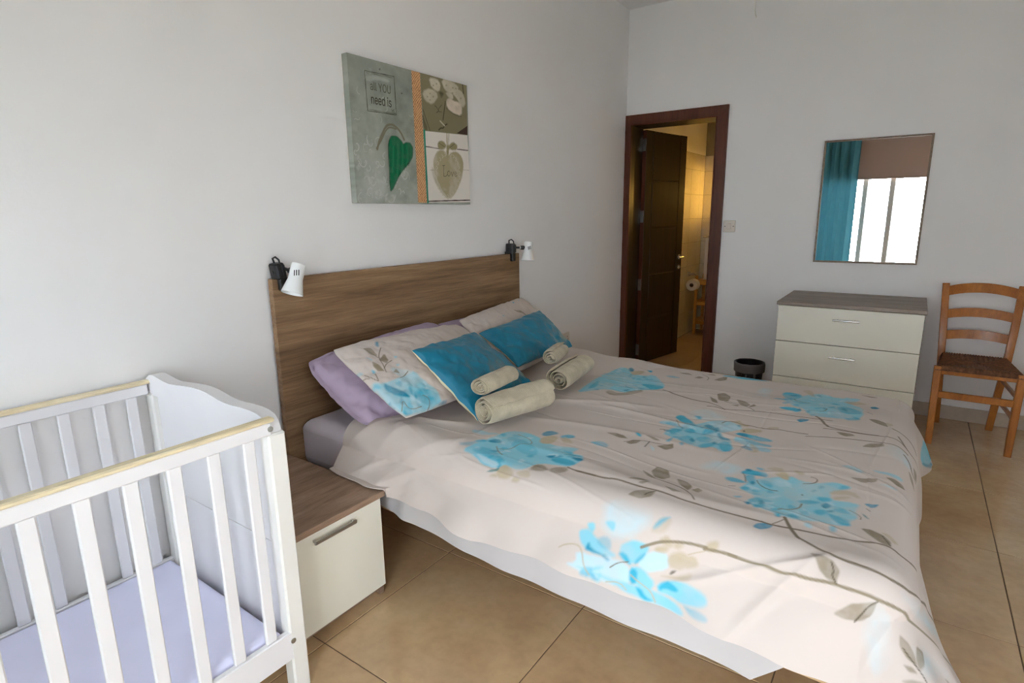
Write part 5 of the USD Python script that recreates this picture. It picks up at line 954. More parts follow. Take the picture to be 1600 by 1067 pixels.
# ================================================================ mirror, switch, socket, cord, bin
t = thing('wall_mirror', 'rectangular wall mirror in a thin brown frame', 'mirror', (1.74, -.01, 1.39))
mx0, mx1, mz0, mz1 = 1.443, 2.041, .991, 1.796
obj('frame', cat_([box(mx0, mx0+.012, -.022, 0, mz0, mz1, .002), box(mx1-.012, mx1, -.022, 0, mz0, mz1, .002), box(mx0+.012, mx1-.012, -.022, 0, mz0, mz0+.012, .002), box(mx0+.012, mx1-.012, -.022, 0, mz1-.012, mz1, .002)]), 'mirror_frame', t)
obj('glass', box(mx0+.011, mx1-.011, -.015, -.002, mz0+.011, mz1-.011), 'mirror_glass', t, label='reflecting mirror glass')
t = thing('light_switch', 'square white light switch plate beside the door frame', 'light switch', (.855, 0, 1.235))
obj('plate', box(.812, .900, -.009, 0, 1.191, 1.279, .003), 'switch_plastic', t); obj('rocker', box(.842, .87, -.014, -.008, 1.214, 1.256, .003), 'switch_plastic', t)
for x in (.826, .886): obj('screw', cyl((x, -.0088, 1.235), (x, -.0098, 1.235), .0035), 'dark_hole', t)
t = thing('wall_socket', 'beige socket plate low on the wall behind the bed', 'socket', (0, -.99, .455))
obj('plate', box(0, .009, -1.06, -.92, .412, .498, .003), 'switch_plastic', t)
for y in (-1.025, -.955):
    for dy, dz in ((0, .018), (-.011, -.004), (.011, -.004)): obj('hole', box(.0085, .0095, y+dy-.003, y+dy+.003, .45+dz-.004, .45+dz+.004), 'dark_hole', t)
t = thing('pull_cord', 'thin white pull cord hanging from the ceiling', 'cord', (1.17, -1.0, ZC))
obj('rose', lathe([(0, 0), (.04, 0), (.04, -.012), (.03, -.028), (.0, -.03)][::-1], (1.163, -1., ZC), (0, 0, 1)), 'white_plastic', t)
obj('cord', tube([(1.163, -1., ZC-.028), (1.163, -1., 2.6), (1.1655, -1., 2.45), (1.1685, -1., 2.40), (1.173, -1., 2.375), (1.179, -1.0, 2.358)], .0032), 'cord_white', t)
t = thing('waste_bin', 'small black waste bin with a liner beside the chest', 'waste bin', (1.13, -.255, 0))
C = (1.128, -.255)
obj('body', lathe([(0, .0), (.078, .0), (.08, .004), (.097, .262), (.102, .266), (.102, .274), (.098, .276), (.094, .272), (.077, .01), (0, .01)], (*C, 0), n=48), 'bin_black', t)
n = 120; a = np.linspace(0, 2*np.pi, n)
R = []
for i, (r, z) in enumerate([(.0855, .10), (.092, .2), (.095, .262), (.0985, .2785), (.1045, .2765), (.1055, .262), (.1045, .235), (.1035, .212)]):
    j = (.0012*np.sin(7*a+i)+.0008*np.sin(13*a+2*i))
    rr = r+j*(1 if i < 5 else .5)+(.0 if i < 5 else .001); R.append(np.stack([C[0]+rr*np.cos(a), C[1]+rr*np.sin(a), z+.0012*np.sin(9*a+i)*(i == 7)], 1))
obj('liner', grid_mesh(np.array(R)), 'bin_bag', t, smooth=50, label='black plastic bin liner folded over the rim')

# ================================================================ chair
t = thing('rush_chair', 'honey wooden ladder-back chair with brown rush seat', 'chair', (2.39, -.33, 0))
def bars(pts, ws): return cat_([obox(pts[i], pts[i+1], *ws, side=(1, 0, 0)) for i in range(len(pts)-1)])
def sweepbox(pts, w, d, side=(1, 0, 0)):
    P = np.array(pts, float); s = np.array(side, float); rows = []
    for i in range(len(P)):
        tt = P[min(i+1, len(P)-1)]-P[max(i-1, 0)]; tt /= np.linalg.norm(tt); x = s-tt*np.dot(s, tt); x /= np.linalg.norm(x); y = np.cross(tt, x)
        c = .2; wi = w[i] if np.ndim(w) else w; di = d[i] if np.ndim(d) else d
        o = [(-1, -1+c), (-1+c, -1), (1-c, -1), (1, -1+c), (1, 1-c), (1-c, 1), (-1+c, 1), (-1, 1-c), (-1, -1+c)]
        rows.append([P[i]+x*a*wi/2+y*b*di/2 for a, b in o])
    R = np.array(rows); g = grid_mesh(R); caps = []
    for e, fl in ((0, 1), (-1, 0)):
        r = R[e][:-1]; f = [(0, i, i+1) for i in range(1, 7)]; m = trimesh.Trimesh(r, f, process=False)
        if fl: m.invert()
        caps.append(m)
    m = cat_([g]+caps); return m
def mixp(a, b, k): return np.array(a)*(1-k)+np.array(b)*k
xc = 2.388
for s in (-1, 1):
    obj('rear_leg', sweepbox([(xc+s*.132, -.105, 0), (xc+s*.145, -.125, .25), (xc+s*.158, -.14, .44), (xc+s*.168, -.118, .62), (xc+s*.178, -.075, .80), (xc+s*.183, -.045, .885)], [.034, .036, .038, .038, .037, .036], [.034, .036, .04, .036, .03, .026]), 'honey_wood', t, smooth=40)
    obj('front_leg', sweepbox([(xc+s*.178, -.555, 0), (xc+s*.181, -.545, .25), (xc+s*.184, -.535, .462)], [.033, .036, .036], [.033, .036, .036]), 'honey_wood', t, smooth=40)
    obj('side_apron', obox((xc+s*.183, -.53, .432), (xc+s*.157, -.14, .432), .02, .03, side=(1, 0, 0)), 'honey_wood', t)
    obj('stretcher', obox((xc+s*.181, -.545, .33), (xc+s*.15, -.13, .33), .018, .02, side=(1, 0, 0)), 'honey_wood', t)
    obj('stretcher', obox((xc+s*.180, -.547, .21), (xc+s*.143, -.122, .21), .018, .02, side=(1, 0, 0)), 'honey_wood', t)
obj('front_apron', box(xc-.17, xc+.17, -.548, -.526, .418, .448, .003), 'honey_wood', t)
obj('rear_apron', box(xc-.14, xc+.14, -.148, -.13, .418, .448, .003), 'honey_wood', t)
obj('stretcher', box(xc-.168, xc+.168, -.556, -.536, .28, .318, .003), 'honey_wood', t); obj('stretcher', cyl((xc-.14, -.132, .345), (xc+.14, -.132, .345), .011), 'honey_wood', t)
def back_slat(z0, z1, arch, y0, dy, wd):
    n = 24; u = np.linspace(-1, 1, n); rows = []
    for k in range(n):
        x = xc+u[k]*wd; b = 1-u[k]**2; yc = lambda z: np.interp(z, [.44, .62, .80, .885], [-.14, -.118, -.075, -.045])+.03*b
        a0, a1 = z0+arch*b, z1+arch*1.0*b
        rows.append([(x, yc(a0)-.009, a0), (x, yc(a0)+.009, a0), (x, yc(a1)+.009, a1), (x, yc(a1)-.009, a1), (x, yc(a0)-.009, a0)])
    return grid_mesh(np.array(rows)[:, ::-1])
for z0, z1, ar, wd in ((.812, .868, .026, .175), (.675, .727, .018, .168), (.546, .599, .014, .162)): obj('back_slat', back_slat(z0, z1, ar, 0, 0, wd), 'honey_wood', t, smooth=40)
# rush seat: strands run in four triangles that meet in the middle
n = 130; U, V = np.meshgrid(np.linspace(-1, 1, n), np.linspace(-1, 1, n), indexing='ij')
hw = .196-.034*(V+1)/2; X = xc+U*hw; Y = -.343+V*.212
side_tri = np.abs(U) > np.abs(V); c = np.where(side_tri, np.abs(V)*.212, np.abs(U)*.196); e = np.maximum(np.abs(U), np.abs(V))
Z = .468-.014*(1-e**2)+.0055*np.abs(np.sin(np.pi*np.where(side_tri, Y, X)/.013))+.002*(meshkit.noise(np.stack([X*60, Y*60, 0*X], -1))-.5)
Z -= .028*sm(.90, 1., e)**2
top = grid_mesh(np.stack([X, Y, Z], -1)); under = grid_mesh(np.stack([X, Y, .430+.012*e], -1)[::6, ::6][::-1])
ring = [(U[i, j], i, j) for i, j in [(k, 0) for k in range(n)]+[(n-1, k) for k in range(n)]+[(k, n-1) for k in range(n-1, -1, -1)]+[(0, k) for k in range(n-1, -1, -1)]]
S = np.array([[(X[i, j], Y[i, j], Z[i, j]) for _, i, j in ring], [(X[i, j], Y[i, j], .440) for _, i, j in ring]])
obj('seat', cat_([top, under, grid_mesh(S)]), 'rush_seat', t, smooth=40, label='woven brown rush seat')

# ================================================================ bed
t = thing('bed', 'double bed with tall walnut wood headboard', 'bed', (1.05, -2.45, 0))
obj('headboard', box(.018, .045, -3.282, -1.622, .12, 1.111, .0012), 'walnut', t)
obj('side_rail', box(.045, 2.09, -3.178, -3.150, .245, .325, .002), 'pine_rail', t); obj('side_rail', box(.045, 2.09, -1.715, -1.687, .205, .325, .002), 'pine_rail', t)
obj('foot_rail', box(2.062, 2.09, -3.174, -1.716, .205, .325, .002), 'pine_rail', t)
for x in (.08, 2.0):
    for y in (-3.17, -1.76): obj('leg', box(x, x+.04, y, y+.04, 0, .3, .002), 'pine_rail', t)
obj('slat_base', box(.05, 2.06, -3.17, -1.72, .29, .325, .002), 'pine_rail', t)
m = obj('mattress', slab(.05, 2.06, -3.215, -1.69, 0.326, .541, .05, (60, 60), .003, 3), 'fitted_sheet', smooth=50); tag(m, 'thick bed mattress in a pale lilac-grey fitted sheet', 'mattress')

# hanging grey sheet on the near side
n, k = 150, 24; xs_ = np.linspace(.30, 1.885, n); rows = []
zb = np.interp(xs_, [.3, .5, .7, .9, 1.1, 1.3, 1.5, 1.69, 1.81, 1.885], [.335, .30, .268, .246, .236, .230, .229, .229, .214, .29])
for i, x in enumerate(xs_):
    v = np.linspace(0, 1, k); z = .455*(1-v)+zb[i]*v
    fold = .003*math.sin(x*13+1.3)+.0025*math.sin(x*31)+.010*math.exp(-((x-.63)/.03)**2)
    rows.append(np.stack([x+.01*v*math.sin(x*9), -3.2195-fold*v-.008*v, z], 1))
G = np.array(rows)
m = obj('hanging_sheet', cat_([grid_mesh(G), grid_mesh((G+[0, .0025, 0])[::-1])]), 'sheet_grey', smooth=60); tag(m, 'pale grey sheet hanging below the duvet on the near side of the bed', 'sheet')

#<<<DUVET
DX, DYN, DYF, RC, Z0 = 2.02, -3.14, -1.74, .09, .578
SMIN, SMAX, TMAX = .315, 2.46, -1.44
def t_min(S):
    L = np.interp(S, [.3, .6, .8, 1.0, 1.3, 1.6, 1.85, 2.0, 2.5], [.118, .118, .121, .15, .132, .14, .145, .165, .20])
    return DYN-RC*np.pi/2-L
def duvet_map(S, T):
    # core point and overhang direction
    cx = np.minimum(S, DX); cyy = np.clip(T, DYN, DYF); dx = S-cx; dy = T-cyy; r = np.hypot(dx, dy); rr = np.maximum(r, 1e-9); ux, uy = dx/rr, dy/rr
    arc = RC*np.pi/2; q = np.minimum(r, arc); out = RC*np.sin(q/RC); dn = RC*(1-np.cos(q/RC)); L = np.maximum(r-arc, 0)
    corner = 4*ux**2*uy**2
    near = np.where(uy < 0, uy**2, 0); foot = ux**2; far = np.where(uy > 0, uy**2, 0)
    phi = near*np.radians(np.interp(S, [.3, .8, 1.9], [42, 33, 30]))+foot*np.radians(6+26*sm(-2.75, -3.12, cyy)+14*sm(-1.9, -1.74, cyy))+far*np.radians(22)
    phi = phi*(1-.35*corner)+corner*np.radians(np.where(uy < 0, 26, 18))
    th = np.arctan2(uy, np.maximum(ux, 1e-9))
    fold = .012*np.sin(S*14.5+.6)*near+.006*np.sin(S*33+2)*near+foot*.010*np.sin(T*17)+corner*.030*np.sin(th*5.5+.8)
    out = out+L*np.sin(phi)+fold*sm(0, .12, L); dn = dn+L*np.cos(phi)
    P = np.stack([cx+ux*out, cyy+uy*out, Z0-dn], -1)
    # soft filling: broad puffs and dips, flatter towards the rim
    q3 = np.stack([S*3.1+.3, T*3.1, 0*S], -1)
    puff = (meshkit.fbm(q3, 2, 11)-.5)*.034
    puff += .022*np.exp(-((S-.62)/.2)**2-((T+3.16)/.12)**2) + .026*np.exp(-((S-.48)/.22)**2-((T+1.78)/.16)**2) - .020*sm(-2.1, -1.80, T)*sm(.8, 1.2, S) - .012*sm(.5, .9, S)*np.exp(-((T+2.45)/.5)**2)*(1-sm(1.5, 2, S))
    P[..., 2] += puff*sm(.26, .0, r)
    P[..., 0] += ux*puff*.7*sm(.0, .2, r); P[..., 1] += uy*puff*.9*sm(.0, .2, r)
    # creases: long shallow ridges, mostly along the bed
    h = 0*S
    for (s0, t0, ang, ln, wd, am) in CREASES:
        a = (S-s0)*math.cos(ang)+(T-t0)*math.sin(ang); b = -(S-s0)*math.sin(ang)+(T-t0)*math.cos(ang)+.015*np.sin(a*7+s0*9)
        h = h+am*np.exp(-np.abs(b/wd)**1.6)*sm(1, .35, np.abs(a)/ln)
    P[..., 2] += h*sm(.3, .1, r); P[..., 1] += uy*h*.8*sm(0, .2, r); P[..., 0] += ux*h*.8*sm(0, .2, r)
    # where it lies on the bedside cabinet
    on = (P[..., 0] < .62) & (P[..., 1] < -3.27)
    P[..., 2] = np.where(on, np.maximum(P[..., 2], .4215), P[..., 2])
    P[..., 2] = np.where(r < .02, np.maximum(P[..., 2], .560), np.maximum(P[..., 2], .03))
    return P
_r = np.random.default_rng(5)
CREASES = [(_r.uniform(.7, 2.1), _r.uniform(-3.3, -1.7), _r.normal(.0, .28), _r.uniform(.12, .42), _r.uniform(.005, .013), _r.choice([-1, 1, 1])*_r.uniform(.0008, .0024)) for _ in range(48)]
CREASES += [(_r.uniform(.4, .9), _r.uniform(-3.35, -2.9), _r.normal(.9, .4), _r.uniform(.1, .3), _r.uniform(.012, .03), _r.uniform(.003, .009)) for _ in range(12)]
CREASES += [(1.02, -2.47, .35, .30, .022, .009), (1.32, -2.52, -.05, .40, .018, .007), (1.15, -2.75, .1, .5, .022, .005), (1.5, -3.08, .06, .5, .03, .007), (1.2, -3.05, -.12, .4, .03, .006), (1.62, -2.5, 1.5, .5, .004, .0015), (2.0, -2.5, 1.55, .6, .004, .0018), (1.75, -3.28, .4, .3, .012, .008), (1.85, -3.3, .9, .22, .014, .008), (2.12, -3.2, 1.2, .25, .016, .007)]
def duvet_grid(ns, nt):
    a = np.linspace(0, 1, ns); b = np.linspace(0, 1, nt); smax = SMAX-.10*sm(.25, 1, b)[None]; S = SMIN+(smax-SMIN)*a[:, None]
    tm = t_min(S); T = tm+(TMAX-tm)*b[None]
    return S, T, duvet_map(S, T)
#>>>DUVET
NS, NT = 760, 690
S, T, P = duvet_grid(NS, NT)
nrm = meshkit.arrays(grid_mesh(P), True)[2].reshape(P.shape)
if nrm[NS//2, NT//2, 2] < 0: nrm = -nrm
ei = np.minimum(np.arange(NS), NS-1-np.arange(NS))[:, None]*((SMAX-SMIN)/NS); ej = np.minimum(np.arange(NT), NT-1-np.arange(NT))[None]*(2.0/NT)
thick = .004+.010*sm(0, .10, np.minimum(ei, ej)); lower = P-nrm*thick[..., None]
st = 1; st = 8; low = lower[::st, ::st]
rim = [(i, 0) for i in range(NS)]+[(NS-1, j) for j in range(NT)]+[(i, NT-1) for i in range(NS-1, -1, -1)]+[(0, j) for j in range(NT-1, -1, -1)]
ri, rj = np.array(rim).T
mid = (P[ri, rj]+lower[ri, rj])/2
side_s = np.stack([P[ri, rj], lower[ri, rj]])
top = grid_mesh(P); flip = meshkit.arrays(top, True)[2].reshape(P.shape)[NS//2, NT//2, 2] < 0
if flip: top.invert()
und = grid_mesh(low); sd = grid_mesh(side_s)
if not flip: und.invert()
col = paint_duvet(S, T)
duvet = cat_([top, und, sd])
paint = np.vstack([col.reshape(-1, 3), np.repeat(BASEC[None], low.shape[0]*low.shape[1], 0), np.repeat(col[ri, rj][None], 2, 0).reshape(-1, 3)])
m = obj('duvet', duvet, 'duvet_cotton', smooth=True, paint=paint); tag(m, 'pale duvet printed with turquoise flowers and olive leaf stems', 'duvet')

# ---------------------------------------------------------------- pillows
def pillow(TL, TR, BR, BL, hf, hb, flange=.0, n=90, pinch=.045, seed=0, wr=.006, pw=.46, rnd=.02):
    TL, TR, BR, BL = (np.array(q, float) for q in (TL, TR, BR, BL))
    U, V = np.meshgrid(np.linspace(-1, 1, n), np.linspace(-1, 1, n), indexing='ij')   # U: left-right, V: bottom-top
    cr = 1-rnd*(U*V)**4; u = U*(1-pinch*(1-V**2))*cr; v = V*(1-pinch*(1-U**2))*cr; a, b = (u+1)/2, (v+1)/2
    C = (TL*b[..., None]+BL*(1-b[..., None]))*(1-a[..., None])+(TR*b[..., None]+BR*(1-b[..., None]))*a[..., None]
    N = np.cross((TR-TL)+(BR-BL), (TL-BL)+(TR-BR)); N /= np.linalg.norm(N)
    uu, vv = np.clip(np.abs(U)/(1-flange), 0, 1), np.clip(np.abs(V)/(1-flange), 0, 1)
    H = ((1-uu**2.4)*(1-vv**2.4))**pw
    W = np.linalg.norm(TR-TL); Hh = np.linalg.norm(TL-BL)
    q = np.stack([U*W*7, V*Hh*7, 0*U+seed], -1)
    edge = np.clip(1-H, 0, 1)
    wrk = wr*(meshkit.fbm(q, 3, seed)-.5)*2+wr*.9*(np.abs(np.sin(9*U*W+14*V*Hh+4*meshkit.noise(q*.4, seed+3)))-.6)*edge*.8
    F = C+N*((H*hf+wrk*(H > 0)*sm(0, .35, H)+.0015)[..., None]); B = C-N*((H*hb+.4*wrk*sm(0, .3, H)+.0015)[..., None])
    flw = wr*1.2*(meshkit.fbm(q*1.7, 2, seed+5)-.5)*sm(.7, 1, np.maximum(np.abs(U), np.abs(V)))
    F = F+N*flw[..., None]; B = B+N*flw[..., None]
    ff, bb = grid_mesh(F), grid_mesh(B)
    bb.invert() if np.dot(meshkit.arrays(bb, True)[2].mean(0), N) > 0 else None
    ff.invert() if np.dot(meshkit.arrays(ff, True)[2].mean(0), N) < 0 else None
    return ff, bb, U, V, F, B
def rimstrip(F, B):
    n = F.shape[0]; idx = [(i, 0) for i in range(n)]+[(n-1, j) for j in range(n)]+[(i, n-1) for i in range(n-1, -1, -1)]+[(0, j) for j in range(n-1, -1, -1)]
    i, j = np.array(idx).T; return grid_mesh(np.stack([F[i, j], B[i, j]]))
def whole(p): return cat_([p[0], p[1], rimstrip(p[4], p[5])])
m = obj('purple_pillow', whole(pillow((.095, -3.225, .785), (.10, -2.46, .835), (.44, -2.47, .595), (.425, -3.205, .562), .060, .060, .085, seed=2, wr=.017, rnd=.07, pinch=-.02)), 'lavender_cotton', smooth=60); tag(m, 'lilac pillow under the near floral pillow against the headboard', 'pillow')
m = obj('purple_pillow', whole(pillow((.062, -2.40, .800), (.056, -1.75, .808), (.36, -1.74, .59), (.37, -2.40, .59), .012, .03, .06, seed=8, wr=.008)), 'lavender_cotton', smooth=60); tag(m, 'lilac pillow mostly hidden behind the far floral pillow', 'pillow')
def floral(c, hf, hb, seed, prints, label):
    p = pillow(*c, hf, hb, .0, n=230, seed=seed, wr=.009, pinch=.018, rnd=.05)
    W = np.linalg.norm(np.subtract(c[1], c[0])); H = np.linalg.norm(np.subtract(c[0], c[3]))
    col = paint_cloth((p[2]+1)/2*W, (p[3]+1)/2*H, prints)
    n = p[2].shape[0]; idx = [(i, 0) for i in range(n)]+[(n-1, j) for j in range(n)]+[(i, n-1) for i in range(n-1, -1, -1)]+[(0, j) for j in range(n-1, -1, -1)]
    i, j = np.array(idx).T
    pc = np.vstack([col.reshape(-1, 3), np.repeat(BASEC[None], n*n, 0), np.repeat(col[i, j][None], 2, 0).reshape(-1, 3)])
    m = obj('floral_pillow', whole(p), 'duvet_cotton', smooth=True, paint=pc); tag(m, label, 'pillow')
FPN = ((.215, -3.185, .842), (.255, -2.465, .835), (.60, -2.46, .62), (.60, -3.175, .628))
FPF = ((.215, -2.43, .838), (.085, -1.655, .852), (.435, -1.665, .588), (.56, -2.42, .61))
floral(FPN, .050, .028, 21, PILLOW_NEAR, 'pale floral pillow with turquoise flower at the near side of the bed')
floral(FPF, .036, .02, 22, PILLOW_FAR, 'pale floral pillow at the far side of the bed, behind a teal cushion')
def cushion(c, hf, hb, seed, label):
    p = pillow(*c, hf, hb, .0, n=110, seed=seed, wr=.013, pinch=.06, pw=.42)
    loc = np.mean(c, 0)
    t = thing('teal_cushion', label, 'cushion', loc)
    obj('front_cover', cat_([p[0], rimstrip(p[4], (p[4]+p[5])/2)]), 'teal_satin', t, smooth=60)
    obj('back_cover', cat_([p[1], rimstrip((p[4]+p[5])/2, p[5])]), 'cushion_cream', t, smooth=60, label='cream cotton back of the cushion')
cushion(((.455, -2.985, .828), (.40, -2.52, .815), (.70, -2.49, .605), (.765, -2.965, .592)), .050, .036, 31, 'teal satin cushion nearer the crib, cream at the back')
cushion(((.345, -2.425, .785), (.365, -1.905, .825), (.575, -1.895, .645), (.56, -2.40, .64)), .050, .02, 32, 'teal satin cushion leaning on the far floral pillow')

# ---------------------------------------------------------------- rolled towels
def towel_roll(p0, p1, R, turns, label, th=.010, squash=.9, seed=0, tail=0.0, start=0.0, name='rolled_towel'):
    p0, p1 = np.array(p0, float), np.array(p1, float); L = np.linalg.norm(p1-p0); z = (p1-p0)/L
    y = np.array([0, 0, 1.]); y -= z*np.dot(y, z); y /= np.linalg.norm(y); x = np.cross(y, z)
    m = 60*turns; ph = np.linspace(0, 2*np.pi*turns, int(m)); k = 22; w = np.linspace(0, 1, k)
    r = .010+(R-.010)*ph/ph[-1]
    g = np.random.default_rng(seed); o1, o2 = g.uniform(0, 6, 2)
    rows = {}
    for side, off in (('o', 0), ('i', -th)):
        rr = np.maximum(r+off, .002)
        A = ph[:, None]+start; wob = 1+.05*np.sin(2*A+o1+2*w[None])+.03*np.sin(3*A+o2-3*w[None])
        rad = rr[:, None]*wob*(1+.05*np.sin(w[None]*np.pi)*1)
        end = np.minimum(w, 1-w)[None]*L
        rad = rad-(.004*(1-sm(0, .012, end)))*(1 if side == 'o' else -1)
        shift = (.012*np.cos(ph*.23+o1)*(1-ph/ph[-1]))[:, None]*np.ones_like(w)[None]   # uneven layer ends
        Wd = w[None]*L+shift*np.sign(w[None]-.5)*np.abs(2*w[None]-1)
        P = p0+x*(rad*np.cos(A))[..., None]+y*(rad*squash*np.sin(A))[..., None]+z*Wd[..., None]
        q = P*38; P = P+(x*1+y*1)*(.0035*(meshkit.fbm(q, 2, seed)-.5))[..., None]
        rows[side] = P
    o, i = rows['o'], rows['i']; c = [grid_mesh(o), grid_mesh(i[::-1]), grid_mesh(np.stack([o[:, 0], i[:, 0]])[::-1]), grid_mesh(np.stack([o[:, -1], i[:, -1]])), grid_mesh(np.stack([o[-1], i[-1]])[::-1]), grid_mesh(np.stack([o[0], i[0]]))]
    m = cat_(c)
    e = obj(name, m, 'towel_terry', smooth=60); tag(e, label, 'towel')
ZB = .597
towel_roll((.825, -3.005, ZB+.056), (.90, -2.70, ZB+.058), .063, 3.6, 'large beige rolled towel in front of the nearer teal cushion', seed=1, start=-1.2)
towel_roll((.775, -2.965, ZB+.128), (.765, -2.755, ZB+.128), .044, 3.2, 'small beige rolled towel lying on the nearer large roll', seed=2, start=2.2)
towel_roll((.835, -2.505, ZB+.054), (.80, -2.19, ZB+.056), .058, 3.2, 'large beige rolled towel in front of the farther teal cushion', seed=3, start=-.4)
towel_roll((.745, -2.42, ZB+.118), (.705, -2.235, ZB+.120), .041, 2.6, 'small beige rolled towel lying on the farther large roll', seed=4, start=-2.0)

# ---------------------------------------------------------------- clip lamps on the headboard
def clip_lamp(y, label, lean, top, bot, r0, r1):
    t = thing('clip_lamp', label, 'lamp', (.032, y, 1.111))
    # clamp jaws in front of and behind the board, body above it
    R = trimesh.transformations.rotation_matrix(lean, (1, 0, 0), (.05, y, 1.111))
    obj('clamp_jaw', box(.0455, .066, y-.022, y+.012, 1.068, 1.125, .004), 'black_plastic', t); obj('clamp_jaw', box(.004, .0175, y-.018, y+.018, 1.085, 1.125, .004), 'black_plastic', t)
    b = cat_([box(.018, .068, y-.028, y+.010, 1.1115, 1.172, .005), cyl((.040, y-.031, 1.14), (.040, y+.013, 1.14), .006)]); b.apply_transform(R); obj('clip_body', b, 'black_plastic', t)
    g = cat_([box(.068, .074, y-.026, y-.010, 1.116, 1.168, .002), box(.068, .073, y-.007, y+.007, 1.12, 1.165, .002)]); g.apply_transform(R); obj('clip_lever', g, 'black_plastic', t)
    c = tube([(.03, y-.006, 1.168), (.034, y-.012, 1.19), (.05, y-.010, 1.196), (.062, y-.006, 1.185), (.064, y-.006, 1.165)], .0035); c.apply_transform(R); obj('cable', c, 'black_plastic', t)
    s0 = np.array([.064, y+.006, 1.148]); top, bot = np.array(top, float), np.array(bot, float); ax = (bot-top); L = np.linalg.norm(ax); ax /= L
    j = top+ax*L*.30; e = s0+(j-s0)*.42; e2 = s0+(j-s0)*.86
    arm = obj('arm', cyl(s0, e, .006), 'black_plastic', t)
    bl = trimesh.creation.icosphere(2, .0095); bl.apply_translation(e); obj('ball_joint', bl, 'chrome', arm)
    obj('socket', cyl(e, e2, .012), 'black_plastic', arm)
    prof = [(0, 0), (r0*.92, 0), (r0, .004), (r0*1.0, L*.50), (r0*1.04, L*.55), (r1, L), (r1-.002, L), (r0*1.0-.002, L*.56), (r0-.003, L*.5), (r0-.003, .006), (0, .006)]
    sh = obj('lamp_shade', lathe(prof, top, ax, 40), 'lamp_white', t, smooth=40)
    bu = trimesh.creation.icosphere(2, .016); bu.apply_translation(top+ax*L*.62); obj('bulb', bu, 'white_plastic', sh)
    # three slanted vent slots
    parts = []
    vdir = np.array([1., -.75, 0]); vdir -= ax*np.dot(vdir, ax); vdir /= np.linalg.norm(vdir); sd = np.cross(ax, vdir)
    for q in (-1, 0, 1):
        a0 = top+ax*L*(.24+.02*q); a1 = top+ax*L*(.42+.02*q)
        for an in (.0,):
            d0 = vdir*math.cos(.28*q+.12)+sd*math.sin(.28*q+.12); d1 = vdir*math.cos(.28*q-.05)+sd*math.sin(.28*q-.05)
            parts.append(obox(a0+d0*(r0-.0005), a1+d1*(r0-.0005), .0035, .0025, .0005, side=sd))
    [obj('vent_slot', q, 'dark_hole', sh) for q in parts]
clip_lamp(-3.240, 'white clip lamp on the headboard corner beside the crib', .14, (.150, -3.232, 1.168), (.155, -3.276, 1.064), .0265, .040)
clip_lamp(-1.70, 'white clip lamp on the headboard corner towards the door', .0, (.118, -1.630, 1.178), (.122, -1.648, 1.070), .026, .041)

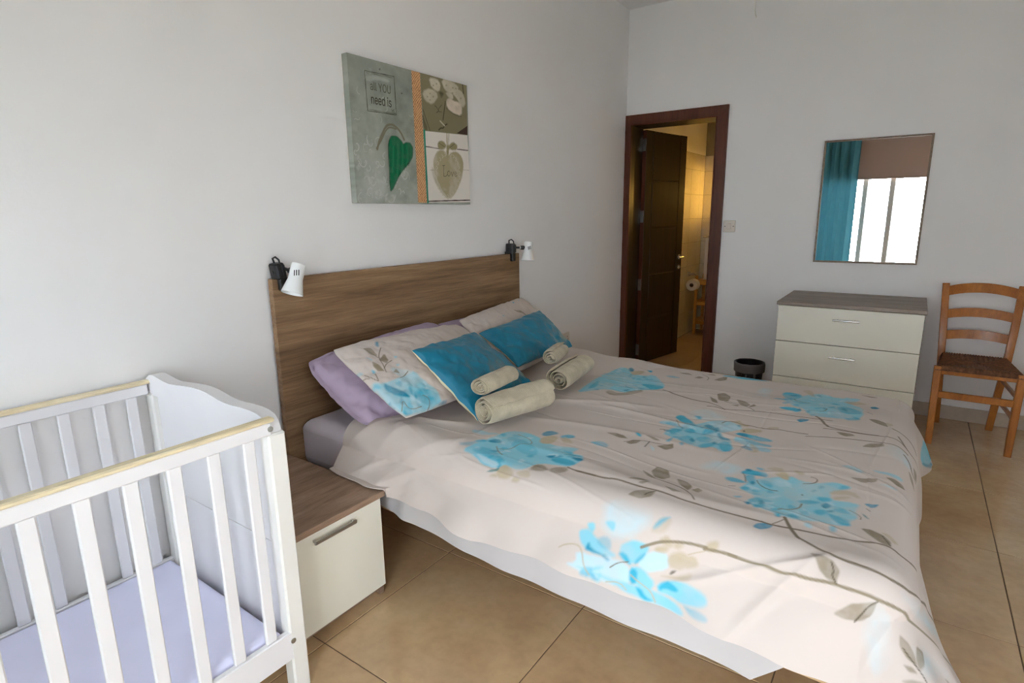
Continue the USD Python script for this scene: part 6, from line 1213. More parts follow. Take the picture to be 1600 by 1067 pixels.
# ================================================================ canvas picture on the headboard wall
CY0, CZ0, CW, CH, CD = -2.842, 1.3955, .771, .5935, .036
CINK = {'k': lin(72, 72, 56), 'w': lin(212, 208, 200), 't': lin(128, 122, 100), 'g': lin(24, 118, 78), 'G': lin(62, 150, 104), 'h': lin(12, 78, 52), 'u': lin(196, 146, 92), 'y': lin(140, 132, 102), 'Y': lin(86, 80, 58), 'n': lin(74, 56, 48), 'c': lin(214, 204, 182), 'C': lin(226, 210, 192), 'W': lin(234, 226, 216), 'e': lin(22, 140, 108), 'a': lin(176, 164, 130), 'A': lin(208, 200, 174), 'b': lin(156, 146, 108), 's': lin(140, 142, 128), 'r': lin(168, 140, 128), 'f': lin(196, 198, 190)}
CANVAS_PRINT = [('fP',0.5752011687809347,[(0.1111,0.0323),(0.1131,0.0389),(0.1099,0.045),(0.108,0.0385)]),
('fP',0.5856378609780895,[(0.0059,0.1445),(0.0044,0.1562),(-0.0047,0.1636),(-0.0032,0.152)]),
('fP',0.6770754727372377,[(0.0712,0.16),(0.0767,0.1718),(0.0725,0.184),(0.0671,0.1722)]),
('fP',0.6351388560534834,[(0.2298,0.065),(0.2325,0.0774),(0.2259,0.0883),(0.2232,0.0759)]),
('fP',0.3635393547194728,[(0.1266,0.0306),(0.1403,0.0365),(0.1462,0.0502),(0.1325,0.0443)]),
('fP',0.5874205460894785,[(0.1396,0.0218),(0.1451,0.0283),(0.1446,0.0368),(0.139,0.0303)]),
('fP',0.684492852732786,[(0.1661,0.0313),(0.1768,0.0336),(0.183,0.0427),(0.1723,0.0403)]),
('fP',0.7005423784961988,[(0.0201,0.0519),(0.0278,0.0514),(0.0337,0.0563),(0.026,0.0568)]),
('fP',0.7310976546111356,[(0.104,0.102),(0.0993,0.1112),(0.0896,0.1146),(0.0943,0.1054)]),
('fP',0.49978818688742443,[(0.1283,0.0431),(0.1237,0.0523),(0.114,0.0558),(0.1186,0.0466)]),
('fP',0.36894987199764356,[(0.0809,0.0394),(0.0917,0.0511),(0.0915,0.0669),(0.0807,0.0553)]),
('fP',0.6828374201531292,[(0.0246,0.1352),(0.0197,0.1464),(0.0083,0.1511),(0.0133,0.1399)]),
('fP',0.42937155267194066,[(0.132,0.1205),(0.1368,0.129),(0.1344,0.1385),(0.1296,0.13)]),
('fP',0.6188447578926525,[(0.217,0.0169),(0.2282,0.0256),(0.2303,0.0397),(0.2191,0.0309)]),
('fP',0.40540886967403533,[(0.1632,0.0315),(0.1531,0.0405),(0.1396,0.0401),(0.1497,0.0311)]),
('fP',0.6405505119159054,[(0.174,0.1281),(0.1754,0.1364),(0.1707,0.1434),(0.1693,0.1351)]),
('fP',0.5084709974138841,[(0.1512,0.1034),(0.163,0.1031),(0.1717,0.111),(0.16,0.1113)]),
('fP',0.46951628363299847,[(0.0775,0.1227),(0.0759,0.1378),(0.0644,0.1476),(0.0659,0.1326)]),
('fP',0.6907954976162709,[(0.018,0.1756),(0.0283,0.1861),(0.0285,0.2009),(0.0182,0.1904)]),
('fP',0.40063805242842926,[(0.1224,0.0142),(0.1345,0.0205),(0.1389,0.0334),(0.1268,0.0271)]),
('fP',0.525913999650191,[(0.1207,0.027),(0.1226,0.0437),(0.1125,0.057),(0.1106,0.0404)]),
('fP',0.5462996037368033,[(0.1299,0.1349),(0.1394,0.1314),(0.1486,0.1353),(0.1392,0.1388)]),
('fP',0.5104974881079839,[(0.0283,0.0141),(0.0224,0.0216),(0.0129,0.023),(0.0188,0.0154)]),
('fP',0.6780357946418516,[(0.0555,0.1645),(0.0646,0.1708),(0.0669,0.1815),(0.0578,0.1753)]),
('fP',0.6671304419920918,[(0.0527,0.0322),(0.0604,0.0358),(0.0635,0.0436),(0.0558,0.0401)]),
('fP',0.6539078670082161,[(0.1024,0.0371),(0.1157,0.042),(0.1219,0.0548),(0.1086,0.0498)]),
('fP',0.5301180392682686,[(0.143,0.085),(0.1382,0.1),(0.1244,0.1075),(0.1292,0.0925)]),
('fP',0.7197268038509672,[(0.1137,0.1055),(0.1208,0.1192),(0.1165,0.1341),(0.1094,0.1204)]),
('fP',0.7960480691037947,[(0.0921,0.0596),(0.0885,0.0667),(0.0809,0.0693),(0.0846,0.0622)]),
('fP',0.4275114838514478,[(0.0516,-0.0052),(0.0561,0.0044),(0.0529,0.0144),(0.0483,0.0049)]),
('fP',0.470228084178523,[(0.1799,0.0774),(0.1714,0.0869),(0.1587,0.0879),(0.1672,0.0784)]),
('fP',0.4831386350253467,[(0.0843,0.0336),(0.0807,0.05),(0.0668,0.0593),(0.0704,0.043)]),
('fP',0.6135277918132263,[(0.1672,0.0313),(0.1749,0.0351),(0.1779,0.0432),(0.1702,0.0394)]),
('fP',0.54937408651345,[(0.0338,0.1467),(0.0242,0.1539),(0.0122,0.1525),(0.0218,0.1453)]),
('fP',0.41719732935102666,[(0.1306,0.0832),(0.1295,0.0993),(0.1176,0.1102),(0.1187,0.0941)]),
('fP',0.6608771495951877,[(0.2389,0.0771),(0.2357,0.0847),(0.2282,0.088),(0.2314,0.0804)]),
('fP',0.5751393247833017,[(0.0935,0.0634),(0.0978,0.0694),(0.0969,0.0767),(0.0926,0.0708)]),
('fP',0.515362107155875,[(0.0671,0.1162),(0.0628,0.126),(0.0529,0.1302),(0.0572,0.1204)]),
('fP',0.43089759864425503,[(0.085,0.1085),(0.0796,0.1157),(0.0706,0.1171),(0.0761,0.1099)]),
('fP',0.37751277422572005,[(0.1824,0.0104),(0.176,0.0257),(0.1608,0.0322),(0.1673,0.017)]),
('fP',0.5800965844694754,[(0.1254,0.1582),(0.1396,0.1543),(0.1526,0.1613),(0.1384,0.1652)]),
('fP',0.40457756229833025,[(0.1969,0.0348),(0.2117,0.0301),(0.2257,0.0369),(0.2109,0.0416)]),
('fP',0.3946848164993757,[(0.0276,0.1539),(0.0348,0.1521),(0.0413,0.1558),(0.0341,0.1576)]),
('fP',0.35220557535511576,[(0.1648,0.109),(0.1776,0.1083),(0.1874,0.1165),(0.1746,0.1173)]),
('fP',0.7493045750154614,[(0.1219,0.0176),(0.1142,0.0288),(0.1009,0.0316),(0.1086,0.0204)]),
('fP',0.4679808765996466,[(0.2379,0.0704),(0.2265,0.0801),(0.2116,0.0793),(0.223,0.0696)]),
('fP',0.7458511789339966,[(0.1644,0.0043),(0.1708,0.0134),(0.1692,0.0243),(0.1629,0.0153)]),
('fP',0.5911268228407267,[(0.0999,0.1304),(0.1043,0.1384),(0.102,0.1472),(0.0976,0.1392)]),
('fS',0.0018,[(0.0662,0.1398),(0.0738,0.1352),(0.0813,0.1363),(0.0865,0.1414),(0.0883,0.1482),(0.0868,0.154),(0.0835,0.1571)]),
('fS',0.0013,[(0.0275,0.0451),(0.0154,0.0368),(0.0096,0.0236),(0.0107,0.0104),(0.0167,0.0014),(0.0247,-0.0016),(0.0313,0.001)]),
('fS',0.0019,[(0.2726,0.137),(0.2768,0.1212),(0.2864,0.1117),(0.2974,0.1101),(0.306,0.1154),(0.31,0.1241),(0.3093,0.1324)]),
('fS',0.002,[(0.0269,0.1704),(0.0349,0.1563),(0.0467,0.1504),(0.0579,0.1529),(0.065,0.1611),(0.0668,0.1711),(0.064,0.1789)]),
('fS',0.0014,[(0.1839,0.0107),(0.195,0.0026),(0.2067,0.0031),(0.2152,0.0101),(0.2185,0.0202),(0.2169,0.0293),(0.2121,0.0345)]),
('fS',0.0022,[(0.0154,0.2134),(0.0247,0.2164),(0.0305,0.2241),(0.0318,0.2332),(0.029,0.2406),(0.0241,0.2442),(0.0193,0.2439)]),
('fS',0.0011,[(0.1613,0.2721),(0.1487,0.2803),(0.1359,0.2792),(0.1267,0.2709),(0.1234,0.2596),(0.1256,0.2497),(0.1311,0.2441)]),
('fS',0.0014,[(0.0606,0.246),(0.0694,0.2425),(0.0774,0.245),(0.0824,0.2515),(0.0834,0.2592),(0.081,0.2652),(0.077,0.2679)]),
('fS',0.0018,[(0.1436,0.1007),(0.1505,0.0953),(0.1579,0.0953),(0.1634,0.0995),(0.1658,0.1058),(0.1649,0.1117),(0.1619,0.1151)]),
('fS',0.001,[(0.0668,0.2504),(0.0583,0.2422),(0.0553,0.2312),(0.0574,0.2211),(0.063,0.2151),(0.0695,0.214),(0.0743,0.217)]),
('fS',0.0022,[(0.1307,0.032),(0.1371,0.0369),(0.1399,0.0444),(0.139,0.0516),(0.1354,0.0563),(0.131,0.0575),(0.1275,0.0559)]),
('fS',0.0014,[(0.021,0.1592),(0.0256,0.1607),(0.0284,0.1644),(0.0291,0.1689),(0.0277,0.1725),(0.0253,0.1743),(0.023,0.1741)]),
('fS',0.0012,[(0.1206,0.035),(0.1138,0.0456),(0.1044,0.0496),(0.0958,0.0471),(0.0905,0.0404),(0.0894,0.0325),(0.0919,0.0265)]),
('fS',0.0022,[(0.1393,0.1723),(0.1353,0.1777),(0.1302,0.1795),(0.1256,0.1778),(0.1229,0.1739),(0.1226,0.1696),(0.1241,0.1665)]),
('fS',0.0016,[(0.0811,0.2824),(0.0767,0.2658),(0.08,0.2506),(0.0887,0.2413),(0.0987,0.2395),(0.1065,0.244),(0.1101,0.2516)]),
('fS',0.0018,[(0.1411,0.1682),(0.1493,0.1593),(0.1591,0.1573),(0.1672,0.1614),(0.1715,0.1692),(0.1714,0.1771),(0.1681,0.1825)]),
('fS',0.0013,[(0.2795,0.1212),(0.2883,0.1242),(0.2938,0.1315),(0.2949,0.1402),(0.2923,0.1472),(0.2876,0.1506),(0.283,0.1502)]),
('fS',0.0009,[(0.0787,0.2573),(0.0858,0.2484),(0.0947,0.2458),(0.1024,0.2491),(0.1067,0.2559),(0.107,0.2632),(0.1043,0.2684)]),
('fS',0.0018,[(0.1241,0.1541),(0.1282,0.1521),(0.1321,0.1529),(0.1347,0.1559),(0.1354,0.1595),(0.1344,0.1625),(0.1326,0.1639)]),
('fS',0.0014,[(0.0195,0.1533),(0.0291,0.1535),(0.0363,0.1592),(0.0394,0.1676),(0.0382,0.1755),(0.0342,0.1804),(0.0295,0.1815)]),
('fS',0.0015,[(0.1757,0.111),(0.1702,0.1034),(0.1691,0.0944),(0.1719,0.0871),(0.1769,0.0834),(0.1819,0.0836),(0.1852,0.0867)]),
('fS',0.0009,[(0.185,0.0687),(0.192,0.0745),(0.1951,0.083),(0.1939,0.091),(0.1898,0.0962),(0.1848,0.0976),(0.1808,0.0956)]),
('fS',0.0021,[(0.1776,0.2187),(0.1702,0.216),(0.1656,0.2097),(0.1648,0.2023),(0.1671,0.1964),(0.1711,0.1936),(0.175,0.194)]),
('fS',0.0011,[(0.0736,0.0388),(0.0827,0.0402),(0.089,0.0466),(0.0911,0.0551),(0.0893,0.0625),(0.085,0.0666),(0.0804,0.067)]),
('fS',0.0022,[(0.079,0.1087),(0.08,0.0922),(0.0874,0.0803),(0.0978,0.0757),(0.1071,0.0784),(0.1127,0.0857),(0.1136,0.0939)]),
('fS',0.0016,[(0.0758,0.0798),(0.0789,0.0933),(0.0757,0.1054),(0.0685,0.1125),(0.0604,0.1135),(0.0542,0.1096),(0.0516,0.1033)]),
('fS',0.0021,[(0.0824,0.0634),(0.0721,0.0623),(0.0648,0.0555),(0.0621,0.0462),(0.0639,0.0378),(0.0685,0.0329),(0.0736,0.0322)]),
('fS',0.0019,[(0.2581,0.0418),(0.2632,0.0483),(0.2644,0.0562),(0.2621,0.0627),(0.2578,0.0662),(0.2534,0.0662),(0.2504,0.0636)]),
('fS',0.0021,[(0.241,0.1124),(0.2367,0.1078),(0.2353,0.1019),(0.2367,0.0967),(0.2397,0.0937),(0.2431,0.0933),(0.2456,0.095)]),
('fS',0.0015,[(0.0736,0.11),(0.0732,0.0992),(0.0773,0.0908),(0.0837,0.0869),(0.0899,0.0878),(0.094,0.092),(0.0951,0.0972)]),
('fS',0.0022,[(0.2846,0.0471),(0.2841,0.0522),(0.2818,0.0558),(0.2785,0.0571),(0.2757,0.0562),(0.274,0.0539),(0.2738,0.0513)]),
('fS',0.0012,[(0.3221,0.1076),(0.3221,0.1258),(0.3147,0.1395),(0.3037,0.1455),(0.2933,0.1434),(0.2867,0.136),(0.2852,0.127)]),
('fS',0.0018,[(0.1057,0.1051),(0.1004,0.1103),(0.0943,0.1112),(0.0894,0.1082),(0.087,0.1033),(0.0873,0.0984),(0.0895,0.0952)]),
('fS',0.0019,[(0.1006,0.2145),(0.1013,0.2201),(0.0996,0.2247),(0.0964,0.2272),(0.0931,0.2271),(0.0908,0.2252),(0.09,0.2225)]),
('fS',0.0019,[(0.0102,0.2172),(0.0058,0.2121),(0.0045,0.2056),(0.0062,0.2),(0.0097,0.1969),(0.0133,0.1967),(0.0159,0.1987)]),
('fS',0.0014,[(0.1404,0.0953),(0.1542,0.0882),(0.1675,0.0908),(0.1764,0.1005),(0.1789,0.1127),(0.1759,0.1228),(0.1697,0.128)]),
('fS',0.0009,[(0.1161,0.5331),(0.1227,0.5367),(0.1261,0.5434),(0.1251,0.5509),(0.1201,0.5564)]),
('fS',0.0009,[(0.1638,0.3439),(0.1698,0.3492),(0.1718,0.3569),(0.1691,0.3644),(0.1626,0.369)]),
('fS',0.0009,[(0.0836,0.5079),(0.0925,0.5146),(0.096,0.5252),(0.0929,0.536),(0.0843,0.5431)]),
('fS',0.0009,[(0.3802,0.2909),(0.3849,0.2982),(0.3846,0.307),(0.3794,0.314),(0.3711,0.3169)]),
('fS',0.0009,[(0.0128,0.3757),(0.0155,0.3706),(0.0205,0.3678),(0.0263,0.3684),(0.0307,0.3721)]),
('fS',0.0009,[(0.2072,0.435),(0.2042,0.4445),(0.1963,0.4506),(0.1863,0.4512),(0.1778,0.446)]),
('fS',0.0009,[(0.0317,0.3394),(0.0287,0.3428),(0.0242,0.3439),(0.0199,0.3423),(0.0173,0.3385)]),
('fS',0.0009,[(0.4314,0.5434),(0.4327,0.5394),(0.4361,0.5368),(0.4403,0.5365),(0.444,0.5387)]),
('fS',0.0009,[(0.1355,0.381),(0.1416,0.3788),(0.1479,0.3803),(0.1521,0.3852),(0.1529,0.3916)]),
('fS',0.0009,[(0.2599,0.4105),(0.2563,0.4068),(0.2554,0.4018),(0.2575,0.3971),(0.2618,0.3944)]),
('fS',0.0009,[(0.044,0.4693),(0.0399,0.4608),(0.0412,0.4514),(0.0477,0.4445),(0.0569,0.4423)]),
('fS',0.0009,[(0.027,0.3441),(0.0325,0.3402),(0.0391,0.3401),(0.0446,0.3438),(0.0471,0.3499)]),
('fS',0.0009,[(0.3398,0.3964),(0.3488,0.3915),(0.3589,0.3925),(0.3667,0.3991),(0.3694,0.4089)]),
('fS',0.0009,[(0.1904,0.3938),(0.1981,0.3938),(0.2044,0.3981),(0.2071,0.4052),(0.2054,0.4127)]),
('fW',0.5,[(0.019,0.1975),(0.173,0.1815),(0.182,0.0555),(0.139,0.0015),(0.001,0.0035)]),
('fP',0.5,[(0.096,0.5195),(0.146,0.5315),(0.225,0.5285),(0.229,0.5165),(0.163,0.5185),(0.098,0.5015)]),
('kS',0.0017,[(0.089,0.5415),(0.258,0.5475)]),
('kS',0.0017,[(0.258,0.5475),(0.26,0.3875)]),
('kS',0.0017,[(0.26,0.3875),(0.093,0.3835)]),
('kS',0.0017,[(0.093,0.3835),(0.089,0.5415)]),
('kS',0.0008,[(0.095,0.5355),(0.252,0.5405)]),
('kS',0.0008,[(0.095,0.3895),(0.256,0.3925)]),
('kS',0.001,[(0.232,0.4065),(0.247,0.3995)]),
('kS',0.001,[(0.248,0.4095),(0.233,0.3965)]),
('nL',0.9,[(0.296,0.4865),(0.304,0.4875),(0.304,0.4815),(0.296,0.4795)]),
('nL',0.9,[(0.365,0.5175),(0.374,0.5185),(0.373,0.5125),(0.365,0.5115)]),
('nL',0.9,[(0.172,0.5645),(0.18,0.5665),(0.179,0.5605),(0.172,0.5585)]),
('sW',0.9,[(0.18,0.2645),(0.206,0.2945),(0.205,0.1975),(0.197,0.0845),(0.187,0.0555),(0.175,0.1395)]),
('tS',0.0052,[(0.134,0.2295),(0.146,0.2615),(0.163,0.2895),(0.182,0.3185),(0.2,0.3375),(0.23,0.3445),(0.259,0.3335),(0.282,0.3155),(0.301,0.2855)]),
('tS',0.0035,[(0.13,0.2325),(0.161,0.2695),(0.188,0.3125),(0.214,0.3325),(0.253,0.3265)]),
('hL',1,[(0.204,0.2735),(0.221,0.2955),(0.256,0.2975),(0.284,0.2795),(0.295,0.2665),(0.312,0.2765),(0.34,0.2755),(0.358,0.2545),(0.352,0.2115),(0.322,0.1775),(0.282,0.1465),(0.249,0.1105),(0.219,0.0665),(0.198,0.0505),(0.193,0.0915),(0.197,0.1405),(0.196,0.2035),(0.198,0.2525)]),
('gL',1,[(0.21,0.2735),(0.226,0.2935),(0.256,0.2945),(0.28,0.2805),(0.294,0.2635),(0.31,0.2725),(0.336,0.2735),(0.353,0.2535),(0.347,0.2145),(0.318,0.1835),(0.279,0.1525),(0.246,0.1145),(0.217,0.0705),(0.202,0.0545),(0.2,0.0915),(0.203,0.1415),(0.204,0.2045),(0.205,0.2525)]),
('hS',0.0011,[(0.217,0.2455),(0.211,0.1975),(0.205,0.1455)]),
('GS',0.0011,[(0.231,0.2525),(0.226,0.1985),(0.218,0.1365)]),
('hS',0.0011,[(0.246,0.2595),(0.241,0.1995),(0.232,0.1275)]),
('GS',0.0011,[(0.26,0.2655),(0.257,0.2005),(0.245,0.1175)]),
('hS',0.0011,[(0.275,0.2725),(0.272,0.2015),(0.26,0.1285)]),
('GS',0.0011,[(0.289,0.2685),(0.287,0.2025),(0.275,0.1395)]),
('hS',0.0011,[(0.303,0.2645),(0.303,0.2045),(0.291,0.1505)]),
('GS',0.0011,[(0.317,0.2595),(0.319,0.2055),(0.306,0.1615)]),
('hS',0.0011,[(0.332,0.2555),(0.335,0.2065),(0.322,0.1725)]),
('uF',1,[(0.369,0.5915),(0.425,0.5945),(0.434,0.0055),(0.375,0.0055)]),
('yF',1,[(0.426,0.5935),(0.764,0.6015),(0.763,0.3505),(0.433,0.3385)]),
('YP',0.8,[(0.422,0.4315),(0.467,0.3435),(0.435,0.3375)]),
('YS',0.002,[(0.435,0.4325),(0.478,0.3435)]),
('nF',1,[(0.765,0.3975),(0.763,0.3515),(0.677,0.3515)]),
('YS',0.004,[(0.734,0.5995),(0.74,0.5515)]),
('cP',0.95,[(0.482,0.5835),(0.539,0.5855),(0.57,0.5695),(0.553,0.5265),(0.502,0.5405)]),
('cP',0.95,[(0.568,0.5925),(0.659,0.5955),(0.714,0.5685),(0.643,0.5345),(0.595,0.5425)]),
('cP',0.95,[(0.433,0.5115),(0.49,0.5385),(0.554,0.5155),(0.503,0.4625),(0.453,0.4745)]),
('cP',0.95,[(0.644,0.5435),(0.72,0.5715),(0.759,0.5145),(0.731,0.4785),(0.692,0.5135)]),
('cP',0.95,[(0.595,0.5365),(0.656,0.5385),(0.66,0.5085),(0.624,0.5145)]),
('yL',0.8,[(0.484,0.5155),(0.493,0.5165),(0.493,0.5095),(0.484,0.5085)]),
('yL',0.8,[(0.506,0.5045),(0.516,0.5055),(0.515,0.4985),(0.506,0.4975)]),
('yL',0.8,[(0.467,0.4985),(0.475,0.4995),(0.475,0.4925),(0.466,0.4915)]),
('yL',0.8,[(0.533,0.5665),(0.542,0.5675),(0.542,0.5615),(0.533,0.5595)]),
('yL',0.8,[(0.604,0.5715),(0.613,0.5725),(0.613,0.5655),(0.603,0.5635)]),
('yL',0.8,[(0.677,0.5685),(0.687,0.5685),(0.687,0.5615),(0.677,0.5605)]),
('yL',0.8,[(0.713,0.5275),(0.723,0.5285),(0.723,0.5215),(0.712,0.5195)]),
('yL',0.8,[(0.483,0.4865),(0.492,0.4875),(0.491,0.4805),(0.482,0.4795)]),
('yL',0.8,[(0.652,0.5675),(0.662,0.5685),(0.662,0.5615),(0.652,0.5605)]),
('yL',0.8,[(0.51,0.5555),(0.519,0.5565),(0.518,0.5495),(0.509,0.5485)]),
('YP',0.9,[(0.553,0.5295),(0.568,0.5355),(0.594,0.5285),(0.571,0.5035),(0.558,0.5155)]),
('CP',1,[(0.605,0.5005),(0.632,0.5125),(0.661,0.5045),(0.694,0.5045),(0.725,0.4965),(0.72,0.4375),(0.653,0.4445),(0.61,0.4655)]),
('YS',0.0012,[(0.602,0.4625),(0.65,0.4415),(0.72,0.4355)]),
('YS',0.003,[(0.598,0.4925),(0.575,0.4025)]),
('YS',0.0034,[(0.542,0.3535),(0.558,0.3655),(0.573,0.3635),(0.588,0.3805),(0.604,0.3875)]),
('cS',0.003,[(0.553,0.3965),(0.586,0.3775)]),
('YS',0.0016,[(0.52,0.4625),(0.542,0.4505),(0.544,0.4385),(0.53,0.4325)]),
('YS',0.0016,[(0.569,0.4715),(0.545,0.4515),(0.544,0.4385),(0.568,0.4395)]),
('WF',1,[(0.444,0.3385),(0.763,0.3505),(0.78,0.0115),(0.445,0.0065)]),
('nS',0.0022,[(0.443,0.2675),(0.54,0.2655)]),
('nS',0.0022,[(0.677,0.2735),(0.764,0.2755)]),
('nS',0.003,[(0.447,0.0125),(0.777,0.0225)]),
('nS',0.0006,[(0.441,0.1595),(0.513,0.1625)]),
('nS',0.0007,[(0.714,0.1745),(0.767,0.1745)]),
('eS',0.0055,[(0.438,0.3395),(0.442,0.0075)]),
('bS',0.003,[(0.601,0.3445),(0.599,0.2325)]),
('bS',0.0022,[(0.615,0.3435),(0.606,0.2325)]),
('bP',0.5,[(0.482,0.1865),(0.533,0.0885),(0.605,0.0205),(0.566,0.0345),(0.509,0.0875),(0.479,0.1405)]),
('aP',1,[(0.602,0.2325),(0.579,0.2585),(0.537,0.2585),(0.503,0.2335),(0.489,0.1945),(0.5,0.1415),(0.533,0.0885),(0.567,0.0505),(0.605,0.0235),(0.642,0.0475),(0.683,0.0935),(0.713,0.1515),(0.726,0.2015),(0.71,0.2405),(0.673,0.2615),(0.634,0.2585)]),
('AS',0.0016,[(0.598,0.2545),(0.611,0.2455),(0.601,0.2375)]),
('AS',0.0016,[(0.619,0.2525),(0.633,0.2445),(0.622,0.2355)]),
('AS',0.0016,[(0.639,0.2455),(0.653,0.2375),(0.642,0.2285)]),
('AS',0.0016,[(0.657,0.2325),(0.67,0.2245),(0.66,0.2155)]),
('AS',0.0016,[(0.671,0.2155),(0.684,0.2065),(0.674,0.1975)]),
('AS',0.0016,[(0.68,0.1935),(0.694,0.1845),(0.683,0.1765)]),
('AS',0.0016,[(0.684,0.1695),(0.698,0.1605),(0.687,0.1515)]),
('AS',0.0016,[(0.683,0.1435),(0.697,0.1345),(0.686,0.1265)]),
('AS',0.0016,[(0.676,0.1185),(0.69,0.1095),(0.679,0.1005)]),
('AS',0.0016,[(0.665,0.0955),(0.678,0.0855),(0.668,0.0775)]),
('AS',0.0016,[(0.649,0.0755),(0.662,0.0655),(0.652,0.0575)]),
('AS',0.0016,[(0.63,0.0605),(0.643,0.0505),(0.632,0.0425)]),
('AS',0.0016,[(0.608,0.0505),(0.622,0.0415),(0.611,0.0325)]),
('AS',0.0016,[(0.587,0.0465),(0.6,0.0375),(0.589,0.0295)]),
('AS',0.0016,[(0.565,0.0495),(0.579,0.0405),(0.568,0.0315)]),
('AS',0.0016,[(0.546,0.0575),(0.559,0.0485),(0.549,0.0405)]),
('AS',0.0016,[(0.53,0.0715),(0.542,0.0625),(0.532,0.0545)]),
('AS',0.0016,[(0.517,0.0895),(0.529,0.0805),(0.519,0.0725)]),
('AS',0.0016,[(0.508,0.1115),(0.521,0.1025),(0.511,0.0945)]),
('AS',0.0016,[(0.505,0.1355),(0.517,0.1265),(0.507,0.1185)]),
('AS',0.0016,[(0.506,0.1595),(0.519,0.1515),(0.509,0.1425)]),
('AS',0.0016,[(0.513,0.1835),(0.525,0.1745),(0.515,0.1665)]),
('AS',0.0016,[(0.523,0.2055),(0.536,0.1965),(0.526,0.1885)]),
('AS',0.0016,[(0.538,0.2245),(0.551,0.2155),(0.541,0.2075)]),
('AS',0.0016,[(0.556,0.2395),(0.569,0.2305),(0.559,0.2225)]),
('AS',0.0016,[(0.576,0.2495),(0.589,0.2415),(0.579,0.2325)]),
('bP',0.95,[(0.527,0.2955),(0.57,0.3085),(0.6,0.2825),(0.567,0.2625),(0.531,0.2655)]),
('bP',0.95,[(0.611,0.2835),(0.643,0.3065),(0.677,0.2975),(0.674,0.2715),(0.628,0.2645)]),
('bP',0.95,[(0.593,0.2865),(0.62,0.2865),(0.616,0.2645),(0.594,0.2645)]),
('YS',0.0012,[(0.539,0.2925),(0.58,0.2775)]),
('YS',0.0012,[(0.658,0.2995),(0.619,0.2765)]),
('bP',0.9,[(0.591,0.2645),(0.61,0.2645),(0.604,0.2285),(0.595,0.2395)]),
('kS',0.0019,[(0.567,0.1875),(0.567,0.1355)]),
('kS',0.0013,[(0.567,0.1355),(0.584,0.1365),(0.592,0.1455)]),
('kS',0.001,[(0.559,0.1865),(0.577,0.1885)]),
('kS',0.0013,[(0.605,0.1635),(0.615,0.1585),(0.616,0.1465),(0.607,0.1375),(0.596,0.1415),(0.594,0.1515),(0.599,0.1615),(0.605,0.1635)]),
('kS',0.0016,[(0.623,0.1605),(0.632,0.1385)]),
('kS',0.0011,[(0.632,0.1385),(0.644,0.1615)]),
('kS',0.001,[(0.65,0.1505),(0.667,0.1515),(0.664,0.1615),(0.655,0.1615),(0.649,0.1525),(0.651,0.1425),(0.658,0.1375),(0.668,0.1435)])]
def paint_canvas(S, T):
    q = np.stack([S*14, T*14, 0*S], -1); n = meshkit.fbm(q, 5, 41); n2 = meshkit.fbm(q*3, 3, 42)
    C = lin(162, 166, 154)+(n[..., None]-.5)*np.array([.28, .26, .24])+(n2[..., None]-.5)*.06
    C = C*(1-.18*sm(.30, .59, T)[..., None]*(n[..., None]+.2))
    C = paint_cloth(S, T, CANVAS_PRINT, np.clip(C, .02, .9), CINK)
    # woven burlap strip
    strip = [p for k, a, p in CANVAS_PRINT if k == 'uF'][0]; ins = seg_dist(S.ravel(), T.ravel(), np.array(strip), True).reshape(S.shape) > 0
    wv = .5+.5*np.sin(S*2*np.pi/.0125+1.5*np.sin(T*70))*np.sin(T*2*np.pi/.014+1.2*np.sin(S*60)); wv = wv*(.35+1.1*meshkit.noise(q*22, 5))
    return np.where(ins[..., None], lin(128, 70, 38)*(1-np.clip(wv*1.9, 0, 1)[..., None])+lin(232, 182, 132)*np.clip(wv*1.9, 0, 1)[..., None], C)
t = thing('canvas_picture', 'stretched canvas picture with a green heart and the word Love', 'picture', (0, CY0+CW/2, CZ0+CH/2))
nu, nv = 330, 255
Yg, Zg = np.meshgrid(np.linspace(0, CW, nu), np.linspace(0, CH, nv), indexing='ij')
G = np.stack([CD+0*Yg, CY0+Yg, CZ0+Zg], -1)
obj('canvas_front', grid_mesh(G), 'canvas_print', t, smooth=False, paint=paint_canvas(Yg, Zg).reshape(-1, 3))
def wrap(a, b, n, nrm):
    A = np.array(a, float); B = np.array(b, float); R = []
    for d in (CD, .004): R.append([A*(1-k)+B*k+np.array([d, 0, 0]) for k in np.linspace(0, 1, n)])
    R = np.array(R); uv = np.stack([R[..., 1]-CY0, R[..., 2]-CZ0], -1); return grid_mesh(R), paint_canvas(np.clip(uv[..., 0], .001, CW-.001), np.clip(uv[..., 1], .001, CH-.001)).reshape(-1, 3)
sides = [wrap((0, CY0, CZ0), (0, CY0, CZ0+CH), 200, 0), wrap((0, CY0, CZ0+CH), (0, CY0+CW, CZ0+CH), 260, 0), wrap((0, CY0+CW, CZ0+CH), (0, CY0+CW, CZ0), 200, 0), wrap((0, CY0+CW, CZ0), (0, CY0, CZ0), 260, 0)]
obj('canvas_edge', cat_([s[0] for s in sides]), 'canvas_print', t, smooth=False, paint=np.vstack([s[1] for s in sides]))
obj('stretcher_bar', cat_([box(.0, CD-.003, CY0+.003, CY0+.03, CZ0+.003, CZ0+CH-.003), box(.0, CD-.003, CY0+CW-.03, CY0+CW-.003, CZ0+.003, CZ0+CH-.003), box(0, CD-.003, CY0+.03, CY0+CW-.03, CZ0+.003, CZ0+.03), box(0, CD-.003, CY0+.03, CY0+CW-.03, CZ0+CH-.03, CZ0+CH-.003)]), 'pine_rail', t)
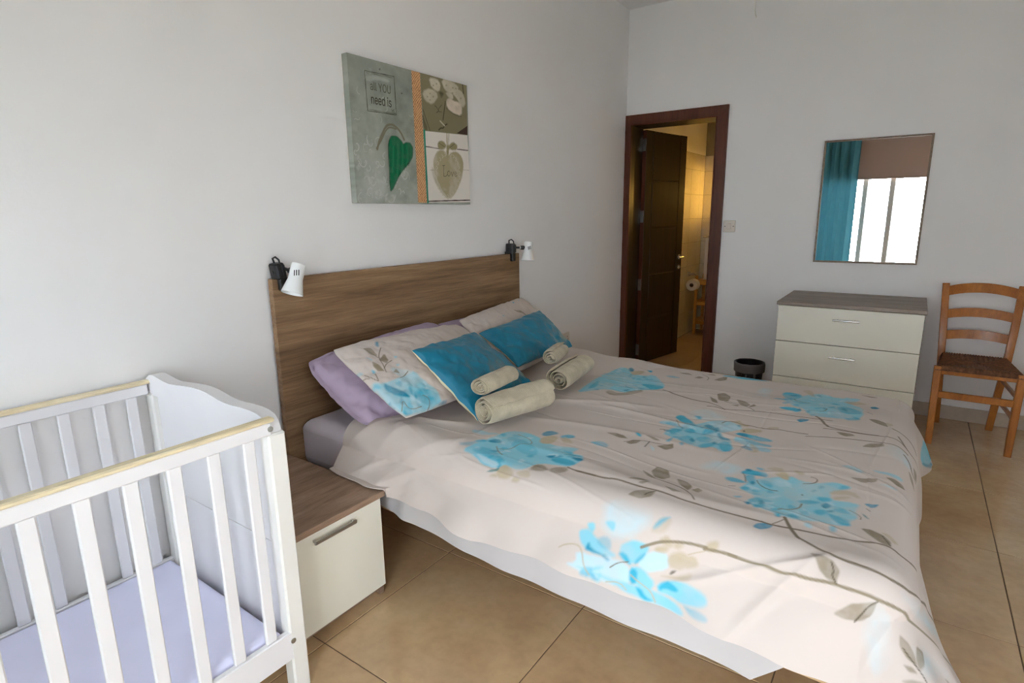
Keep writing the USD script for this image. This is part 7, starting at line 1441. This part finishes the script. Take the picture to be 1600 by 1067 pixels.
def wall_text(txt, y, z, h, wx, mat_, dz=0.0, bold=False):
    m = meshkit.text_mesh(txt, 1.0, .0006, bold=bold); v = m.vertices.copy(); s = h; w_ = wx/(v[:, 0].max()-v[:, 0].min())
    v = np.stack([CD+.0002+v[:, 2]*1.0, CY0+y+(v[:, 0]-v[:, 0].min())*w_, CZ0+z+v[:, 1]*s+dz*(v[:, 0]-v[:, 0].min())*w_], 1)
    return trimesh.Trimesh(v, m.faces, process=False)
obj('lettering', wall_text('all YOU', 0.115, 0.4710, 0.0330, 0.1170, None, 0.0, False), 'print_olive', t, smooth=False)
obj('lettering', wall_text('need is', 0.116, 0.4160, 0.0370, 0.1170, None, 0.0, False), 'print_dark', t, smooth=False)
# ================================================================ window dressing (seen in the mirror)
def curtain(x0, x1, y, z0, z1, label, seed):
    n, k = 160, 30; x = np.linspace(0, 1, n); w = x1-x0; rows = []
    for v in np.linspace(0, 1, k):
        ph = x*w/.115*2*np.pi+.5*np.sin(x*w*9+seed)+.25*np.sin(3*v+x*5)
        rows.append(np.stack([x0+x*w+.012*np.sin(2*ph)*.5, y+(.028+.012*v)*np.sin(ph), z1+(z0-z1)*v+0*x], 1))
    G = np.array(rows); return cat_([grid_mesh(G), grid_mesh((G+[0, .0016, 0])[::-1])])
m = obj('teal_curtain', curtain(.37, 1.276, Y0+.12, .02, 2.56, '', 1), 'curtain_teal', smooth=60); tag(m, 'teal curtain beside the window, seen in the mirror', 'curtain')
t = thing('curtain_rail', 'pale curtain rail above the balcony window', 'curtain rail', (2.0, Y0+.12, 2.58))
obj('pole', cyl((.04, Y0+.12, 2.58), (2.45, Y0+.12, 2.58), .013), 'steel', t)
for x in (.1, 1.4, 2.4): obj('bracket', box(x-.01, x+.01, Y0, Y0+.125, 2.57, 2.59, .002), 'steel', t)
for x in (.04, 2.455): b = trimesh.creation.icosphere(2, .022); b.apply_translation((x, Y0+.12, 2.58)); obj('finial', b, 'steel', t)
t = thing('roller_blind', 'brown roller blind half lowered over the window, seen in the mirror', 'blind', (1.12, Y0+.03, 2.4))
obj('cloth', box(WX0-.03, WX1+.03, Y0+.030, Y0+.0315, 1.767, 2.40), 'blind_brown', t)
obj('roller', cyl((WX0-.05, Y0+.045, 2.41), (WX1+.05, Y0+.045, 2.41), .022), 'white_plastic', t)
obj('bottom_bar', box(WX0-.03, WX1+.03, Y0+.025, Y0+.037, 1.757, 1.772, .003), 'blind_brown', t)
for x in (WX0-.055, WX1+.05): obj('bracket', box(x, x+.005, Y0+.0, Y0+.07, 2.38, 2.44, .001), 'white_plastic', t)
